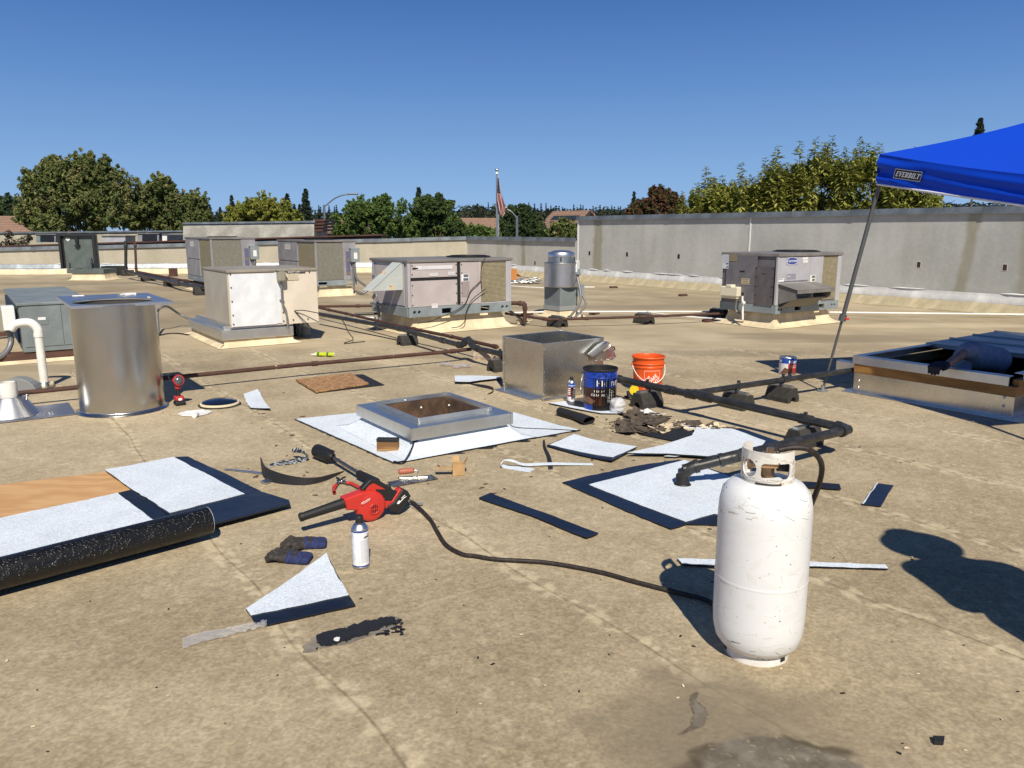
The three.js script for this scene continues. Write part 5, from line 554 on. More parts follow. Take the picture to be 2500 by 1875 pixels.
{ // the roll: membrane wound with its dark underside outwards
  const a = g1('a', 1575, 722, 0), b = g1('a', 0, 1150, 0), d = b.clone().sub(a).normalize(), e = a.clone().addScaledVector(d, 2.3), t = thing('membrane_roll', 'thick black membrane roll lying along the white sheet', 'membrane roll', V(a.x, .02, a.z), Math.atan2(-d.z, d.x)), R = .07, L = 2.3;
  const n = 130, turns = 3.2, sp = grid(24, n, (u, v) => { const th = v * turns * 2 * Math.PI, r = R - .0075 * v * turns + .0012 * (fbm(u * 30, v * 30, 2) - .5) * (v < .35 ? 1 : 0); return V(u * L, R + r * Math.sin(th - 1.3), -.0 + r * Math.cos(th - 1.3)); });
  part('rolled_membrane', thick(sp, .004), mRoll, t); const rim = tube(Array.from({ length: 60 }, (_, i) => { const v = i / 59, th = v * turns * 2 * Math.PI, r = R - .0075 * v * turns - .002; return V(-.001, R + r * Math.sin(th - 1.3), r * Math.cos(th - 1.3)); }), .0022, 120, 5); part('pale_edge', rim, std([.45, .46, .5], .8), t); }
// central skylight curb and its apron
{ const near = [961, 1132], left = [723, 1026], right = [1413, 1052], n = G(near), l = G(left), r = G(right), bk = l.clone().add(r).sub(n); bk.lerp(n, .12);
  const c = n.clone().add(bk).multiplyScalar(.5), t = thing('flashing_apron', 'white granule membrane apron spread around the open skylight curb', 'membrane', V(c.x, 0, c.z)), P = (w) => [w.x - c.x, w.z - c.z], wig = (l0, k) => edge(l0, .04, k);
  const grow = (k) => [n, r, bk, l].map((w) => [(w.x - c.x) * k, (w.z - c.z) * k]);
  part('bitumen_sheet', slab(wig(grow(1.012), .006), .003, .006), mBit, t); part('granule_surface', slab(wig(grow(1), .003), .0096, .002), mGran, t);
  const O = V(SKN.x, 0, SKN.z), toC = (x, y, z) => { const w = O.clone().addScaledVector(B, x).addScaledVector(A, -z); return V(w.x - c.x, y, w.z - c.z); }, x0 = .05, x1 = skW - .05, z0 = -skD + .05, z1 = -.05, rows = [[.17, .0135], [.1, .022], [.055, .05], [.02, .085], [0, .125]];
  for (let s = 0; s < 4; s++) part('granule_upstand', grid(12, rows.length - 1, (u, v) => { const [e, y] = rows[Math.round(v * (rows.length - 1))], R = [[x0 - e, z1 + e], [x1 + e, z1 + e], [x1 + e, z0 - e], [x0 - e, z0 - e]], p = R[s], q1 = R[(s + 1) % 4]; return toC(p[0] + (q1[0] - p[0]) * u, y + .004 * (fbm(u * 6, y * 30 + s, 2) - .5), p[1] + (q1[1] - p[1]) * u); }), mGran, t);
  // mitre cut at the near corner, black with bitumen
  const m0 = toC(x0 + .0, .12, z1 + .0), m1 = toC(x0 - .19, .016, z1 + .19), m2 = V(n.x - c.x, .014, n.z - c.z); part('mitre_seam', [tube([m0, toC(x0 - .06, .055, z1 + .06), m1, m2], .006, 40, 6)], mBit, t); part('torched_smear', [mv(new THREE.SphereGeometry(.02, 14, 10).applyMatrix4(new THREE.Matrix4().makeScale(1, 1.9, 1)), ...toC(x0 - .008, .075, z1 + .008).toArray()), mv(new THREE.SphereGeometry(.03, 14, 10).applyMatrix4(new THREE.Matrix4().makeScale(1, .5, 1)), ...toC(x0 - .04, .032, z1 + .04).toArray())], mBitDull, t);
  part('lap_patch', slab(edge(qs('H', 1462, 482, 1480, 528, 1600, 552, 1850, 562, 2085, 574, 1760, 480, 1500, 405).map((p) => P(G(p, .015))), .04, .001), .0122, .004), mGran, t); part('lap_edge', tube(qs('H', 1462, 490, 1478, 527, 1520, 545, 1600, 553, 1850, 563, 2085, 575).map((p) => { const w = P(G(p, .014)); return V(w[0], .0145, w[1] + .003); }), .003, 40, 5), mBit, t);
  part('bitumen_bleed', [...Array.from({ length: 9 }, (_, i) => { const f = rnd(.15, .95), w = n.clone().lerp(r, f), s0 = rnd(.02, .07); return slab(edge(disc(w.x - c.x + .01, w.z - c.z + .012, s0, 9).map(([x, z]) => [x + rnd(-.012, .012), (z - (w.z - c.z)) * .4 + w.z - c.z + rnd(-.008, .008)]), .03, .004), .001, .004); })], mBitDull, t);
}
{ const O = V(SKN.x, 0, SKN.z), t = thing('skylight_curb', 'galvanized skylight curb frame standing open on the white apron', 'skylight curb', O, TH), W = skW, D = skD, y0 = .1, y1 = .1 + solve(SKN, UP, q('H', 0, 562)[1], 1) , fp = facePlane(O.clone().addScaledVector(A, .0), B);
  const In = G(q('H', 618, 505), y1 + .002), toL = local(O, TH), i0 = toL(In), iw = solve(In, B, q('H', 1290, 0)[0], 0), id = solve(In, A, q('H', 228, 0)[0], 0), y2 = y1 + solve(In, UP, q('H', 0, 458)[1], 1), xa = i0.x, xb = i0.x + iw, zb = i0.z, za = i0.z - id, th = .004;
  part('outer_lip', [rspan(0, W, y0, y1, -th, 0, .0015), rspan(0, th, y0, y1, -D, -th - .0005, .0015), rspan(W - th, W, y0, y1, -D, -th - .0005, .0015), rspan(th + .0005, W - th - .0005, y0, y1, -D, -D + th, .0015)], mGalv, t);
  part('pan', [span(.003, W - .003, y1 - .003, y1 + .001, zb, -.003), span(.003, W - .003, y1 - .003, y1 + .001, -D + .003, za), span(.003, xa, y1 - .003, y1 + .001, za, zb), span(xb, W - .003, y1 - .003, y1 + .001, za, zb)], mGalv, t);
  part('upstand', [rspan(xa, xb, y1 + .0015, y2, zb - th, zb, .0015), rspan(xa, xa + th, y1 + .0015, y2, za, zb - th - .0005, .0015), rspan(xb - th, xb, y1 + .0015, y2, za, zb - th - .0005, .0015), rspan(xa + th + .0005, xb - th - .0005, y1 + .0015, y2, za, za + th, .0015)], mGalv, t);
  part('corner_tab', [rbox(.02, y2 - y1, .006, xa + .012, (y1 + y2) / 2, zb + .004, .002), rbox(.006, y1 - y0, .02, -.004, (y0 + y1) / 2, -.012, .002), rbox(.03, .03, .006, xb - .01, (y1 + y2) / 2 + .006, zb + .004, .002), rbox(.02, y1 - y0, .006, W - .012, (y0 + y1) / 2, .004, .002)], mGalv, t);
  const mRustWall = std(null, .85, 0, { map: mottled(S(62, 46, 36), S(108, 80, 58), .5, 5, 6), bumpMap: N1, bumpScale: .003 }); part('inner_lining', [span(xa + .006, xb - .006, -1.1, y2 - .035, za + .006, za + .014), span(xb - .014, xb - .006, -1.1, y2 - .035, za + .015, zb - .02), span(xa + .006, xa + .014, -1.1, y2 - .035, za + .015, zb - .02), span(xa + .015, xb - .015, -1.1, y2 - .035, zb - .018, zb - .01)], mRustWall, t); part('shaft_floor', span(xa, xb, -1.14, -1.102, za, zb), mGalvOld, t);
  part('lining_bolt', [mv(new THREE.SphereGeometry(.008, 10, 8), xa + iw * .62, y2 - .09, za + .016), mv(new THREE.SphereGeometry(.008, 10, 8), xb - .018, y2 - .085, za + .09), mv(new THREE.SphereGeometry(.006, 10, 8), xa + iw * .4, y2 - .02, za + .007)], mWhite, t); }
// patch with the outlet
sheet('repair_patch', 'white granule patch edged in black bitumen around the drain outlet', 'membrane', [...qs('d', 805, 350, 1100, 285, 1400, 215, 1790, 160), [1790, 1165], [1960, 1225], [1850, 1290], ...qs('d', 1850, 705, 1720, 746, 1660, 720, 1300, 570)], { t: .004, jit: .006, curl: 0, gran: [...qs('d', 1030, 376, 1835, 166), [1790, 1172], [1950, 1225], [1810, 1265], ...qs('d', 2080, 625, 1845, 690)] });
sheet(MS, 'large curved white offcut with navy selvage beside the scrap heap', 'membrane', qs('E', 440, 636, 840, 542, 1030, 480, 1200, 420, 1245, 322, 1500, 330, 1775, 336, 2212, 488, 2130, 560, 1390, 672, 900, 640), { y: .012, t: .006, gran: qs('E', 445, 635, 842, 544, 1032, 482, 1202, 421, 1247, 324, 1668, 345, 2060, 490, 1990, 570, 1380, 669, 900, 638) });
sheet(MS, 'black triangular offcut under the edge of the scrap heap', 'membrane', qs('E', 600, 395, 980, 326, 1240, 312, 1300, 360, 1030, 482), { y: .004, t: .005, mat: mBitDull });
sheet(MS, 'white offcut with navy lower edge beside the thin curled strips', 'membrane', qs('7', 878, 1074, 1112, 990, 1380, 1052, 1646, 1090, 1430, 1212, 1150, 1150), { y: .005, gran: qs('7', 905, 1072, 1113, 991, 1380, 1053, 1645, 1090, 1440, 1184, 1160, 1130) });
sheet(MS, 'thin white sliver under the large curved offcut', 'membrane', qs('E', 870, 672, 935, 655, 1110, 662, 1000, 672), { y: .0, gran: true });
sheet(MS, 'pointed white offcut with navy band beside the bitumen smear', 'membrane', qs('g', 694, 565, 1375, 114, 1562, 448, 1618, 530, 880, 696, 765, 676), { t: .006, gran: qs('g', 696, 566, 1375, 116, 1450, 270, 1560, 450, 1150, 540, 736, 624) });
sheet(MS, 'long navy strip lying alone on the open roof', 'membrane', qs('d', 100, 486, 200, 450, 620, 600, 1110, 786, 1010, 828, 560, 640), { t: .005 });
sheet(MS, 'short navy rectangle lying right of the gas tank', 'membrane', qs('8', 1118, 1256, 1220, 1118, 1330, 1132, 1245, 1272), { t: .005, gran: qs('8', 1118, 1256, 1220, 1118, 1226, 1119, 1128, 1257) });
sheet(MS, 'navy strip end showing behind the gas tank', 'membrane', qs('8', 600, 1098, 965, 1125, 976, 1160, 750, 1146, 600, 1128), { t: .005 });
sheet(MS, 'narrow white strip lying across behind the gas tank', 'membrane', [q('e', 148, 912), q('e', 400, 920), q('e', 1000, 935), q('f', 395, 456), q('f', 412, 478), q('f', 0, 466), q('e', 1000, 966), q('e', 380, 958), q('e', 180, 948)], { gran: true, t: .005 });
sheet(MS, 'white scrap lying beside the round dark lens', 'membrane', qs('C', 1486, 670, 1725, 603, 1760, 640, 1810, 745, 1938, 930, 1800, 915, 1600, 892, 1530, 800), { gran: true, t: .005 });
sheet(MS, 'white scrap under the blue pail', 'membrane', qs('A', -10, 1085, 330, 1052, 800, 1090, 1200, 1180, 1372, 1276, 940, 1272, 480, 1190), { gran: true, t: .005 });
sheet(MS, 'black scrap poking out under the blue pail', 'membrane', qs('A', 310, 1050, 560, 1040, 760, 1120, 650, 1165, 350, 1105), { y: .011, t: .003 });
sheet(MS, 'tapering white strip left of the open metal box', 'membrane', qs('I', 210, 1110, 600, 1108, 1000, 1126, 960, 1150, 640, 1185, 460, 1215, 212, 1214), { gran: true, y: .012, t: .006 });
sheet(MS, 'black triangle beside the foot of the open metal box', 'membrane', qs('I', 942, 1150, 1000, 1142, 1000, 1290), { t: .005 });
sheet('felt_sheet', 'dark felt sheet under the strand board', 'membrane', qs('6', 1100, 1150, 1440, 1094, 1545, 1092, 1722, 1180, 1590, 1195, 1150, 1248), { mat: mBitDull, t: .005, base: 'felt' });
const mOsb = std(null, .8, 0, { map: tex(512, .6, (u, v) => { let c = S(156, 118, 80); for (let k = 0; k < 3; k++) { const an = k * 1.1, x = u * 26 * Math.cos(an) + v * 26 * Math.sin(an), y = -u * 26 * Math.sin(an) + v * 26 * Math.cos(an), h = hash(Math.floor(x * .7) + k * 40, Math.floor(y * 2.2)); if (h > .45) c = lin(S(128, 92, 60), S(190, 150, 108), (h - .45) * 1.8); } return c.map((x) => x * (.9 + .2 * fbm(u * 60, v * 60, 2, 60))); }), bumpMap: N1, bumpScale: .003 });
sheet('strand_board', 'rough-edged square of strand board lying on dark felt', 'board', qs('6', 975, 1143, 1440, 1090, 1590, 1175, 1400, 1204, 1145, 1245), { mat: mOsb, t: .016, y: .008, base: 'board', jit: .006 });
sheet('metal_ruler', 'thin grey metal straightedge under the curled black strip', 'straightedge', qs('b', 90, 340, 120, 334, 420, 362, 420, 380), { mat: mGalv, t: .003, base: 'blade', jit: 0 });
sheet('metal_bar_end', 'short end of a grey metal bar beneath the curled black strip', 'metal bar', qs('b', 400, 448, 465, 418, 520, 430, 450, 466), { mat: mGalv, t: .008, base: 'bar', jit: 0 });
// standing and curled strips
const ribbon = (lo, hi, n = 40, t = .004) => { const c0 = new THREE.CatmullRomCurve3(lo), c1 = new THREE.CatmullRomCurve3(hi); return thick(grid(n, 3, (u, v) => c0.getPoint(u).lerp(c1.getPoint(u), v)), t); };
const stand = (r, lo, hi) => { const a = [], b = []; for (let i = 0; i < lo.length; i += 2) { const p = g1(r, lo[i], lo[i + 1], .004); a.push(p); const w = DZ(q(r, hi[i], hi[i + 1]), p.z - .004); w.y = Math.max(.006, w.y); b.push(w); } return [a, b]; };
{ const [a, b] = stand('b', [404, 300, 430, 400, 510, 440, 640, 458, 780, 462, 900, 440, 1000, 405, 1105, 350], [398, 228, 445, 312, 530, 352, 650, 385, 780, 402, 900, 396, 1000, 372, 1105, 343]); single('curled_strip', 'black membrane strip curled up on edge beside the torch head', 'membrane strip', ribbon(a, b, 60), mBitDull); }
single('curled_strip', 'speckled grey membrane strip hooked behind the black curl', 'membrane strip', ribbon([g1('b', 455, 310, .006), g1('b', 560, 293, .006), g1('b', 680, 280, .006), g1('b', 780, 255, .008), g1('b', 803, 225, .03), g1('b', 760, 195, .05), g1('b', 690, 190, .05), g1('b', 668, 172, .05)], [g1('b', 490, 280, .006), g1('b', 570, 258, .006), g1('b', 680, 243, .006), g1('b', 770, 222, .01), g1('b', 795, 200, .05), g1('b', 770, 175, .075), g1('b', 710, 150, .075), g1('b', 672, 155, .07)], 70), std(null, .9, 0, { map: tex(128, .2, (u, v) => { const n = fbm(u * 16, v * 16, 3, 16); return n > .52 ? S(176, 182, 186) : S(44, 44, 44); }) }));
single('curled_strip', 'narrow white strip doubled back in a loop below the skylight apron', 'membrane strip', ribbon([g1('7', 780, 1258, .006), g1('7', 640, 1240, .006), g1('7', 520, 1225, .008), g1('7', 500, 1205, .03), g1('7', 530, 1190, .045), g1('7', 610, 1205, .04), g1('7', 690, 1230, .014), g1('7', 900, 1224, .016), g1('7', 1275, 1226, .008)], [g1('7', 740, 1284, .006), g1('7', 640, 1272, .006), g1('7', 510, 1245, .008), g1('7', 497, 1222, .03), g1('7', 540, 1180, .05), g1('7', 600, 1185, .05), g1('7', 680, 1212, .02), g1('7', 900, 1206, .018), g1('7', 1265, 1212, .008)], 90), mGran);
single('curled_strip', 'black strip crossing under the looped white strip', 'membrane strip', ribbon([g1('7', 848, 1015, .01), g1('7', 850, 1080, .005), g1('7', 880, 1160, .005), g1('7', 895, 1262, .005)], [g1('7', 858, 1012, .03), g1('7', 872, 1070, .01), g1('7', 915, 1160, .006), g1('7', 934, 1258, .005)], 40), mBitDull);
{ const [a, b] = stand('I', [460, 1225, 620, 1270, 760, 1300, 850, 1330, 830, 1382, 760, 1400], [480, 1218, 640, 1232, 780, 1255, 852, 1290, 840, 1350, 780, 1385]); single('curled_strip', 'black ribbon of membrane bowed beside the open metal box', 'membrane strip', ribbon(a, b, 50), mBitDull); }
{ const a = g1('A', 190, 1290, .0), b = g1('A', 720, 1450, 0), d = b.clone().sub(a), L = d.length(), t = single('felt_roll', 'short black felt roll crushed flat at one end', 'felt roll', thick(grid(30, 26, (u, v) => { const th = v * 2 * Math.PI * 1.15, f = sm(.55, 1, u), R = .034 * (1 + .35 * f); return V(u * L, R * (1 - .35 * f) * (1 + Math.sin(th)) + .002, R * (1 + .4 * f) * Math.cos(th) * (1 - v * .12)); }), .004), mBitDull, a, Math.atan2(-d.z, d.x)); }
// clear plastic strip peeled from a selvage
single('plastic_film', 'crumpled clear plastic film strip beside the pointed offcut', 'plastic film', grid(70, 10, (u, v) => { const a = [[160, 850], [330, 790], [520, 760], [700, 720], [870, 690]], k = Math.min(3, Math.floor(u * 4)), f = u * 4 - k, p = [a[k][0] + (a[k + 1][0] - a[k][0]) * f, a[k][1] + (a[k + 1][1] - a[k][1]) * f], w = g1('g', p[0], p[1] + (v - .5) * 92 * (1 - .45 * u), 0); w.y = .006 + .014 * fbm(u * 22, v * 5 + 3, 3) * (.3 + sm(.3, .8, u)); return w; }), phys([.95, .95, .95], { transmission: .75, roughness: .2, thickness: 0, ior: 1.45 }));
// black bitumen smear on a grey patch
{ const c = g1('g', 1600, 740, 0), t = thing('bitumen_smear', 'black bitumen smear on a worn grey patch in front of the pointed offcut', 'smear', V(c.x, 0, c.z)); const L = (r, ...l) => qs(r, ...l).map((p) => { const w = G(p); return [w.x - c.x, w.z - c.z]; }); const mGrey = std(null, .9, 0, { map: mottled(S(112, 106, 98), S(138, 130, 118), .3) });
  part('grey_patch', [slab(edge(L('g', 1235, 795, 1400, 735, 1700, 660, 1900, 600, 1990, 620, 1960, 690, 1750, 770, 1500, 850, 1320, 880, 1270, 850), .03, .006), .0006, .0012), slab(edge(L('g', 1165, 860, 1230, 815, 1290, 850, 1300, 900, 1170, 915), .03, .006), .0006, .001)], mGrey, t);
  srand(17); const blobs = []; for (let i = 0; i < 150; i++) { const u = Math.pow(rnd(), .9), px = 1350 + u * 580, py = 810 - u * 170 + rnd(-1, 1) * 38 * (1 - .4 * u), s0 = rnd(.008, .03) * (u > .85 ? .6 : 1), w = g1('g', px, py, 0); blobs.push(slab(disc(w.x - c.x, w.z - c.z, s0, 9).map(([x, z]) => [x + rnd(-.4, .4) * s0, z + rnd(-.35, .35) * s0]), .0024 + i * .00002, .0008)); } for (let i = 0; i < 46; i++) { const w = g1('g', 1700 + rnd(330), 640 + rnd(125), 0), s0 = rnd(.004, .012); blobs.push(slab(disc(w.x - c.x, w.z - c.z, s0, 6).map(([x, z]) => [x + rnd(-.6, .6) * s0, z + rnd(-.3, .3) * s0]), .0022, .0012)); } part('bitumen', blobs, mBitDull, t); part('white_crumb', slab(disc(g1('g', 1462, 826).x - c.x, g1('g', 1462, 826).z - c.z, .012, 7).map(([x, z]) => [x + rnd(-.003, .003), z]), .012, .004), mWhite, t); }
// torn-off roofing: leathery scraps heaped together
{ srand(63); const heap = [[520, 150, .13, 1], [580, 130, .11, 1], [690, 190, .15, 1], [760, 170, .13, 1], [640, 240, .14, 1], [600, 300, .13, 1], [480, 250, .12, 1], [800, 300, .1, 0], [880, 300, .09, 0], [700, 320, .1, 1], [1000, 270, .1, 0], [1040, 250, .07, 0], [1130, 260, .1, 1], [1200, 240, .09, 1], [1330, 300, .08, 0], [1420, 290, .1, 1], [1500, 300, .1, 0], [1560, 300, .07, 1], [600, 215, .06, 0], [380, 240, .08, 1], [430, 330, .09, 1], [1170, 310, .07, 0], [850, 330, .09, 0], [560, 200, .09, 1], [720, 130, .1, 2], [1210, 290, .07, 2], [780, 250, .12, 1], [930, 280, .09, 1]];
  const mDirt = std(null, .95, 0, { map: mottled(S(66, 58, 50), S(98, 86, 74), .3, 5, 8), bumpMap: N1, bumpScale: .006 }), mFlk = std(null, .85, 0, { map: mottled(S(206, 182, 144), S(232, 212, 178), .3) });
  heap.forEach(([x, y, s, k], i) => { const P = g1('E', x, y + 40, 0), a0 = rnd(6), tilt = rnd(.01, .13), g = thick(grid(26, 7, (u, v) => { const a = u * 2 * Math.PI, r = s * v * (.3 + 1.1 * fbm(Math.cos(a) * 3.5 + i * 3 + 9, Math.sin(a) * 3.5 + 9, 3)); const X = r * Math.cos(a) * 1.25, Z = r * Math.sin(a) * .8, ss = X * Math.cos(a0) + Z * Math.sin(a0); return V(X, .01 + Math.max(0, ss + s * .35) * tilt * .6 + (Math.abs(ss) > s * .3 ? (Math.abs(ss) - s * .3) * .28 : 0) + s * .12 * fbm(X * 30 + i * 7, Z * 30, 2), Z); }), .004); if (k === 0) g.scale(.72, 1, .72); single('torn_scrap', ['cream-faced torn roofing scrap in the heap by the curved offcut', 'dark leathery torn roofing scrap in the heap by the curved offcut', 'curled white scrap lying on the torn roofing heap'][k], 'roofing scrap', g, [mFlk, mDirt, mWhite][k], P, rnd(6), ['cream scraps in the heap', 'dark scraps in the heap', 'white scraps in the heap'][k]); });
  const crumbs = []; for (let i = 0; i < 420; i++) { const u = rnd() + rnd() - 1, p = q('E', 560 + u * 420, 290 + (rnd() + rnd() - 1) * 110 + Math.abs(u) * 10), w = G(p), s0 = rnd(.004, .02); crumbs.push(mv(new THREE.TetrahedronGeometry(s0), w.x, .004 + s0 * .2, w.z, rnd(6), rnd(6), 0).applyMatrix4(new THREE.Matrix4().makeScale(1, .55, 1))); } const m = single('heap_crumbs', 'dark crumbs and dust around the torn roofing heap', 'debris', crumbs, mDirt); stuff(m); }
// scattered chips
{ srand(2); const chips = (name, label, n, mat, s0, s1, pick) => { const l = []; for (let i = 0; i < n; i++) { const p = pick ? pick() : [rnd(-100, 2600), 880 + Math.pow(rnd(), 1.3) * 980], w = G(p), s = rnd(s0, s1) * (.5 + Math.min(1, -w.z / 6) * .7); l.push(mv(slab([[-s, -s * .3], [s * .7, -s * .4], [s, s * .2], [-s * .3, s * .45]].map(([x, z]) => [x + rnd(-.2, .2) * s, z + rnd(-.2, .2) * s]), 0, .002), w.x, .003, w.z, rnd(-.15, .15), rnd(6), rnd(-.1, .1))); } stuff(single(name, label, 'debris', l, mat)); };
  chips('dark_chips', 'dark chips and twigs strewn over the roof', 90, mBitDull, .004, .011); chips('pale_chips', 'pale flecks strewn over the roof', 70, mCream, .003, .01); chips('leaf_litter', 'brown curled flakes around the skylight and strips', 55, mWoodDark, .007, .02, () => [rnd(600, 1700), rnd(960, 1220)]); }
single('roof_chip', 'single dark square chip alone on bare roof below the shadow', 'roofing scrap', slab(qs('f', 680, 1492, 750, 1495, 745, 1528, 690, 1525).map((p) => { const w = G(p), c = g1('f', 715, 1510, 0); return [w.x - c.x, w.z - c.z]; }), .003, .012), mBitDull, g1('f', 715, 1510, 0));

// ---------------------------------------------------------------- metal goods
const band = (r0, r1, y0, y1, map, turn = 0, o = {}) => { const g = new THREE.CylinderGeometry(r1, r0, y1 - y0, 48, 1, true); g.rotateY(Math.PI + turn); return [mv(g, 0, (y0 + y1) / 2, 0), std(null, o.r ?? .35, 0, { map })]; };
const faceCam = (P) => Math.atan2(-P.x, -P.z);                       // turn that points local +z at the eye
{ const P = g1('5', 1042, 1096, 0), k = -P.z / CP, t = thing('steel_drum', 'tall shiny steel cylinder with a square flange plate on top', 'duct section', P, TH), R = 327 * .2893 / F * (-P.z * CP + H * SP) * .985, yT = solve(P, UP, q('5', 0, 190)[1], 1);
  part('shell', mv(lathe([[R + .03, .004], [R + .03, .009], [R + .004, .014], [R, .03], [R, yT - .012], [R - .004, yT - .012], [R - .004, .03]], 96), 0, 0, 0), mSteel, t); part('lock_seam', rbox(.012, yT - .05, .004, R * .985 * Math.cos(.15), yT / 2, -R * .985 * Math.sin(.15) * -1, .001), mSteel, t);
  const N = G(q('5', 625, 222), yT), toL = local(P, TH), n = toL(N).sub(toL(G(q('5', 972, 181), yT))), W = solve(N, B, q('5', 1475, 0)[0], 0), D = solve(N, A, q('5', 497, 0)[0], 0), hole = disc(0, 0, R - .02, 64);
  part('flange_plate', [slab([[n.x, n.z], [n.x + W, n.z], [n.x + W, n.z - D], [n.x, n.z - D]], yT - .004, .004, { holes: [hole.map(([x, z]) => [x, z])] })], mAlu, t); part('flange_lip', [span(n.x, n.x + W, yT - .022, yT - .0045, n.z - .003, n.z), span(n.x, n.x + .003, yT - .022, yT - .0045, n.z - D, n.z - .0035), span(n.x + W - .003, n.x + W, yT - .022, yT - .0045, n.z - D, n.z - .0035)], mAlu, t); part('painted_shade_liner', cyl(R - .008, R - .008, yT - .04, 0, yT / 2, 0, 0, 0, 0, 64, true), std([.07, .068, .066], .95), t);  // dark matte liner added inside the steel shell to paint its shaded interior
  pieces('sealant_smear', [tube([V(n.x + W * .62, yT + .006, n.z - D * .72), V(n.x + W * .7, yT + .01, n.z - D * .78), V(n.x + W * .82, yT + .008, n.z - D * .8)], .012, 20, 6), tube([V(n.x + W * .66, yT + .006, n.z - D * .66), V(n.x + W * .78, yT + .01, n.z - D * .74)], .01, 12, 6), rbox(.09, .008, .03, n.x + W * .22, yT + .005, n.z - D * .92), tube([V(n.x + W * .86, yT + .004, n.z - D * .45), V(n.x + W * .87, yT + .006, n.z - D * .37)], .006, 8, 5)], mWhite, t); }
{ const P = g1('D', 150, 1455, 0), t = thing('flashing_cone', 'bare metal pipe-flashing cone with square base plate at the roof edge', 'flashing', P, TH), toL = local(P, TH), c = (x, y) => { const w = toL(g1('D', x, y, .006)); return [w.x, w.z]; };
  const a = c(1030, 1390), b = c(890, 1240), d = [a[0] - 1.05, a[1]], e = [b[0] - 1.05, b[1]]; const zc = (a[1] + b[1]) / 2, xc = toL(g1('D', 150, 1400, 0)).x; part('base_plate', slab([d, a, [a[0], b[1]], [d[0], b[1]]], .006, .003), mAlu, t); const y1 = solve(P, UP, q('D', 0, 1195)[1], 1), y2 = solve(P, UP, q('D', 0, 990)[1], 1);
  part('cone', mv(lathe([[.21, .01], [.2, .014], [.1, y1], [.092, y1 + .004]], 48), xc, 0, zc), mAlu, t); part('vent_pipe', mv(lathe([[.066, y1 - .02], [.064, y2], [.058, y2], [.06, y1]], 8), xc, 0, zc), mPvc, t); part('draw_clip', [rod(V(xc + .1, y1 * .55, zc + .06), V(xc + .12, y1 * 1.0, zc + .02), .008, .008, 8), mv(new THREE.SphereGeometry(.014, 10, 8), xc + .12, y1 * 1.02, zc + .02)], mSteel, t);
  srand(4); part('metal_shavings', Array.from({ length: 40 }, () => { const x = xc + rnd(-.05, .28), z = zc + rnd(.1, .2); return rod(V(x, .012, z), V(x + rnd(-.03, .03), .012 + rnd(.02), z + rnd(-.015, .015)), .002, .001, 4); }), mAlu, t); }
{ const P = g1('D', 605, 1030, 0), t = thing('vent_pipe', 'white plastic vent pipe with a gooseneck bend beside the steel drum', 'vent pipe', P, 0), s = .1808 / F * (-P.z) * 1.02, y = (py) => solve(P, UP, q('D', 0, py)[1], 1), r = 52 * s; part('pipe', rod(V(0, 0, 0), V(0, y(330), 0), r, r, 24), mPvc, t); part('coupling', rod(V(0, y(345), 0), V(0, y(300), 0), r * 1.16, r * 1.16, 24), mPvc, t);
  const R = 125 * s, Y = y(300); part('gooseneck', new THREE.TubeGeometry(new THREE.CatmullRomCurve3([V(0, Y - .02, 0), V(-R * .02, Y + R * .45, 0), V(-R * .5, Y + R * 1.08, .01), V(-R * 1.3, Y + R * 1.2, .02), V(-R * 2.1, Y + R * 1.0, .03), V(-R * 2.6, Y + R * .52, .04)]), 40, r * 1.08, 20), mPvc, t); part('boot', [cyl(r * 1.7, r * 1.1, .05, 0, .03, 0), cyl(r * 1.9, r * 1.8, .012, 0, .006, 0)], mGalvOld, t); part('sealant_collar', [tube([V(r * 1.3, .03, .03), V(r * 1.5, .02, -.02), V(r * .8, .03, -.07)], .02, 12, 6), tube([V(-r, .02, r * 1.2), V(0, .014, r * 1.6), V(r, .016, r * 1.2)], .014, 12, 6)], mCream, t); }
{ // work light: battery foot, slim neck, round lamp tilted forward
  const P = g1('C', 405, 820, 0), t = thing('work_light', 'red cordless work light standing on its battery beside the drum', 'work light', P, faceCam(P) + .25), y = (py) => solve(P, UP, q('C', 0, py)[1], 1), s = .1447 / F * -P.z; part('battery', [rbox(165 * s, y(750), .09, 0, y(750) / 2 + .002, 0, .012)], mBlk, t); part('base', rbox(150 * s, y(665) - y(748), .075, 0, (y(665) + y(748)) / 2, -.006, .014), mRedDark, t); part('base_label', rbox(60 * s, .02, .002, 0, y(715), .033, .001), mWhite, t); part('neck', rod(V(0, y(680), -.01), V(0, y(540), -.01), .017, .015), mBlk, t); part('grip', [rod(V(0, y(550), -.01), V(0, y(470), -.012), .022, .026)], mRedDark, t); part('lamp_housing', rod(V(0, y(410) - .01, -.05), V(.004, y(395), .02), .034, .046, 24), mRedDark, t); part('lens', mv(new THREE.SphereGeometry(.043, 24, 12, 0, 7, 0, 1.2), .004, y(395) - .008, .0, 1.35, 0, 0), std([.16, .16, .17], .12, .5), t); part('hook', tube([V(-.05, y(400), -.05), V(-.055, y(340), -.05), V(-.06, y(310), -.05), V(-.035, y(300), -.05)], .009, 16, 8), mBlk, t); }
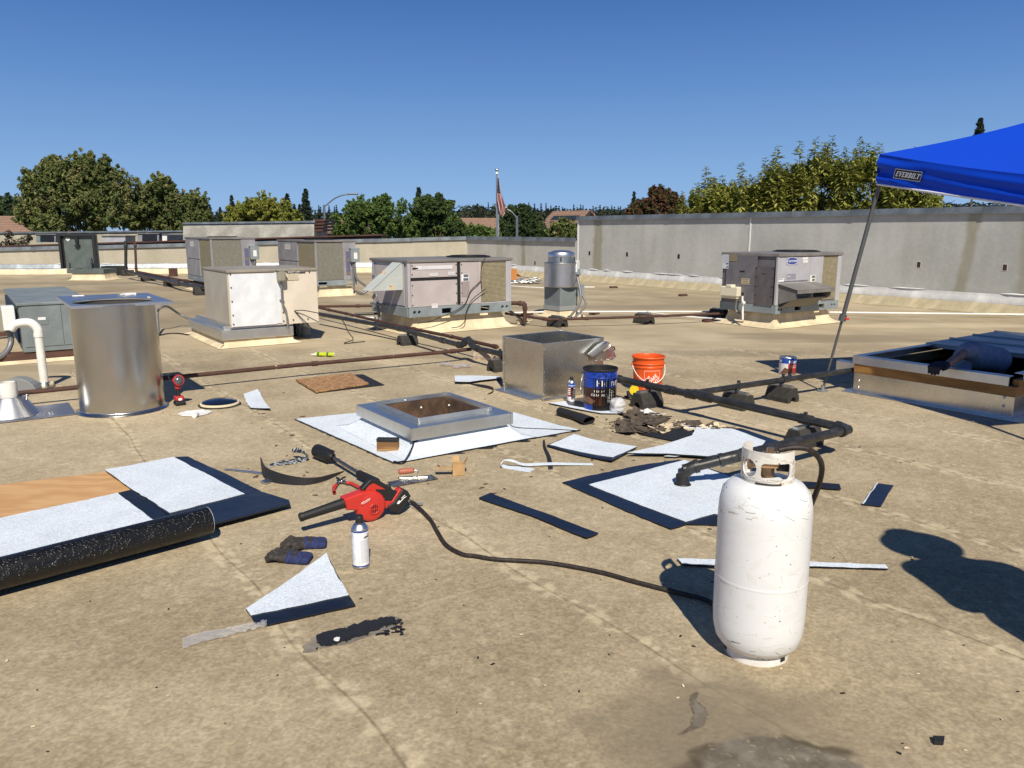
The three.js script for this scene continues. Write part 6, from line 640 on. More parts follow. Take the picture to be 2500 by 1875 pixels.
{ const P = g1('C', 1085, 822, 0), t = thing('round_lens', 'round dark glossy lens ringed with torn cream and black membrane', 'skylight lens', P, 0), rx = 300 * .1447 / F * 6.3; part('lens', mv(lathe([[rx, .022], [rx * .96, .034], [rx * .7, .046], [rx * .35, .053], [0, .055]], 48)), std([.008, .012, .03], .08), t); part('cream_ring', mv(lathe([[rx * 1.09, .008], [rx * 1.09, .02], [rx * 1.01, .028], [rx, .02]], 48)), mCream, t); srand(3); part('torn_rim', slab(Array.from({ length: 46 }, (_, i) => { const a = i / 46 * 2 * Math.PI, r = rx * (1.12 + rnd(.1)); return [r * Math.cos(a), r * Math.sin(a)]; }), .003, .008), mBitDull, t); }
{ const c = g1('C', 655, 975, 0), t = thing('plastic_bracket', 'white plastic crescent bracket with stub lying by the round lens', 'bracket', c, 0), L = (...l) => qs('C', ...l).map((p) => { const w = G(p, .01); return [w.x - c.x, w.z - c.z]; }); part('plate', slab(L(368, 970, 430, 945, 500, 930, 840, 910, 900, 912, 948, 935, 880, 965, 720, 998, 560, 1003, 440, 1000), .006, .006), mWhite, t); part('rib', slab(L(500, 945, 820, 915, 820, 925, 510, 955), .0125, .01), mWhite, t); part('stub', cyl(.022, .022, .05, L(662, 1010)[0][0], .022, L(662, 1005)[0][1], Math.PI / 2), mWhite, t); }
{ const P = g1('6', 1150, 935, 0), Q = g1('6', 1305, 938, 0), d = Q.clone().sub(P), L = d.length(), t = thing('sealant_tube', 'yellow-green sealant tube lying on the roof', 'sealant tube', V(P.x, .027, P.z), Math.atan2(-d.z, d.x)); const r = .026; const g = new THREE.CylinderGeometry(r, r, L, 28, 1, true); g.rotateZ(Math.PI / 2); part('barrel', mv(g, L / 2, 0, 0), std(null, .4, 0, { map: canvasTex(256, 256, (g) => { g.fillStyle = '#b9c42a'; g.fillRect(0, 0, 256, 256); g.fillStyle = '#2c6b34'; for (let k = 0; k < 2; k++) { g.fillRect(0, 20 + k * 128, 256, 26); } g.fillStyle = '#f1f2ea'; for (let k = 0; k < 2; k++) g.fillRect(60, 60 + k * 128, 150, 22); g.fillStyle = '#111'; for (let k = 0; k < 2; k++) g.fillRect(205, 50 + k * 128, 34, 40); }) }), t, true); part('end_cap', [cyl(r * .98, r * .98, .006, L, 0, 0, 0, 0, Math.PI / 2), cyl(r, r * .9, .012, -.002, 0, 0, 0, 0, Math.PI / 2)], mWhite, t); part('nozzle', rod(V(0, 0, 0), V(-.065, -.004, 0), .013, .006), mWhite, t); }
for (const [x, y, lab, m] of [[1014, 768, 'clear water bottle in the shade beside the white cooler', 0], [1062, 772, 'smaller clear bottle next to the first in the cooler shade', 0], [988, 760, 'black bottle behind the clear ones in the cooler shade', 1]]) { const P = g1('6', x, y, 0), t = thing('bottle', lab, 'bottle', P, 0, 'bottles in the shade of the cooler'), k = 1.45; part('body', mv(lathe([[0, .003], [.033 * k, .003], [.036 * k, .01], [.036 * k, .1 * k], [.034 * k, .12 * k], [.03 * k, .13 * k], [.013 * k, .165 * k], [.013 * k, .18 * k]], 28)), m ? mBlkGloss : phys([.5, .55, .6], { transmission: .8, roughness: .12, thickness: 0, ior: 1.4 }), t); part('cap', cyl(.016 * k, .016 * k, .02 * k, 0, .185 * k, 0), m ? mBlk : std([.25, .1, .05], .5), t); }
{ // open galvanized box
  const P = g1('7', 850, 684, 0), t = thing('metal_box', 'open galvanized sheet-metal box behind the blue pail', 'duct box', P, TH), W = solve(P, B, q('7', 1352, 0)[0], 0), D = solve(P, A, q('7', 511, 0)[0], 0), T = solve(P, UP, q('7', 0, 206)[1], 1), e = .003;
  part('side_panel', rspan(0, W, .004, T, -e, 0, .001), mGalvBox, t); part('side_panel', rspan(0, e, .004, T, -D, -e - .001, .001), mGalvBox, t); part('side_panel', rspan(W - e, W, .004, T, -D, -e - .001, .001), mGalvBox, t); part('side_panel', rspan(e + .001, W - e - .001, .004, T, -D, -D + e, .001), mGalvBox, t);
  pieces('corner_seam', [rspan(-.003, .022, .004, T - .004, .001, .004, .001), rspan(-.004, -.001, .004, T - .004, -D, -D + .03, .001)], mGalvBox, t); part('bottom_flange', [rspan(-.09, -.001, .004, .008, -D * 1.02, -.06, .001), rspan(-.02, W * .5, .004, .008, .001, .03, .001)], mGalv, t); part('rivets', [.1, .5, .9].flatMap((k) => [cyl(.006, .006, .006, .01, T * k, .005, Math.PI / 2, 0, 0, 8), cyl(.006, .006, .006, -.005, T * k, -D + .015, 0, 0, Math.PI / 2, 8)]), mAlu, t); part('top_hem', [rod(V(0, T, 0), V(W, T, 0), .004), rod(V(0, T, 0), V(0, T, -D), .004), rod(V(W, T, 0), V(W, T, -D), .004), rod(V(0, T, -D), V(W, T, -D), .004)], mGalv, t); part('corner_tab', ext([[W - .04, T], [W, T], [W - .004, T + .035]], .003), mGalv, t).position.z = -D;
  // offcut channel hooked over its rim
  const f = facePlane(P, B), b = thing('metal_channel', 'folded metal channel offcut hooked over the rim of the metal box', 'metal offcut', P, TH), F3 = (...l) => { const o = []; for (let i = 0; i < l.length; i += 2) o.push(f(q('A', l[i], l[i + 1]))); return o; };
  part('channel_web', mv(ext(F3(650, 175, 830, 0, 960, -60, 1070, 0, 960, 90, 740, 235), .004), 0, 0, .03), mGalv, b); part('channel_flange', [mv(ext(F3(650, 175, 960, -60, 985, -40, 690, 190), .05), 0, 0, .034)], mGalv, b); part('side_plate', mv(ext(F3(770, 235, 990, 75, 1045, 110, 1060, 270, 770, 300), .004), 0, 0, .05), mGalvBox, b); part('end_plate', mv(ext(F3(1010, 90, 1070, 0, 1155, 215, 1080, 280), .004), 0, 0, .04), mGalv, b); part('rivets', F3(780, 285, 880, 275, 980, 268, 1010, 265, 1040, 245, 1100, 240).map(([x, y]) => cyl(.005, .005, .008, x, y, .056, Math.PI / 2, 0, 0, 8)), mAlu, b);
  const tw = F3(1110, 190, 1190, 180, 1250, 145, 1320, 125).map(([x, y]) => V(x, y, -.1)); single('dry_twig', 'dry curled strap hanging by the metal channel', 'strap', [tube(tw, .006, 20, 6), tube([tw[2], tw[2].clone().add(V(.02, .03, 0)), tw[3].clone().add(V(-.01, .025, 0)), tw[3]], .007, 16, 6)], mWoodDark, P, TH); }
const henry = (g, x, y, s, c = '#f2f2f0') => { g.fillStyle = c; g.font = 'bold ' + s + 'px sans-serif'; g.fillText('Henry', x, y); };
{ const P = g1('A', 912, 1172, 0), t = thing('blue_pail', 'blue steel pail with black tar running down its front', 'pail', V(P.x, .012, P.z), faceCam(P)), s = .1356 / F * (-P.z * CP + H * SP), R = 300 * s, hT = solve(P, UP, q('A', 0, 445)[1], 1);
  const map = canvasTex(1024, 512, (g) => { g.fillStyle = '#1540a8'; g.fillRect(0, 0, 1024, 512); g.fillStyle = '#3a2018'; g.fillRect(300, 215, 420, 225); g.fillStyle = '#141414'; g.fillRect(560, 215, 180, 225); g.fillStyle = '#7a5c4c'; g.beginPath(); g.moveTo(310, 400); g.lineTo(380, 330); g.lineTo(470, 380); g.lineTo(430, 430); g.fill(); g.fillStyle = '#93796a'; g.fillRect(312, 330, 30, 60); henry(g, 470, 190, 108); g.fillStyle = '#e9e6e0'; g.font = 'bold 40px sans-serif'; g.fillText('ROOF', 450, 270); g.fillText('CEMENT', 420, 318); for (let i = 0; i < 9; i++) g.fillRect(590, 230 + i * 20, 30 + (i * 37) % 80, 7); srand(6); g.fillStyle = '#0a0a0b'; for (let i = 0; i < 20; i++) { const x = 440 + rnd(240), w = rnd(4, 17), y0 = rnd(30, 150), y1 = rnd(260, 512); g.fillRect(x, y0, w, y1 - y0); g.beginPath(); g.arc(x + w / 2, y1, w / 2, 0, 7); g.fill(); } g.fillRect(440, 440, 240, 72); for (let i = 0; i < 18; i++) { g.beginPath(); g.arc(430 + rnd(280), 20 + rnd(110), rnd(3, 13), 0, 7); g.fill(); } });
  const [gb, mb] = band(R * .97, R, 0, hT - .012, map, 0, { r: .25 }); part('shell', gb, mb, t, true); part('rim', mv(lathe([[R, hT - .02], [R * 1.045, hT - .016], [R * 1.05, hT - .002], [R * 1.02, hT + .002], [R * .985, hT - .006], [R * .97, hT - .05]], 56)), mBitDull, t); part('tar', cyl(R * .96, R * .96, .01, 0, hT - .06, 0, 0, 0, 0, 40), mBit, t); part('inner_wall', mv(lathe([[R * .975, hT - .008], [R * .965, hT - .3], [0, hT - .3]], 40)), mBitDull, t); part('hoop', [mv(new THREE.TorusGeometry(R * 1.0, .004, 8, 60), 0, hT - .065, 0, Math.PI / 2)], std([.02, .06, .36], .3), t); part('bail_ear', [rbox(.02, .025, .02, -R * 1.0, hT - .06, .02)], mGalv, t); part('bail', tube([V(-R * 1.03, hT - .06, .02), V(-R * 1.1, hT - .1, .05), V(-R * 1.14, hT - .17, .07), V(-R * 1.05, hT - .2, .12)], .0035, 24, 6), mGalv, t); }
function sprayCan(label, P, s, hs, yTop, yShoulder, yCapB, R, map, turn = 0) { const t = thing('spray_can', label, 'spray can', P, faceCam(P) + turn); const [gb, mb] = band(R, R, .006, yShoulder, map, 0, { r: .3 }); part('body', gb, mb, t, true); pieces('rim', [mv(lathe([[R * .9, .002], [R * 1.03, .002], [R * 1.03, .008], [R, .01]], 36)), mv(lathe([[R, yShoulder - .004], [R * 1.03, yShoulder], [R * .98, yShoulder + .004], [R * .72, yCapB - .004], [R * .5, yCapB + .004], [0, yCapB + .004]], 36))], mAlu, t); part('cap', mv(lathe([[R * .47, yCapB + .002], [R * .47, yTop - .008], [R * .4, yTop], [0, yTop]], 24)), mBlk, t); return t; }
{ const P = g1('A', 402, 1050, .008), y = (v) => solve(V(P.x, .012, P.z), UP, q('A', 0, v)[1], 1), R = 76 * .1356 / F * 6.1; sprayCan('small upright spray can with blue and black print by the blue pail', V(P.x, .012, P.z), 0, 0, y(592), y(690), y(650), R, canvasTex(256, 512, (g) => { g.fillStyle = '#e8e8ea'; g.fillRect(0, 0, 256, 512); g.fillStyle = '#1d4fae'; g.fillRect(0, 0, 256, 110); henry(g, 84, 88, 52); g.fillStyle = '#131316'; g.fillRect(128, 112, 90, 330); g.fillStyle = '#8e2b22'; g.fillRect(64, 112, 64, 260); g.fillStyle = '#f4f4f0'; for (let i = 0; i < 4; i++) g.fillRect(74, 140 + i * 50, 44, 26); g.fillStyle = '#b9bcc2'; g.beginPath(); g.arc(170, 150, 22, 0, 7); g.fill(); for (let i = 0; i < 9; i++) g.fillRect(140, 200 + i * 20, 60, 5); g.fillRect(140, 400, 60, 20); })); }
{ const P = g1('b', 1250, 1148, 0), y = (v) => solve(P, UP, q('b', 0, v)[1], 1), R = 71 * .2893 / F * (-P.z * CP + H * SP); sprayCan('white-labelled spray can standing in front of the red blower', P, 0, 0, y(718), y(826), y(785), R, canvasTex(512, 768, (g) => { g.fillStyle = '#22408c'; g.fillRect(0, 0, 512, 768); g.fillStyle = '#e9eaee'; g.fillRect(60, 46, 384, 676); g.fillStyle = '#cfd6e2'; g.fillRect(80, 60, 110, 120); g.fillStyle = '#5b4a3c'; for (const [x, yy, w, h] of [[330, 96, 34, 12], [300, 130, 60, 34], [290, 150, 30, 20], [345, 120, 26, 26]]) g.fillRect(x, yy, w, h); g.fillStyle = '#8a8d94'; srand(9); for (let i = 0; i < 46; i++) { const yy = 200 + i * 10.4; g.fillRect(100, yy, rnd(40, 110), 3); g.fillRect(255, yy, rnd(60, 150), 3); } g.fillStyle = '#55575c'; g.fillRect(110, 640, 46, 60); for (let i = 0; i < 10; i++) { g.fillStyle = '#e9eaee'; g.fillRect(112 + i * 4.4, 640, 1.6, 60); } g.fillStyle = '#c2c5cc'; g.fillRect(240, 190, 4, 520); })); }
{ const P = g1('8', 612, 366, 0), t = thing('paint_can', 'red, white and blue gallon can standing in the canopy shadow', 'can', P, faceCam(P)), R = 55 * .3617 / F * (-P.z * CP + H * SP), h = solve(P, UP, q('8', 0, 250)[1], 1); const [gb, mb] = band(R, R, .006, h - .006, canvasTex(512, 256, (g) => { g.fillStyle = '#d9d9d6'; g.fillRect(0, 0, 512, 256); g.fillStyle = '#1c4aa6'; g.fillRect(0, 0, 512, 88); henry(g, 262, 80, 64); g.fillStyle = '#b3322c'; g.fillRect(262, 90, 150, 166); g.fillStyle = '#e9e6e0'; g.font = 'bold 22px sans-serif'; g.fillText('PLASTIC', 280, 130); g.fillText('CEMENT', 280, 156); g.fillStyle = '#6e4b3e'; g.beginPath(); g.moveTo(180, 256); g.lineTo(230, 150); g.lineTo(330, 200); g.lineTo(340, 256); g.fill(); g.fillStyle = '#cdd3da'; g.beginPath(); g.arc(170, 50, 26, 0, 7); g.fill(); })); part('shell', gb, mb, t, true); part('lid', [mv(lathe([[R * 1.02, h - .01], [R * 1.03, h - .002], [R * .95, h], [R * .9, h - .008], [0, h - .008]], 40)), mv(lathe([[R * .9, .002], [R * 1.02, .002], [R * 1.02, .01], [R, .012]], 40))], mAlu, t); part('lid_knob', rbox(.03, .008, .012, -.01, h + .002, R * .8), mWhite, t); }
{ // orange bucket
  const P = g1('A', 1775, 838, 0), t = thing('orange_bucket', 'orange plastic bucket with white stencilled print behind the black pipe', 'bucket', P, faceCam(P) + .3), s = .1356 / F * (-P.z * CP + H * SP), R = 280 * s, r0 = 245 * s, h = solve(P, UP, q('A', 0, 205)[1], 1), mOr = std([.78, .105, .012], .42), ra = (y) => r0 + (R - r0) * y / h;
  part('shell', mv(lathe([[0, .004], [r0, .004], [r0 + .002, .012], [ra(h * .68), h * .68], [ra(h * .68) + .008, h * .7], [ra(h * .68) + .008, h * .73], [ra(h * .74), h * .735], [ra(h * .78), h * .78], [ra(h * .78) + .008, h * .79], [ra(h * .79) + .008, h * .815], [ra(h * .82), h * .82], [ra(h * .95), h * .95], [R + .008, h * .955], [R + .008, h], [R - .004, h], [R - .006, h * .9], [r0 - .006, .012], [0, .012]], 64)), mOr, t);
  const pr = canvasTex(512, 512, (g) => { g.fillStyle = '#e2571e'; g.fillRect(0, 0, 512, 512); g.save(); g.translate(256, 256); g.strokeStyle = '#f3ded2'; g.lineWidth = 9; g.strokeRect(-220, -232, 440, 470); g.rotate(-.72); g.fillStyle = '#f6eee8'; g.textAlign = 'center'; g.font = 'bold 84px sans-serif'; g.fillText('THE', -60, -96); g.font = 'bold 128px sans-serif'; g.fillText('HOME', 0, 20); g.fillText('DEPOT', 10, 140); g.restore(); });
  const th = 1.25, g = new THREE.CylinderGeometry(ra(h * .66) + .002, ra(h * .04) + .002, h * .62, 24, 1, true, -th / 2, th); part('stencil_print', mv(g, 0, h * .35, 0), std(null, .45, 0, { map: pr }), t, true); part('bail', tube(Array.from({ length: 13 }, (_, i) => { const a = Math.PI * i / 12; return V(-(R + .008) * Math.cos(a), h * .76 - h * .5 * Math.sin(a) * .92, (R + .012) * Math.sin(a) * .98); }), .004, 50, 6), mWhite, t); pieces('bail_ear', [rbox(.02, .03, .025, -R - .004, h * .76, 0), rbox(.02, .03, .025, R + .004, h * .76, 0)], mOr, t); }
{ const P = g1('A', 1500, 965, 0), t = thing('marker_cap', 'yellow round cap with a black tip beside a foam block', 'cap', P, faceCam(P)); part('cap', cyl(.04, .04, .05, .015, .07, 0, Math.PI / 2, .6), std([.8, .62, .02], .45), t); part('tip', [cyl(.025, .012, .06, -.03, .03, 0, 0, 0, .4), rbox(.06, .014, .05, -.04, .008, 0)], mBlk, t); }
{ srand(10); const P = g1('A', 1225, 1215, .012), g = new THREE.IcosahedronGeometry(.085, 5), p = g.attributes.position; for (let i = 0; i < p.count; i++) { const v = V(p.getX(i), p.getY(i), p.getZ(i)), n = v.clone().multiplyScalar(11), k = .55 + .75 * Math.abs(fbm(n.x + n.z * .7 + 20, n.y + 11 + n.z * .4, 3) - .1); p.setXYZ(i, v.x * k * 1.0, v.y * k * .8, v.z * k); } g.computeVertexNormals(); single('plastic_wrap', 'crumpled ball of clear plastic at the foot of the blue pail', 'plastic wrap', mv(g, 0, .05, 0), phys([.97, .98, 1], { transmission: .6, roughness: .15, thickness: 0, ior: 1.5 }), V(P.x, .012, P.z)); }
for (const [x0, x1, y, lab] of [[0, 150, 918, 'flat clear package lying left of the metal box'], [205, 480, 950, 'crinkled brown-tinted clear package between plank scraps and metal box']]) { const a = g1('I', x0 - 40, y, 0), w = (x1 - x0 + 40) * .14467 / F * 8.3; srand(x1); single('clear_package', lab, 'packaging', grid(16, 10, (u, v) => V(u * w, .006 + .03 * fbm(u * 6, v * 5 + x1, 3), (v - .5) * .2)), phys([.9, .86, .86], { transmission: .7, roughness: .25, thickness: 0 }), a, .2); }
{ const P = g1('H', 328, 773, .012), t = thing('wood_block', 'small wood block with charred top on the white apron', 'wood block', V(P.x, .014, P.z), -.06), w = 196 * .2622 / F * 5.25, h = .085; part('block', rspan(-w / 2, w / 2, 0, h * .72, -.045, 0, .003), std(null, .8, 0, { map: woodTex(S(120, 86, 50), S(190, 150, 100), .3) }), t); part('charred_top', rspan(-w / 2 - .001, w / 2 + .001, h * .722, h, -.046, .001, .004), mBlk, t); }
{ const P = g1('b', 2075, 388, 0), t = thing('cardboard_carton', 'small open cardboard carton right of the trowel', 'carton', P, .12), s = .2893 / F * 4.75, w = 100 * s, h = .07, d = .06; part('carton_wall', [rspan(-w / 2, w / 2, .002, h, -.003, 0, .001), rspan(w / 2 - .003, w / 2, .002, h, -d, -.0035, .001), rspan(-w / 2, -w / 2 + .003, .002, h, -d, -.0035, .001), rspan(-w / 2 + .0035, w / 2 - .0035, .002, h, -d, -d + .003, .001), span(-w / 2 + .004, w / 2 - .004, .002, .005, -d + .004, -.004)], mCard, t); part('open_flap', [mv(rspan(-w * .5, w * .1, 0, .035, -.002, .001, .001), 0, h, -d, -.5), mv(rspan(-.001, .002, 0, .04, -d, 0, .001), w / 2, h, 0, 0, 0, -.5), mv(rspan(-.1, 0, 0, .002, -d * .8, 0, .001), -w / 2, h * .55, 0, 0, 0, -.1)], mCard, t); }
{ // trowel: steel blade, bent post, brick-red handle
  const c = g1('b', 1690, 425, 0), t = thing('trowel', 'steel finishing trowel with brick-red handle beside the blower', 'trowel', V(c.x, 0, c.z)), L = (h, ...l) => qs('b', ...l).map((p) => { const w = G(p, h); return V(w.x - c.x, h, w.z - c.z); }), bl = L(.008, 1470, 437, 1840, 374, 1902, 408, 1525, 476).map((v) => [v.x, v.z]); part('blade', slab(bl, .006, .002), std(null, .4, .9, { map: mottled(S(120, 100, 90), S(200, 196, 188), .12, 4, 5) }), t);
  const h0 = L(.058, 1562, 352)[0], h1 = L(.058, 1695, 340)[0], m0 = L(.008, 1722, 405)[0]; const dir = h1.clone().sub(h0); part('handle', mv(lathe([[0, 0], [.012, .002], [.017, .015], [.0175, dir.length() * .5], [.016, dir.length() - .01], [.013, dir.length()], [0, dir.length()]], 20)).applyQuaternion(new THREE.Quaternion().setFromUnitVectors(UP, dir.clone().normalize())).translate(h0.x, h0.y, h0.z), std([.42, .13, .08], .55), t); part('post', tube([h1, h1.clone().add(V(.018, -.002, 0)), h1.clone().add(V(.026, -.02, 0)), m0], .005, 20, 8), mGalv, t); part('mounting_bar', rod(m0.clone().add(V(-.1, .003, .012)), m0.clone().add(V(.06, .003, -.008)), .006), mGalv, t); }
{ const t0 = g1('b', 1080, 430, .02), t = thing('tin_snips', 'pair of red-handled tin snips lying open by the torch', 'snips', V(t0.x, 0, t0.z)), L = (h, ...l) => qs('b', ...l).map((p) => { const w = G(p, h); return V(w.x - t0.x, h, w.z - t0.z); }); part('handle', tube(L(.018, 1130, 445, 1165, 448, 1205, 468, 1243, 488), .0095, 20, 8), mRed, t); part('handle', tube(L(.016, 1040, 460, 1028, 478, 1018, 500, 1024, 526), .0095, 20, 8), mRed, t); part('handle_grip', [mv(new THREE.SphereGeometry(.012, 12, 8), ...L(.016, 1022, 480)[0].toArray())], mRed, t); part('pivot', [mv(new THREE.SphereGeometry(.012, 14, 10), ...L(.018, 1085, 432)[0].toArray()), tube(L(.018, 1132, 445, 1105, 436, 1075, 430, 1045, 452), .007, 16, 8)], mSteel, t); part('blade', [tube(L(.02, 1085, 430, 1065, 415, 1045, 402), .007, 10, 6), tube(L(.024, 1085, 430, 1090, 408, 1115, 396), .006, 10, 6)], mScrew, t); }
// gloves: dark coated fingers, blue knit back and cuff
function glove(label, O, ang, mir) { const t = thing('work_glove', label, 'glove', V(O.x, 0, O.z), ang, 'gloves by the spray can'), m = mir, y = .018; const b = [[V(0, y, 0), V(.05, y, .004 * m), .02, .021], [V(.0, y, .02), V(.05, y, .022), .02, .022], [V(0, y, -.02), V(.05, y, -.02), .02, .022]];
  for (const [z0, dx, dz, l] of [[-.03, -.055, -.012, 1], [-.01, -.07, -.004, 1], [.012, -.066, .006, 1], [.03, -.05, .016, 1]]) { const k = V(-.01, y + .004, z0), mid = V(-.01 + dx * .6, y + .012, z0 + dz * .6), tip = V(-.01 + dx, y - .004, z0 + dz + .008 * m); b.push([k, mid, .0115, .0105], [mid, tip, .0105, .009]); } b.push([V(.03, y, .03 * m), V(.0, y + .004, .058 * m), .013, .0115], [V(0, y + .004, .058 * m), V(-.025, y - .004, .062 * m), .0115, .009]);
  const g = bones(b, V(-.1, -.02, -.08), V(.1, .06, .09), .0032, .004); part('coated_palm', g, std(null, .8, 0, { map: mottled(S(44, 40, 38), S(70, 64, 60), .06), bumpMap: N1, bumpScale: .002 }), t);
  const kn = std(null, .95, 0, { map: mottled(S(30, 38, 84), S(52, 62, 112), .05), bumpMap: N1, bumpScale: .004 }); const c = bones([[V(.03, y, -.022), V(.035, y, .024), .0225, .0225], [V(.06, y - .002, -.026), V(.064, y - .002, .026), .019, .019], [V(.088, y - .003, -.028), V(.092, y - .003, .03), .0165, .0165], [V(.108, y - .004, -.03), V(.112, y - .004, .032), .014, .014]], V(.0, -.02, -.08), V(.14, .07, .08), .0035, .006); part('knit_cuff', c, kn, t); return t; }
glove('dark work glove with blue cuff, the far one of the pair', g1('b', 730, 985, 0), .12, 1); glove('dark work glove with broad blue back, the near one of the pair', g1('b', 600, 1100, 0), -.1, -1);
// red cordless blower, traced on its own upright plane
{ const O = g1('c', 1290, 1108, 0), t = thing('leaf_blower', 'red cordless blower with black nozzle standing on the roof', 'blower', O, TH), fp = facePlane(O, B), P2 = (...l) => { const o = []; for (let i = 0; i < l.length; i += 2) o.push(fp(q('c', l[i], l[i + 1]))); return o; }, pt = (x, y, z = 0) => { const [u, v] = fp(q('c', x, y)); return V(u, v, z); };
  const C = pt(1290, 890), Rh = C.y - .002, solid = (pts, th, bev = .006) => mv(ext(pts, th - 2 * bev, { bevel: bev, bs: 3 }), 0, 0, -th / 2 + bev);
  part('fan_housing', [mv(lathe([[0, -.036], [Rh * .8, -.036], [Rh * .96, -.028], [Rh, -.012], [Rh, .012], [Rh * .96, .028], [Rh * .8, .036], [Rh * .3, .039], [0, .039]], 56), C.x, C.y, 0, Math.PI / 2), solid(P2(930, 800, 1150, 720, 1290, 700, 1330, 900, 1150, 930, 1040, 915, 968, 915), .066, .01)], mRed, t);
  part('intake_grille', [mv(new THREE.TorusGeometry(Rh * .32, .004, 8, 32), pt(1315, 915).x, pt(1315, 915).y, .04), ...[-2, -1, 0, 1, 2].map((k) => box(.003, Rh * .58 * Math.cos(k * .3), .004, pt(1315, 915).x + k * Rh * .12, pt(1315, 915).y, .04)), box(Rh * .6, .004, .004, pt(1315, 915).x, pt(1315, 915).y, .0415)], mRed, t); part('intake_shade_disc', cyl(Rh * .3, Rh * .3, .003, pt(1315, 915).x, pt(1315, 915).y, .038, Math.PI / 2), mBlk, t); part('housing_ridge', [rod(pt(1395, 890, .037), pt(1470, 830, .03), .002), rod(pt(1390, 955, .037), pt(1450, 960, .032), .002), rod(pt(1240, 1000, .037), pt(1400, 960, .036), .002), rod(pt(1305, 1000, .037), pt(1300, 1090, .03), .002)], mRedDark, t);  // black disc behind the grille paints the shade inside the intake
  const nz = [pt(945, 855), pt(600, 970), pt(300, 1070)]; part('nozzle', [rod(nz[0].clone().lerp(nz[1], -.1), nz[1], .0265, .0225, 28), rod(nz[1], nz[2], .0225, .0195, 28), rod(nz[2].clone().lerp(nz[1], .14), nz[2].clone().lerp(nz[1], .04), .0225, .0215, 28)], mBlk, t); part('mouth_shade_disc', [rod(nz[2].clone().lerp(nz[1], -.002), nz[2].clone().lerp(nz[1], -.012), .0165, .0165, 20)], mBlk, t); part('neck_collar', rod(pt(990, 840), pt(930, 860), .0305, .029, 28), mRed, t);  // black end disc stands in for the shade in the open nozzle
  part('handle_frame', [solid(P2(1190, 700, 1195, 640, 1270, 560, 1330, 545, 1400, 580, 1510, 640, 1525, 672, 1460, 650, 1380, 655, 1340, 700, 1290, 650, 1250, 690, 1230, 715), .034)], mRed, t); part('handle_grip', [solid(P2(1180, 650, 1290, 535, 1360, 525, 1460, 580, 1640, 700, 1700, 700, 1660, 790, 1590, 830, 1470, 830, 1500, 760, 1390, 700, 1370, 660, 1480, 665, 1520, 660, 1400, 590, 1330, 555, 1260, 590, 1200, 670), .038)], mBlk, t); part('trigger', solid(P2(1262, 690, 1280, 655, 1330, 665, 1345, 700, 1320, 706), .016, .003), mBlkGloss, t); part('battery_mount', solid(P2(1470, 830, 1590, 835, 1700, 660, 1740, 665, 1640, 800, 1560, 900, 1480, 905), .046), mRed, t);
  const bat = part('battery', solid(P2(1620, 840, 1735, 668, 1790, 690, 1825, 745, 1760, 880, 1680, 965, 1580, 930, 1540, 890), .062, .008), mBlk, t); part('battery_stripe', [rod(pt(1660, 850, .033), pt(1745, 760, .033), .0022), rod(pt(1705, 770, .033), pt(1755, 725, .033), .0018), rod(pt(1745, 760, .033), pt(1775, 745, .033), .0018), rbox(.02, .009, .002, pt(1665, 825).x, pt(1665, 825).y, .0325, .001, 0, 0, .75)], mWhite, bat);
  const lg = part('script_logo', mv(new THREE.PlaneGeometry(.056, .02), pt(1190, 805).x, pt(1190, 805).y, .0405, 0, 0, .36), std(null, .4, 0, { map: canvasTex(256, 92, (g) => { g.fillStyle = '#c0322b'; g.fillRect(0, 0, 256, 92); g.fillStyle = '#f4efec'; g.font = 'italic bold 58px serif'; g.fillText('Milwaukee', 6, 58, 244); g.fillRect(40, 72, 190, 7); }) }), t, true); part('foot', [rod(pt(1320, 1090, -.02), V(pt(1310, 1100).x, .002, .02), .008)], mRed, t); }
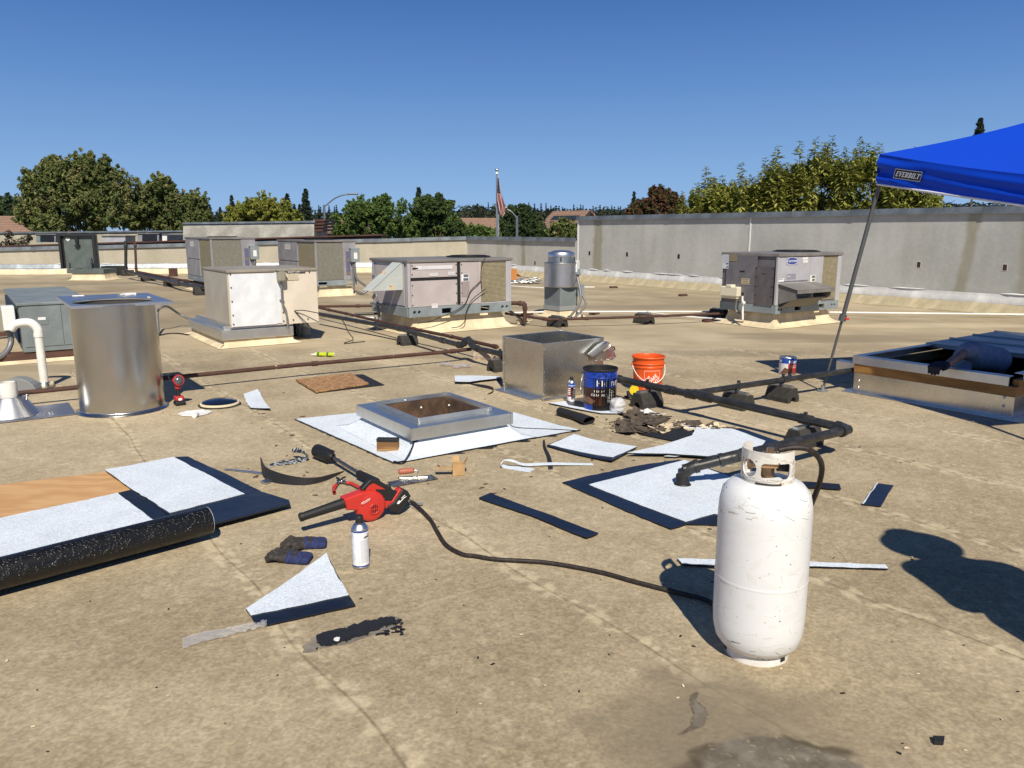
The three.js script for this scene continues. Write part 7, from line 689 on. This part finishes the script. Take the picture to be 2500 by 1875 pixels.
// torch and hose
{ const O = g1('c', 660, 170, 0), t = thing('roofing_torch', 'propane roofing torch with bell head lying behind the blower', 'torch', V(O.x, 0, O.z)), p = (r, x, y, h) => g1(r, x, y, h).sub(V(O.x, 0, O.z)), a = p('c', 545, 115, .055), b = p('c', 770, 215, .05), d = b.clone().sub(a).normalize(), qd = new THREE.Quaternion().setFromUnitVectors(UP, d);
  const L = a.distanceTo(b); part('bell', lathe([[.04, 0], [.043, .004], [.044, L * .3], [.042, L * .7], [.028, L * .95], [.016, L * 1.02]], 36).applyQuaternion(qd).translate(a.x, a.y, a.z), std([.03, .03, .031], .5, .5), t); part('bell_inner', lathe([[.039, .002], [.038, L * .6], [0, L * .8]], 28).applyQuaternion(qd).translate(a.x, a.y, a.z), mScrew, t); part('slot_shade_block', [0, 1, 2, 3].map((k) => { const g = mv(rbox(.012, L * .2, .008, 0, L * .78, .0385, .003), 0, 0, 0, 0, k * 1.57, 0); return g.applyQuaternion(qd).translate(a.x, a.y, a.z); }), mBlk, t);  // black blocks on the bell paint the dark of its slots, none are cut
  const g0 = p('c', 1140, 440, .045), g2 = p('c', 1400, 560, .05), e = p('c', 1830, 830, .03); part('tube', rod(b, g0, .0095, .0095, 16), std([.25, .22, .2], .35, .9), t); part('pilot_tube', rod(b.clone().add(V(.0, .002, -.018)), g0.clone().add(V(0, .002, -.016)), .0055), std([.08, .06, .05], .5, .6), t); part('grip', [rod(g0, g2, .0195, .0195, 24), ...Array.from({ length: 9 }, (_, i) => { const c = g0.clone().lerp(g2, (i + .5) / 9), dd = g2.clone().sub(g0).normalize(); return rod(c.clone().addScaledVector(dd, -.003), c.clone().addScaledVector(dd, .003), .0212, .0212, 24); })], mBlk, t); part('valve_body', [rod(g2, g2.clone().lerp(e, .35), .013), rbox(.03, .03, .03, ...p('c', 1560, 640, .06).toArray(), .005)], mScrew, t); part('lever', rod(p('c', 1140, 490, .03), p('c', 1180, 470, .035), .006), mScrew, t); part('rear_tube', rod(g2.clone().lerp(e, .35), e, .0095), std([.06, .05, .05], .5, .7), t); }
{ const pts = [g1('c', 1830, 830, .03), g1('b', 1700, 620, .02), g1('b', 1830, 750, .012), g1('b', 1890, 850, .012), g1('b', 1970, 970, .012), g1('b', 2100, 1045, .012), g1('b', 2212, 1062, .012), g1('d', 230, 985, .012), g1('d', 450, 998, .012), g1('d', 640, 1010, .012), g1('d', 860, 1042, .012), g1('d', 1150, 1100, .012), g1('d', 1400, 1170, .012), g1('d', 1750, 1260, .012), g1('d', 2030, 1335, .012)], T = G([1845, 1588]); const K = (r, b, y) => V(T.x + .946 * r + .324 * b, y, T.z + .324 * r - .946 * b); pts.push(K(-.1, .2, .012), K(.02, .27, .02), K(.1, .28, .15), K(.14, .25, .4), K(.172, .17, .57), K(.168, .08, .67), K(.13, .03, .725), K(.08, .01, .735), K(.03, 0, .725));
  const t = thing('gas_hose', 'black gas hose snaking from the torch to the white tank', 'hose', V(pts[0].x, 0, pts[0].z)), L = pts.map((v) => v.clone().sub(V(pts[0].x, 0, pts[0].z))); part('hose', tube(L, .0095, 400, 10), std(null, .6, 0, { map: mottled(S(30, 26, 25), S(58, 48, 44), .1, 4, 8) }), t); part('ferrule', rod(L[0], L[0].clone().lerp(L[1], .35), .0125, .0125), mGalv, t); part('cable_tag', rbox(.05, .01, .012, L[1].x + .02, .02, L[1].z - .01, .003), mGrayPl, t); }

// ---------------------------------------------------------------- white gas tank
{ const P = G([1845, 1588]), t = thing('gas_tank', 'tall scuffed white propane tank standing on the roof', 'gas tank', P, faceCam(P)), y = (py) => solve(P, UP, py, 1), dep = -P.z * CP + H * SP, R = 113.5 / F * (dep - .1) * .975, yc = y(q('e', 0, 140)[1]) - .0, yr = y(q('e', 0, 325)[1]) - .02;
  const scuff = canvasTex(1024, 1024, (g) => { g.fillStyle = '#e3e4e4'; g.fillRect(0, 0, 1024, 1024); srand(77); for (let i = 0; i < 500; i++) { g.fillStyle = 'rgba(' + (rnd() < .5 ? '206,203,196' : '236,236,235') + ',' + rnd(.05, .25) + ')'; g.beginPath(); g.ellipse(rnd(1024), rnd(1024), rnd(4, 50), rnd(2, 22), rnd(3), 0, 7); g.fill(); } const line = (x, y0, l, a, w, c) => { g.strokeStyle = c; g.lineWidth = w; g.lineCap = 'round'; g.beginPath(); g.moveTo(x, y0); g.quadraticCurveTo(x + l * .5 * Math.cos(a) + rnd(-5, 5), y0 + l * .5 * Math.sin(a) + rnd(-5, 5), x + l * Math.cos(a), y0 + l * Math.sin(a)); g.stroke(); }; for (let i = 0; i < 170; i++) line(rnd(1024), rnd(1024), rnd(6, 46), rnd() < .65 ? rnd(-.35, .35) : rnd(1, 2), rnd(.6, 1.7), 'rgba(110,106,100,' + rnd(.2, .55) + ')'); for (let i = 0; i < 66; i++) line(rnd(1024), 60 + rnd(150), rnd(10, 50), rnd(-.6, .8), rnd(1, 2.6), 'rgba(50,46,42,' + rnd(.4, .9) + ')'); for (let i = 0; i < 60; i++) line(rnd(1024), 880 + rnd(100), rnd(8, 40), rnd(-.6, .9), rnd(1.2, 3.6), 'rgba(38,32,28,' + rnd(.5, .95) + ')'); for (let i = 0; i < 60; i++) { g.fillStyle = 'rgba(30,28,26,.9)'; g.beginPath(); g.arc(rnd(1024), rnd(1024), rnd(.8, 2.8), 0, 7); g.fill(); } for (let i = 0; i < 24; i++) { g.fillStyle = 'rgba(168,120,66,' + rnd(.2, .5) + ')'; g.beginPath(); g.arc(rnd(1024), rnd(1024), rnd(1, 5), 0, 7); g.fill(); } for (let i = 0; i < 9; i++) line(rnd(1024), 965 + rnd(40), rnd(20, 70), 0, rnd(3, 6), 'rgba(96,56,30,.8)'); });
  const prof = [[0, .026], [R * .55, .027], [R * .8, .038], [R * .92, .062], [R * .98, .1], [R, .15]]; const yw = y(q('e', 0, 990)[1]) ; const top = yr - .0; const body = [...prof, [R, yw - .008], [R * 1.012, yw - .004], [R * 1.012, yw + .004], [R, yw + .008], [R, top - .115], [R * .985, top - .075], [R * .93, top - .035], [R * .78, top - .008], [R * .5, top + .008], [R * .2, top + .014], [0, top + .015]];
  const g = lathe(body, 96); const uv = g.attributes.uv, ps = g.attributes.position; for (let i = 0; i < uv.count; i++) uv.setY(i, ps.getY(i) / (top + .02)); part('vessel', g, phys(null, { roughness: .38, map: scuff, clearcoat: .25, clearcoatRoughness: .3, bumpMap: N2, bumpScale: .0006 }), t, true);
  const mTank = std(null, .45, 0, { map: mottled(S(214, 210, 202), S(232, 229, 222), .2) });
  const r1 = R * .69; const foot = lathe([[r1 * 1.02, .0], [r1 * 1.02, .034], [r1 * .98, .034], [r1 * .98, .0]], 64); part('foot_ring', foot, mTank, t); part('hole_shade_block', [-1.2, .95].map((a) => rbox(.022, .014, .006, r1 * 1.025 * Math.sin(a), .017, r1 * 1.025 * Math.cos(a), .004, 0, a, 0)), mBlk, t); part('rust_line', [tube(Array.from({ length: 14 }, (_, i) => { const a = -.05 + i * .055; return V(r1 * 1.03 * Math.sin(a), .034 + .002 * Math.sin(i * 2), r1 * 1.03 * Math.cos(a)); }), .0035, 30, 5)], mRust, t);  // black blocks on the foot ring paint the shade of its openings
  // collar: a rolled band with a round and a slot opening, open at the back; built flat and bent
  const cy0 = top + .004, cy1 = yc, ch = cy1 - cy0, rc = R * .535, Lc = rc * 2 * Math.PI, N = (a) => a * rc; const slot = (a0, a1, b0, b1, r) => { const o = [], cs = [[N(a1) - r, b0 + r, -Math.PI / 2], [N(a1) - r, b1 - r, 0], [N(a0) + r, b1 - r, Math.PI / 2], [N(a0) + r, b0 + r, Math.PI]]; for (const [x, yy, s] of cs) for (let i = 0; i <= 6; i++) o.push([x + r * Math.cos(s + i / 6 * Math.PI / 2), yy + r * Math.sin(s + i / 6 * Math.PI / 2)]); return o; };
  const outline = []; const a0 = -2.45, a1 = 2.2; const NS = 90; for (let i = 0; i <= NS; i++) outline.push([N(a0 + (a1 - a0) * i / NS), 0]); for (let i = NS; i >= 0; i--) { const a = a0 + (a1 - a0) * i / NS; outline.push([N(a), ch * (a < -1.5 ? 1.0 : a > 1.25 ? .62 : 1)]); }
  const holes = [disc(N(-.78), ch * .46, ch * .27, 28), slot(-.25, .95, ch * .2, ch * .68, .014), slot(-2.2, -1.55, ch * .28, ch * .62, .012)];
  const s = new THREE.Shape(outline.map(([x, yy]) => new THREE.Vector2(x, yy))); for (const h of holes) s.holes.push(new THREE.Path(h.map(([x, yy]) => new THREE.Vector2(x, yy)))); let cg = new THREE.ExtrudeGeometry(s, { depth: .004, bevelEnabled: false, steps: 1 });
  { // cut long triangles, then bend round
    let gg = flat(cg), arr = [...gg.attributes.position.array]; for (let pass = 0; pass < 6; pass++) { const out = []; let cut = false; for (let i = 0; i < arr.length; i += 9) { const v = [0, 3, 6].map((k) => [arr[i + k], arr[i + k + 1], arr[i + k + 2]]), e = [0, 1, 2].map((k) => Math.abs(v[k][0] - v[(k + 1) % 3][0])), m = e.indexOf(Math.max(...e)); if (e[m] > .012) { cut = true; const a = v[m], b = v[(m + 1) % 3], c = v[(m + 2) % 3], mid = a.map((x, k) => (x + b[k]) / 2); out.push(...a, ...mid, ...c, ...mid, ...b, ...c); } else out.push(...v[0], ...v[1], ...v[2]); } arr = out; if (!cut) break; }
    for (let i = 0; i < arr.length; i += 3) { const a = arr[i] / rc, r = rc + arr[i + 2]; arr[i] = r * Math.sin(a); arr[i + 2] = r * Math.cos(a); } gg = new THREE.BufferGeometry(); gg.setAttribute('position', new THREE.Float32BufferAttribute(arr, 3)); gg = toCreasedNormals(mergeVertices(gg, 1e-5), .6); mv(gg, 0, cy0, 0); part('collar', gg, phys(null, { roughness: .42, map: mottled(S(216, 212, 204), S(234, 231, 224), .15, 5, 6, (c, u, v) => fbm(u * 9 + 4, v * 9, 3, 90) > .72 ? S(150, 118, 78) : c), clearcoat: .2 }), t); }
  part('collar_slit', tube(Array.from({ length: 16 }, (_, i) => { const a = -.42 + i * .065; return V((rc + .0042) * Math.sin(a), cy0 + .006, (rc + .0042) * Math.cos(a)); }), .003, 30, 5), mBlk, t);
  const mBrass = std([.55, .36, .2], .35, .9); part('valve', [cyl(.024, .02, .05, 0, cy0 + .03, 0), rod(V(-.045, cy0 + .058, .03), V(.05, cy0 + .058, .01), .016), rod(V(-.05, cy0 + .058, .03), V(-.062, cy0 + .058, .033), .021, .021, 6), cyl(.012, .012, .06, .005, cy0 + .08, .01)], mBrass, t); part('regulator', [rod(V(.03, cy0 + .055, .012), V(.075, cy0 + .052, -.0), .021, .021, 20)], mBlk, t); part('hand_wheel', mv(lathe([[.012, 0], [.03, .004], [.034, .012], [.03, .022], [.012, .024], [0, .024]], 10), .008, cy1 - .045, -.005), std([.3, .3, .3], .7, .2), t); }

// ---------------------------------------------------------------- big open curb under the canopy
{ const O = CB, turn = Math.atan2(-wdir.z, wdir.x), t = thing('equipment_curb', 'large open galvanized equipment curb with timber nailer, under the canopy', 'equipment curb', O, turn), L = cbL, T = cbT, topc = V(O.x, T, O.z), Dp = solve(topc, B, q('B', 1870, 0)[0], 0), y1 = T - .075, y2 = T - .155, e = .004, n = -1; // local x runs along the near side towards the viewer, -z is away
  part('side_panel', rspan(0, L, .004, y2, -e, 0, .0015), mGalvBox, t); part('side_panel', rspan(0, e, .004, y2, -Dp, -e - .001, .0015), mGalvBox, t); part('side_panel', rspan(L - e, L, .004, y2, -Dp, -e - .001, .0015), mGalvBox, t); part('side_panel', rspan(e + .001, L - e - .001, .004, T, -Dp, -Dp + e, .0015), mGalvBox, t);
  part('timber_nailer', rspan(-.005, L + .006, y2 + .001, y1, -.045, .004, .003), mWoodTrim, t); part('timber_nailer', rspan(-.005, .04, y2 + .001, y1, -Dp, -.046, .003), mWoodTrim, t); part('timber_nailer', rspan(L - .045, L + .006, y2 + .001, y1 + .05, -Dp, -.046, .003), mWoodTrim, t);
  part('rim_flashing', [rspan(-.02, L - .05, y1 + .001, T, -.003, .012, .002), span(-.02, L - .05, T - .004, T + .001, -.07, -.0035)], mGalv, t); part('rim_flashing', [span(-.02, .05, T - .004, T + .001, -Dp, -.0705), rspan(-.022, -.018, y1 + .001, T, -Dp, -.004, .001)], mGalv, t); part('rim_flashing', [rspan(L + .003, L + .018, y1 + .04, T + .02, -Dp, -.1, .002), span(L - .06, L + .003, T + .015, T + .02, -Dp, -.1)], mGalv, t);
  part('bolt_head', [[.05, y2 * .62], [.05, y2 * .28], [L - .07, y2 * .95], [L - .07, y2 * .55], [L - .07, y2 * .15]].map(([x, yy]) => mv(new THREE.SphereGeometry(.012, 12, 8, 0, 7, 0, 1.5), x, yy, 0, Math.PI / 2)), mAlu, t); part('base_flange', [rspan(-.06, L + .1, .002, .006, .001, .09, .001), rspan(L + .001, L + .1, .002, .006, -Dp, .0, .001), rspan(-.08, -.001, .002, .006, -Dp, 0, .001)], mGalv, t);
  part('shaft_floor', span(e, L - e, -1.04, -1.0, -Dp + e, -e), mWoodDark, t); pieces('shaft_wall', [span(.05, .058, -1, y2 - .01, -Dp + .06, -.05), span(.059, L - .09, -1, y2 - .01, -Dp + .05, -Dp + .058), span(L - .098, L - .09, -1, y2 - .01, -Dp + .06, -.05), span(.059, L - .099, -1, y2 - .01, -.058, -.05)], mWoodDark, t); part('drain_tee', rbox(.2, .1, .08, -.14, T - .13, -.12), mGalv, t);
  // cover panels laid on the far two thirds
  const z0 = -Dp * (solve(topc, B, q('B', 1040, 0)[0], 0) / Dp); const np = 3; for (let i = 0; i < np; i++) { const a = z0 + (-Dp - .04 - z0) * i / np, b = z0 + (-Dp - .04 - z0) * (i + 1) / np; part('cover_panel', [rspan(-.03, L + .9, T + .003 + i * .002, T + .012 + i * .002, b + .004, a, .003), span(-.03, L + .9, T - .03, T + .0025, a - .006, a - .002), rspan(-.03, L + .9, T + .0125 + i * .002, T + .03, b + .01, b + .03, .004)], mGalvOld, t); } 
}
// ---------------------------------------------------------------- pop-up canopy: slanted leg, sagging blue cloth
{ const C1 = V(3.05, 1.82, -6.7), e2 = V(.29, -.157, .957), e1 = V(.957, -.05, -.29), S2 = 2.5, foot = G([2008, 955]), t = thing('pop_up_canopy', 'blue pop-up canopy on grey slanted legs, shading the open curb', 'canopy', V(foot.x, 0, foot.z)), L = (v) => v.clone().sub(V(foot.x, 0, foot.z));
  const corner = (i) => C1.clone().addScaledVector(e2, [0, S2, S2, 0][i]).addScaledVector(e1, [0, 0, S2, S2][i]), sk = .24, up = V(0, sk, 0), cen = corner(0).add(corner(2)).multiplyScalar(.5).add(V(0, .68 + sk, 0));
  const mBlue = phys(null, { roughness: .62, map: tex(256, .06, (u, v) => { const w = .94 + .06 * Math.sin(u * 2 * Math.PI * 24) * Math.sin(v * 2 * Math.PI * 24); return [.0, .29 * w, .86 * w]; }), specularIntensity: .5, transmission: .1, thickness: 0 }), mHem = std([.75, .74, .8], .8), mLegG = std([.12, .125, .13], .5, .3);
  for (let i = 0; i < 4; i++) { const a = corner(i), b = corner((i + 1) % 4); part('roof_cloth', grid(22, 22, (u, v) => { const p = a.clone().lerp(b, u).add(up).lerp(cen, v), sag = -.1 * Math.sin(Math.PI * u) * (1 - v) * (.4 + v) - .05 * Math.sin(Math.PI * v); p.y += sag; return L(p); }), mBlue, t);
    const inn = a.clone().lerp(b, .5).lerp(cen, .3); part('valance', grid(60, 14, (u, v) => { const p = a.clone().lerp(b, u).addScaledVector(UP, sk * v), out = V(b.z - a.z, 0, a.x - b.x).normalize().multiplyScalar(-1); p.y += -.1 * Math.sin(Math.PI * u) * .4 * v; const fold = .022 * Math.sin(v * 11 + u * 6 + i) * Math.exp(-u * 4) + .011 * Math.sin(v * 13 + 2 + u * 6) * sm(0, .2, u) + .014 * fbm(u * 7 + i * 5, v * 3, 3); p.addScaledVector(out, fold * (1 - Math.pow(2 * v - 1, 4))); return L(p); }), mBlue, t); part('white_hem', tube(Array.from({ length: 20 }, (_, k) => L(a.clone().lerp(b, k / 19).add(V(0, -.003, 0)))), .009, 40, 6), mHem, t);
    const f0 = i === 0 ? foot : corner(i).clone().add(corner(i).sub(cen).setY(0).multiplyScalar(.12)).setY(0), tp = a.clone().add(V(0, sk - .06, 0)).lerp(cen, .03), mid = f0.clone().lerp(tp, .335); if (true) { part('leg', rod(L(f0), L(tp), .012, .012, 4), mLegG, t); part('outer_leg', rod(L(mid), L(tp), .0195, .0195, 4), mLegG, t); part('foot_pad', [cyl(.05, .05, .008, L(f0).x, .006, L(f0).z), cyl(.018, .016, .05, L(f0).x, .03, L(f0).z)], mGrayPl, t); part('slider', rod(L(f0.clone().lerp(tp, .325)), L(f0.clone().lerp(tp, .352)), .031, .031, 10), mLegG, t); part('slider_button', rbox(.035, .02, .03, ...L(mid).add(V(.03, 0, .02)).toArray(), .006), mRed, t); }
    part('roof_strut', rod(L(tp.clone().add(V(0, -.05, 0))), L(cen.clone().add(V(0, -.16, 0))), .012, .012, 6), mLegG, t); }
  { const a = corner(0), b = corner(1), dirU = b.clone().sub(a).normalize(), out = V(b.z - a.z, 0, a.x - b.x).normalize().multiplyScalar(-1), f = facePlane(V(a.x, 0, a.z), V(dirU.x, 0, dirU.z).normalize()), [u0] = f(q('4', 1135, 505)), [u1] = f(q('4', 1365, 520)), h = .074, c = a.clone().add(V(dirU.x, 0, dirU.z).normalize().multiplyScalar((u0 + u1) / 2)), yc = f(q('4', 1250, 510))[1];
    const g = grid(12, 3, (u, v) => L(V(a.x, 0, a.z).addScaledVector(V(dirU.x, 0, dirU.z).normalize(), u0 + (u1 - u0) * u + (v - .5) * .02).add(V(0, yc + (v - .5) * h - (u - .5) * (u1 - u0) * .165, 0)).addScaledVector(out, .022))); part('printed_name', g, std(null, .6, 0, { map: canvasTex(512, 128, (x) => { x.fillStyle = '#14161c'; x.fillRect(0, 0, 512, 128); x.strokeStyle = '#d8d8da'; x.lineWidth = 6; x.strokeRect(4, 4, 504, 120); x.fillStyle = '#f0f0f0'; x.font = 'italic bold 92px serif'; x.textAlign = 'center'; x.fillText('EVERBILT', 252, 97, 452); }) }), t, true); }
}
// ---------------------------------------------------------------- people
const mSkin = std(null, .6, 0, { map: mottled(S(150, 104, 80), S(176, 128, 100), .12) }), mShirt = std(null, .9, 0, { map: mottled(S(136, 140, 146), S(156, 160, 166), .2), bumpMap: N2, bumpScale: .006 }), mNavy = std(null, .9, 0, { map: mottled(S(24, 26, 36), S(38, 40, 52), .2), bumpMap: N2, bumpScale: .004 }), mHair = std([.02, .014, .01], .8);
{ // worker kneeling inside the curb, bent forward, gloved hand over its near rim
  const at = (x, y, h) => G(q('B', x, y), h), hand = at(1150, 595, cbT + .015), O = V(hand.x, 0, hand.z), t = thing('person', 'person in grey shirt bending down inside the curb with a gloved hand on its rim', 'person', O), l = (v) => v.clone().sub(O);
  const back = V(-.588, 0, -.809), inward = B; // into the curb from its near side
  const base = hand.clone(); const P = (a, b, h) => V(hand.x + wdir.x * a + B.x * b, h, hand.z + wdir.z * a + B.z * b); // a: along the rim towards the viewer, b: across into the curb
  const shR = at(1560, 440, cbT + .02), shL = at(1420, 430, cbT - .02), hipR = at(1900, 500, cbT - .04), hipL = at(1990, 410, cbT - .04), neck = at(1400, 470, cbT - .05), head = at(1330, 500, cbT - .17), elb = at(1520, 385, cbT + .1), wr = P(.035, .06, cbT + .035);
  const kneeR = hipR.clone().add(V(-.06, -.44, 0)), kneeL = hipL.clone().add(V(-.06, -.44, 0)), ankR = kneeR.clone().add(V(.05, -.46, 0)), ankL = kneeL.clone().add(V(.05, -.46, 0));
  const bodyB = [[neck, head, .055, .06], [head, P(-.1, .33, cbT - .2), .085, .075], [shR, elb, .05, .044], [elb, wr, .045, .031], [shR, shL, .06, .06], [shL, P(-.1, .62, cbT - .1), .05, .042], [P(-.1, .62, cbT - .1), P(-.14, .5, cbT - .3), .04, .03], [shR, hipR, .07, .08], [shL, hipL, .07, .08], [hipR, kneeR, .085, .062], [kneeR, ankR, .058, .04], [hipL, kneeL, .085, .062], [kneeL, ankL, .058, .04]].map(([a, b, r, s]) => [l(a), l(b), r * .93, s * .93]);
  const body = part('body', bones(bodyB, l(P(-.3, 0, -.95)).min(l(P(1, .9, -.95))), l(P(1, .9, cbT + .3)).max(l(P(-.3, 0, 0))), .014, .02), mSkin, t);
  const sl = [[shR, hipR.clone().lerp(shR, .08), .12, .12], [shL, hipL.clone().lerp(shL, .08), .125, .13], [shR, shL, .1, .1], [shL, P(-.08, .6, cbT - .08), .075, .066], [at(1340, 500, cbT - .06), at(1560, 400, cbT - .01), .085, .12], [at(1560, 410, cbT - .01), at(1890, 430, cbT - .03), .125, .125], [at(1600, 470, cbT - .06), at(1860, 510, cbT - .08), .12, .11], [at(1280, 520, cbT - .07), at(1400, 500, cbT - .06), .05, .08], [shR, elb, .085, .062], [elb, elb.clone().lerp(wr, .12), .06, .056]].map(([a, b, r, s]) => [l(a), l(b), r, s]);
  part('shirt', bones(sl, l(P(-.3, 0, cbT - .3)).min(l(P(.9, .9, cbT - .2))), l(P(.9, .9, cbT + .4)).max(l(P(-.3, 0, 0))), .011, .016), mShirt, t); part('trousers', bones([[hipR, hipL, .13, .13], [hipR, kneeR, .1, .078], [kneeR, ankR, .072, .06], [hipL, kneeL, .1, .078], [kneeL, ankL, .072, .06]].map(([a, b, r, s]) => [l(a), l(b), r, s]), l(P(.2, 0, -.98)).min(l(P(1.1, 1, -.98))), l(P(1.1, 1, cbT + .3)).max(l(P(.2, 0, 0))), .014, .02), mNavy, t); part('hair', mv(new THREE.SphereGeometry(.098, 20, 14), ...l(P(-.07, .335, cbT - .16)).toArray()), mHair, t);
  const ky = cbT + .022, fin = [[wr, P(.0, .0, ky + .012), .034, .036], [P(-.02, .03, ky + .01), P(.04, .03, ky + .01), .03, .03]]; for (let k = 0; k < 4; k++) { const a = -.038 + k * .025, r = .0115, kn = P(a, -.02, ky + .018), m1 = P(a - .002, -.048 - (k === 1 || k === 2 ? .006 : 0), ky + .004), tp = P(a - .004, -.046, ky - .045 - (k === 1 || k === 2 ? .008 : 0)); fin.push([kn, m1, r + .001, r], [m1, tp, r, .009]); } fin.push([P(.045, .02, ky + .006), P(.07, -.01, ky + .002), .013, .012], [P(.07, -.01, ky + .002), P(.066, -.04, ky - .01), .012, .0095]);
  part('glove', bones(fin.map(([a, b, r, s]) => [l(a), l(b), r, s]), l(P(-.14, 0, ky - .12)).min(l(P(.14, .1, ky - .12))).add(V(-.08, 0, -.08)), l(P(.14, .1, ky + .12)).max(l(P(-.1, -.1, ky))).add(V(.08, 0, .08)), .004, .005), std(null, .9, 0, { map: mottled(S(22, 24, 38), S(40, 42, 58), .05) }), t); }
{ // onlooker standing outside the picture on the right, who casts the shadow on the roof there
  const head = G(q('f', 640, 340)).addScaledVector(SUN, 1.66 / SUN.y), O = V(head.x, 0, head.z), t = thing('person', 'person in wide-brimmed hat standing with bent elbows, whose shadow falls beyond the tank', 'person', V(O.x, 0, O.z), 0);
  const p = (x, y, z) => V(x, y, z), B1 = [[p(0, 1.45, 0), p(0, 1.56, -.01), .055, .05], [p(0, 1.6, -.01), p(0, 1.7, 0), .085, .095], [p(0, 1.6, -.06), p(0, 1.56, -.08), .06, .045], [p(0, 1.63, -.095), p(0, 1.6, -.112), .012, .016], [p(-.085, 1.64, 0), p(-.09, 1.62, 0), .022, .016], [p(.085, 1.64, 0), p(.09, 1.62, 0), .022, .016], [p(-.17, 1.4, 0), p(.17, 1.4, 0), .075, .075], [p(0, 1.38, 0), p(0, 1.05, 0), .15, .14], [p(-.08, 1.3, 0), p(-.06, 1.0, 0), .12, .12], [p(.08, 1.3, 0), p(.06, 1.0, 0), .12, .12], [p(0, 1.02, 0), p(0, .92, 0), .16, .15]];
  for (const s of [-1, 1]) { const sh = p(s * .19, 1.4, 0), el = p(s * .22, 1.12, .03), wr = p(s * .18, .92, -.12), dir = wr.clone().sub(el).normalize(), side = V(dir.z, 0, -dir.x).normalize(); B1.push([sh, el, .06, .046], [el, wr, .044, .032], [wr, wr.clone().addScaledVector(dir, .07), .03, .034]); for (let k = 0; k < 4; k++) { const b0 = wr.clone().addScaledVector(dir, .08).addScaledVector(side, (k - 1.5) * .019), b1 = b0.clone().addScaledVector(dir, .045).add(V(0, 0, -.012)), b2 = b1.clone().addScaledVector(dir, .02).add(V(0, -.01, -.024)); B1.push([b0, b1, .0105, .009], [b1, b2, .009, .008]); } const th = wr.clone().addScaledVector(dir, .03).addScaledVector(side, s * .035); B1.push([th, th.clone().addScaledVector(dir, .035).addScaledVector(side, s * .022), .012, .01]); const hip = p(s * .1, .9, 0), kn = p(s * .12, .5, -.02), an = p(s * .13, .1, .03); B1.push([hip, kn, .095, .066], [kn, an, .062, .042]); }
  part('body', bones(B1, p(-.4, 0, -.4), p(.4, 1.8, .2), .017, .014), mSkin, t); const C1 = [[p(-.14, 1.4, 0), p(.14, 1.4, 0), .08, .08], [p(0, 1.36, 0), p(0, 1.0, 0), .15, .14], [p(-.07, 1.3, 0), p(-.05, .98, 0), .12, .12], [p(.07, 1.3, 0), p(.05, .98, 0), .12, .12], [p(-.17, 1.4, 0), p(-.2, 1.2, .01), .068, .06], [p(.17, 1.4, 0), p(.2, 1.2, .01), .068, .06]]; part('shirt', bones(C1, p(-.4, .8, -.3), p(.4, 1.55, .3), .014, .018), mShirt, t);
  const tr = []; for (const s of [-1, 1]) tr.push([p(s * .1, .92, 0), p(s * .12, .5, -.02), .125, .09], [p(s * .12, .5, -.02), p(s * .13, .09, .03), .088, .075]); part('trousers', bones(tr, p(-.35, 0, -.3), p(.35, 1.1, .3), .014, .02), mNavy, t); for (const s of [-1, 1]) part('shoe', bones([[p(s * .13, .05, .05), p(s * .15, .04, -.12), .05, .045]], p(s * .13 - .1, -.02, -.2), p(s * .13 + .1, .12, .12), .01, .01), mBlk, t);
  part('sun_hat', lathe([[.168, 1.70], [.176, 1.695], [.168, 1.706], [.115, 1.72], [.105, 1.76], [.09, 1.82], [.05, 1.835], [0, 1.835]], 40), std([.35, .3, .2], .9), t); }
// ---------------------------------------------------------------- last small things by the far parapet
single('orange_carton', 'torn orange carton against the foot of the low parapet', 'carton', [rspan(-.14, .14, .002, .34, -.01, 0, .002), rspan(.13, .14, .002, .34, -.3, -.011, .002), rspan(-.14, -.13, .002, .34, -.3, -.011, .002), mv(rspan(0, .2, 0, .01, -.28, 0, .002), .14, .2, 0, 0, 0, -.5)], std([.5, .2, .06], .8), g1('3', 180, 985, 0), .5);
{ srand(21); const P = g1('3', 300, 1012, 0); single('scrap_bundle', 'tangle of wire and foil scraps near the low parapet', 'scrap', Array.from({ length: 16 }, () => tube([V(rnd(-.5, .5), .03, rnd(-.3, .3)), V(rnd(-.5, .5), rnd(.05, .2), rnd(-.3, .3)), V(rnd(-.5, .5), .03, rnd(-.3, .3))], rnd(.008, .02), 10, 5)), mGalv, P); }
scene.traverse((o) => { if (o.isMesh) { o.castShadow = true; o.receiveShadow = true; } });
renderer.render(scene, camera);
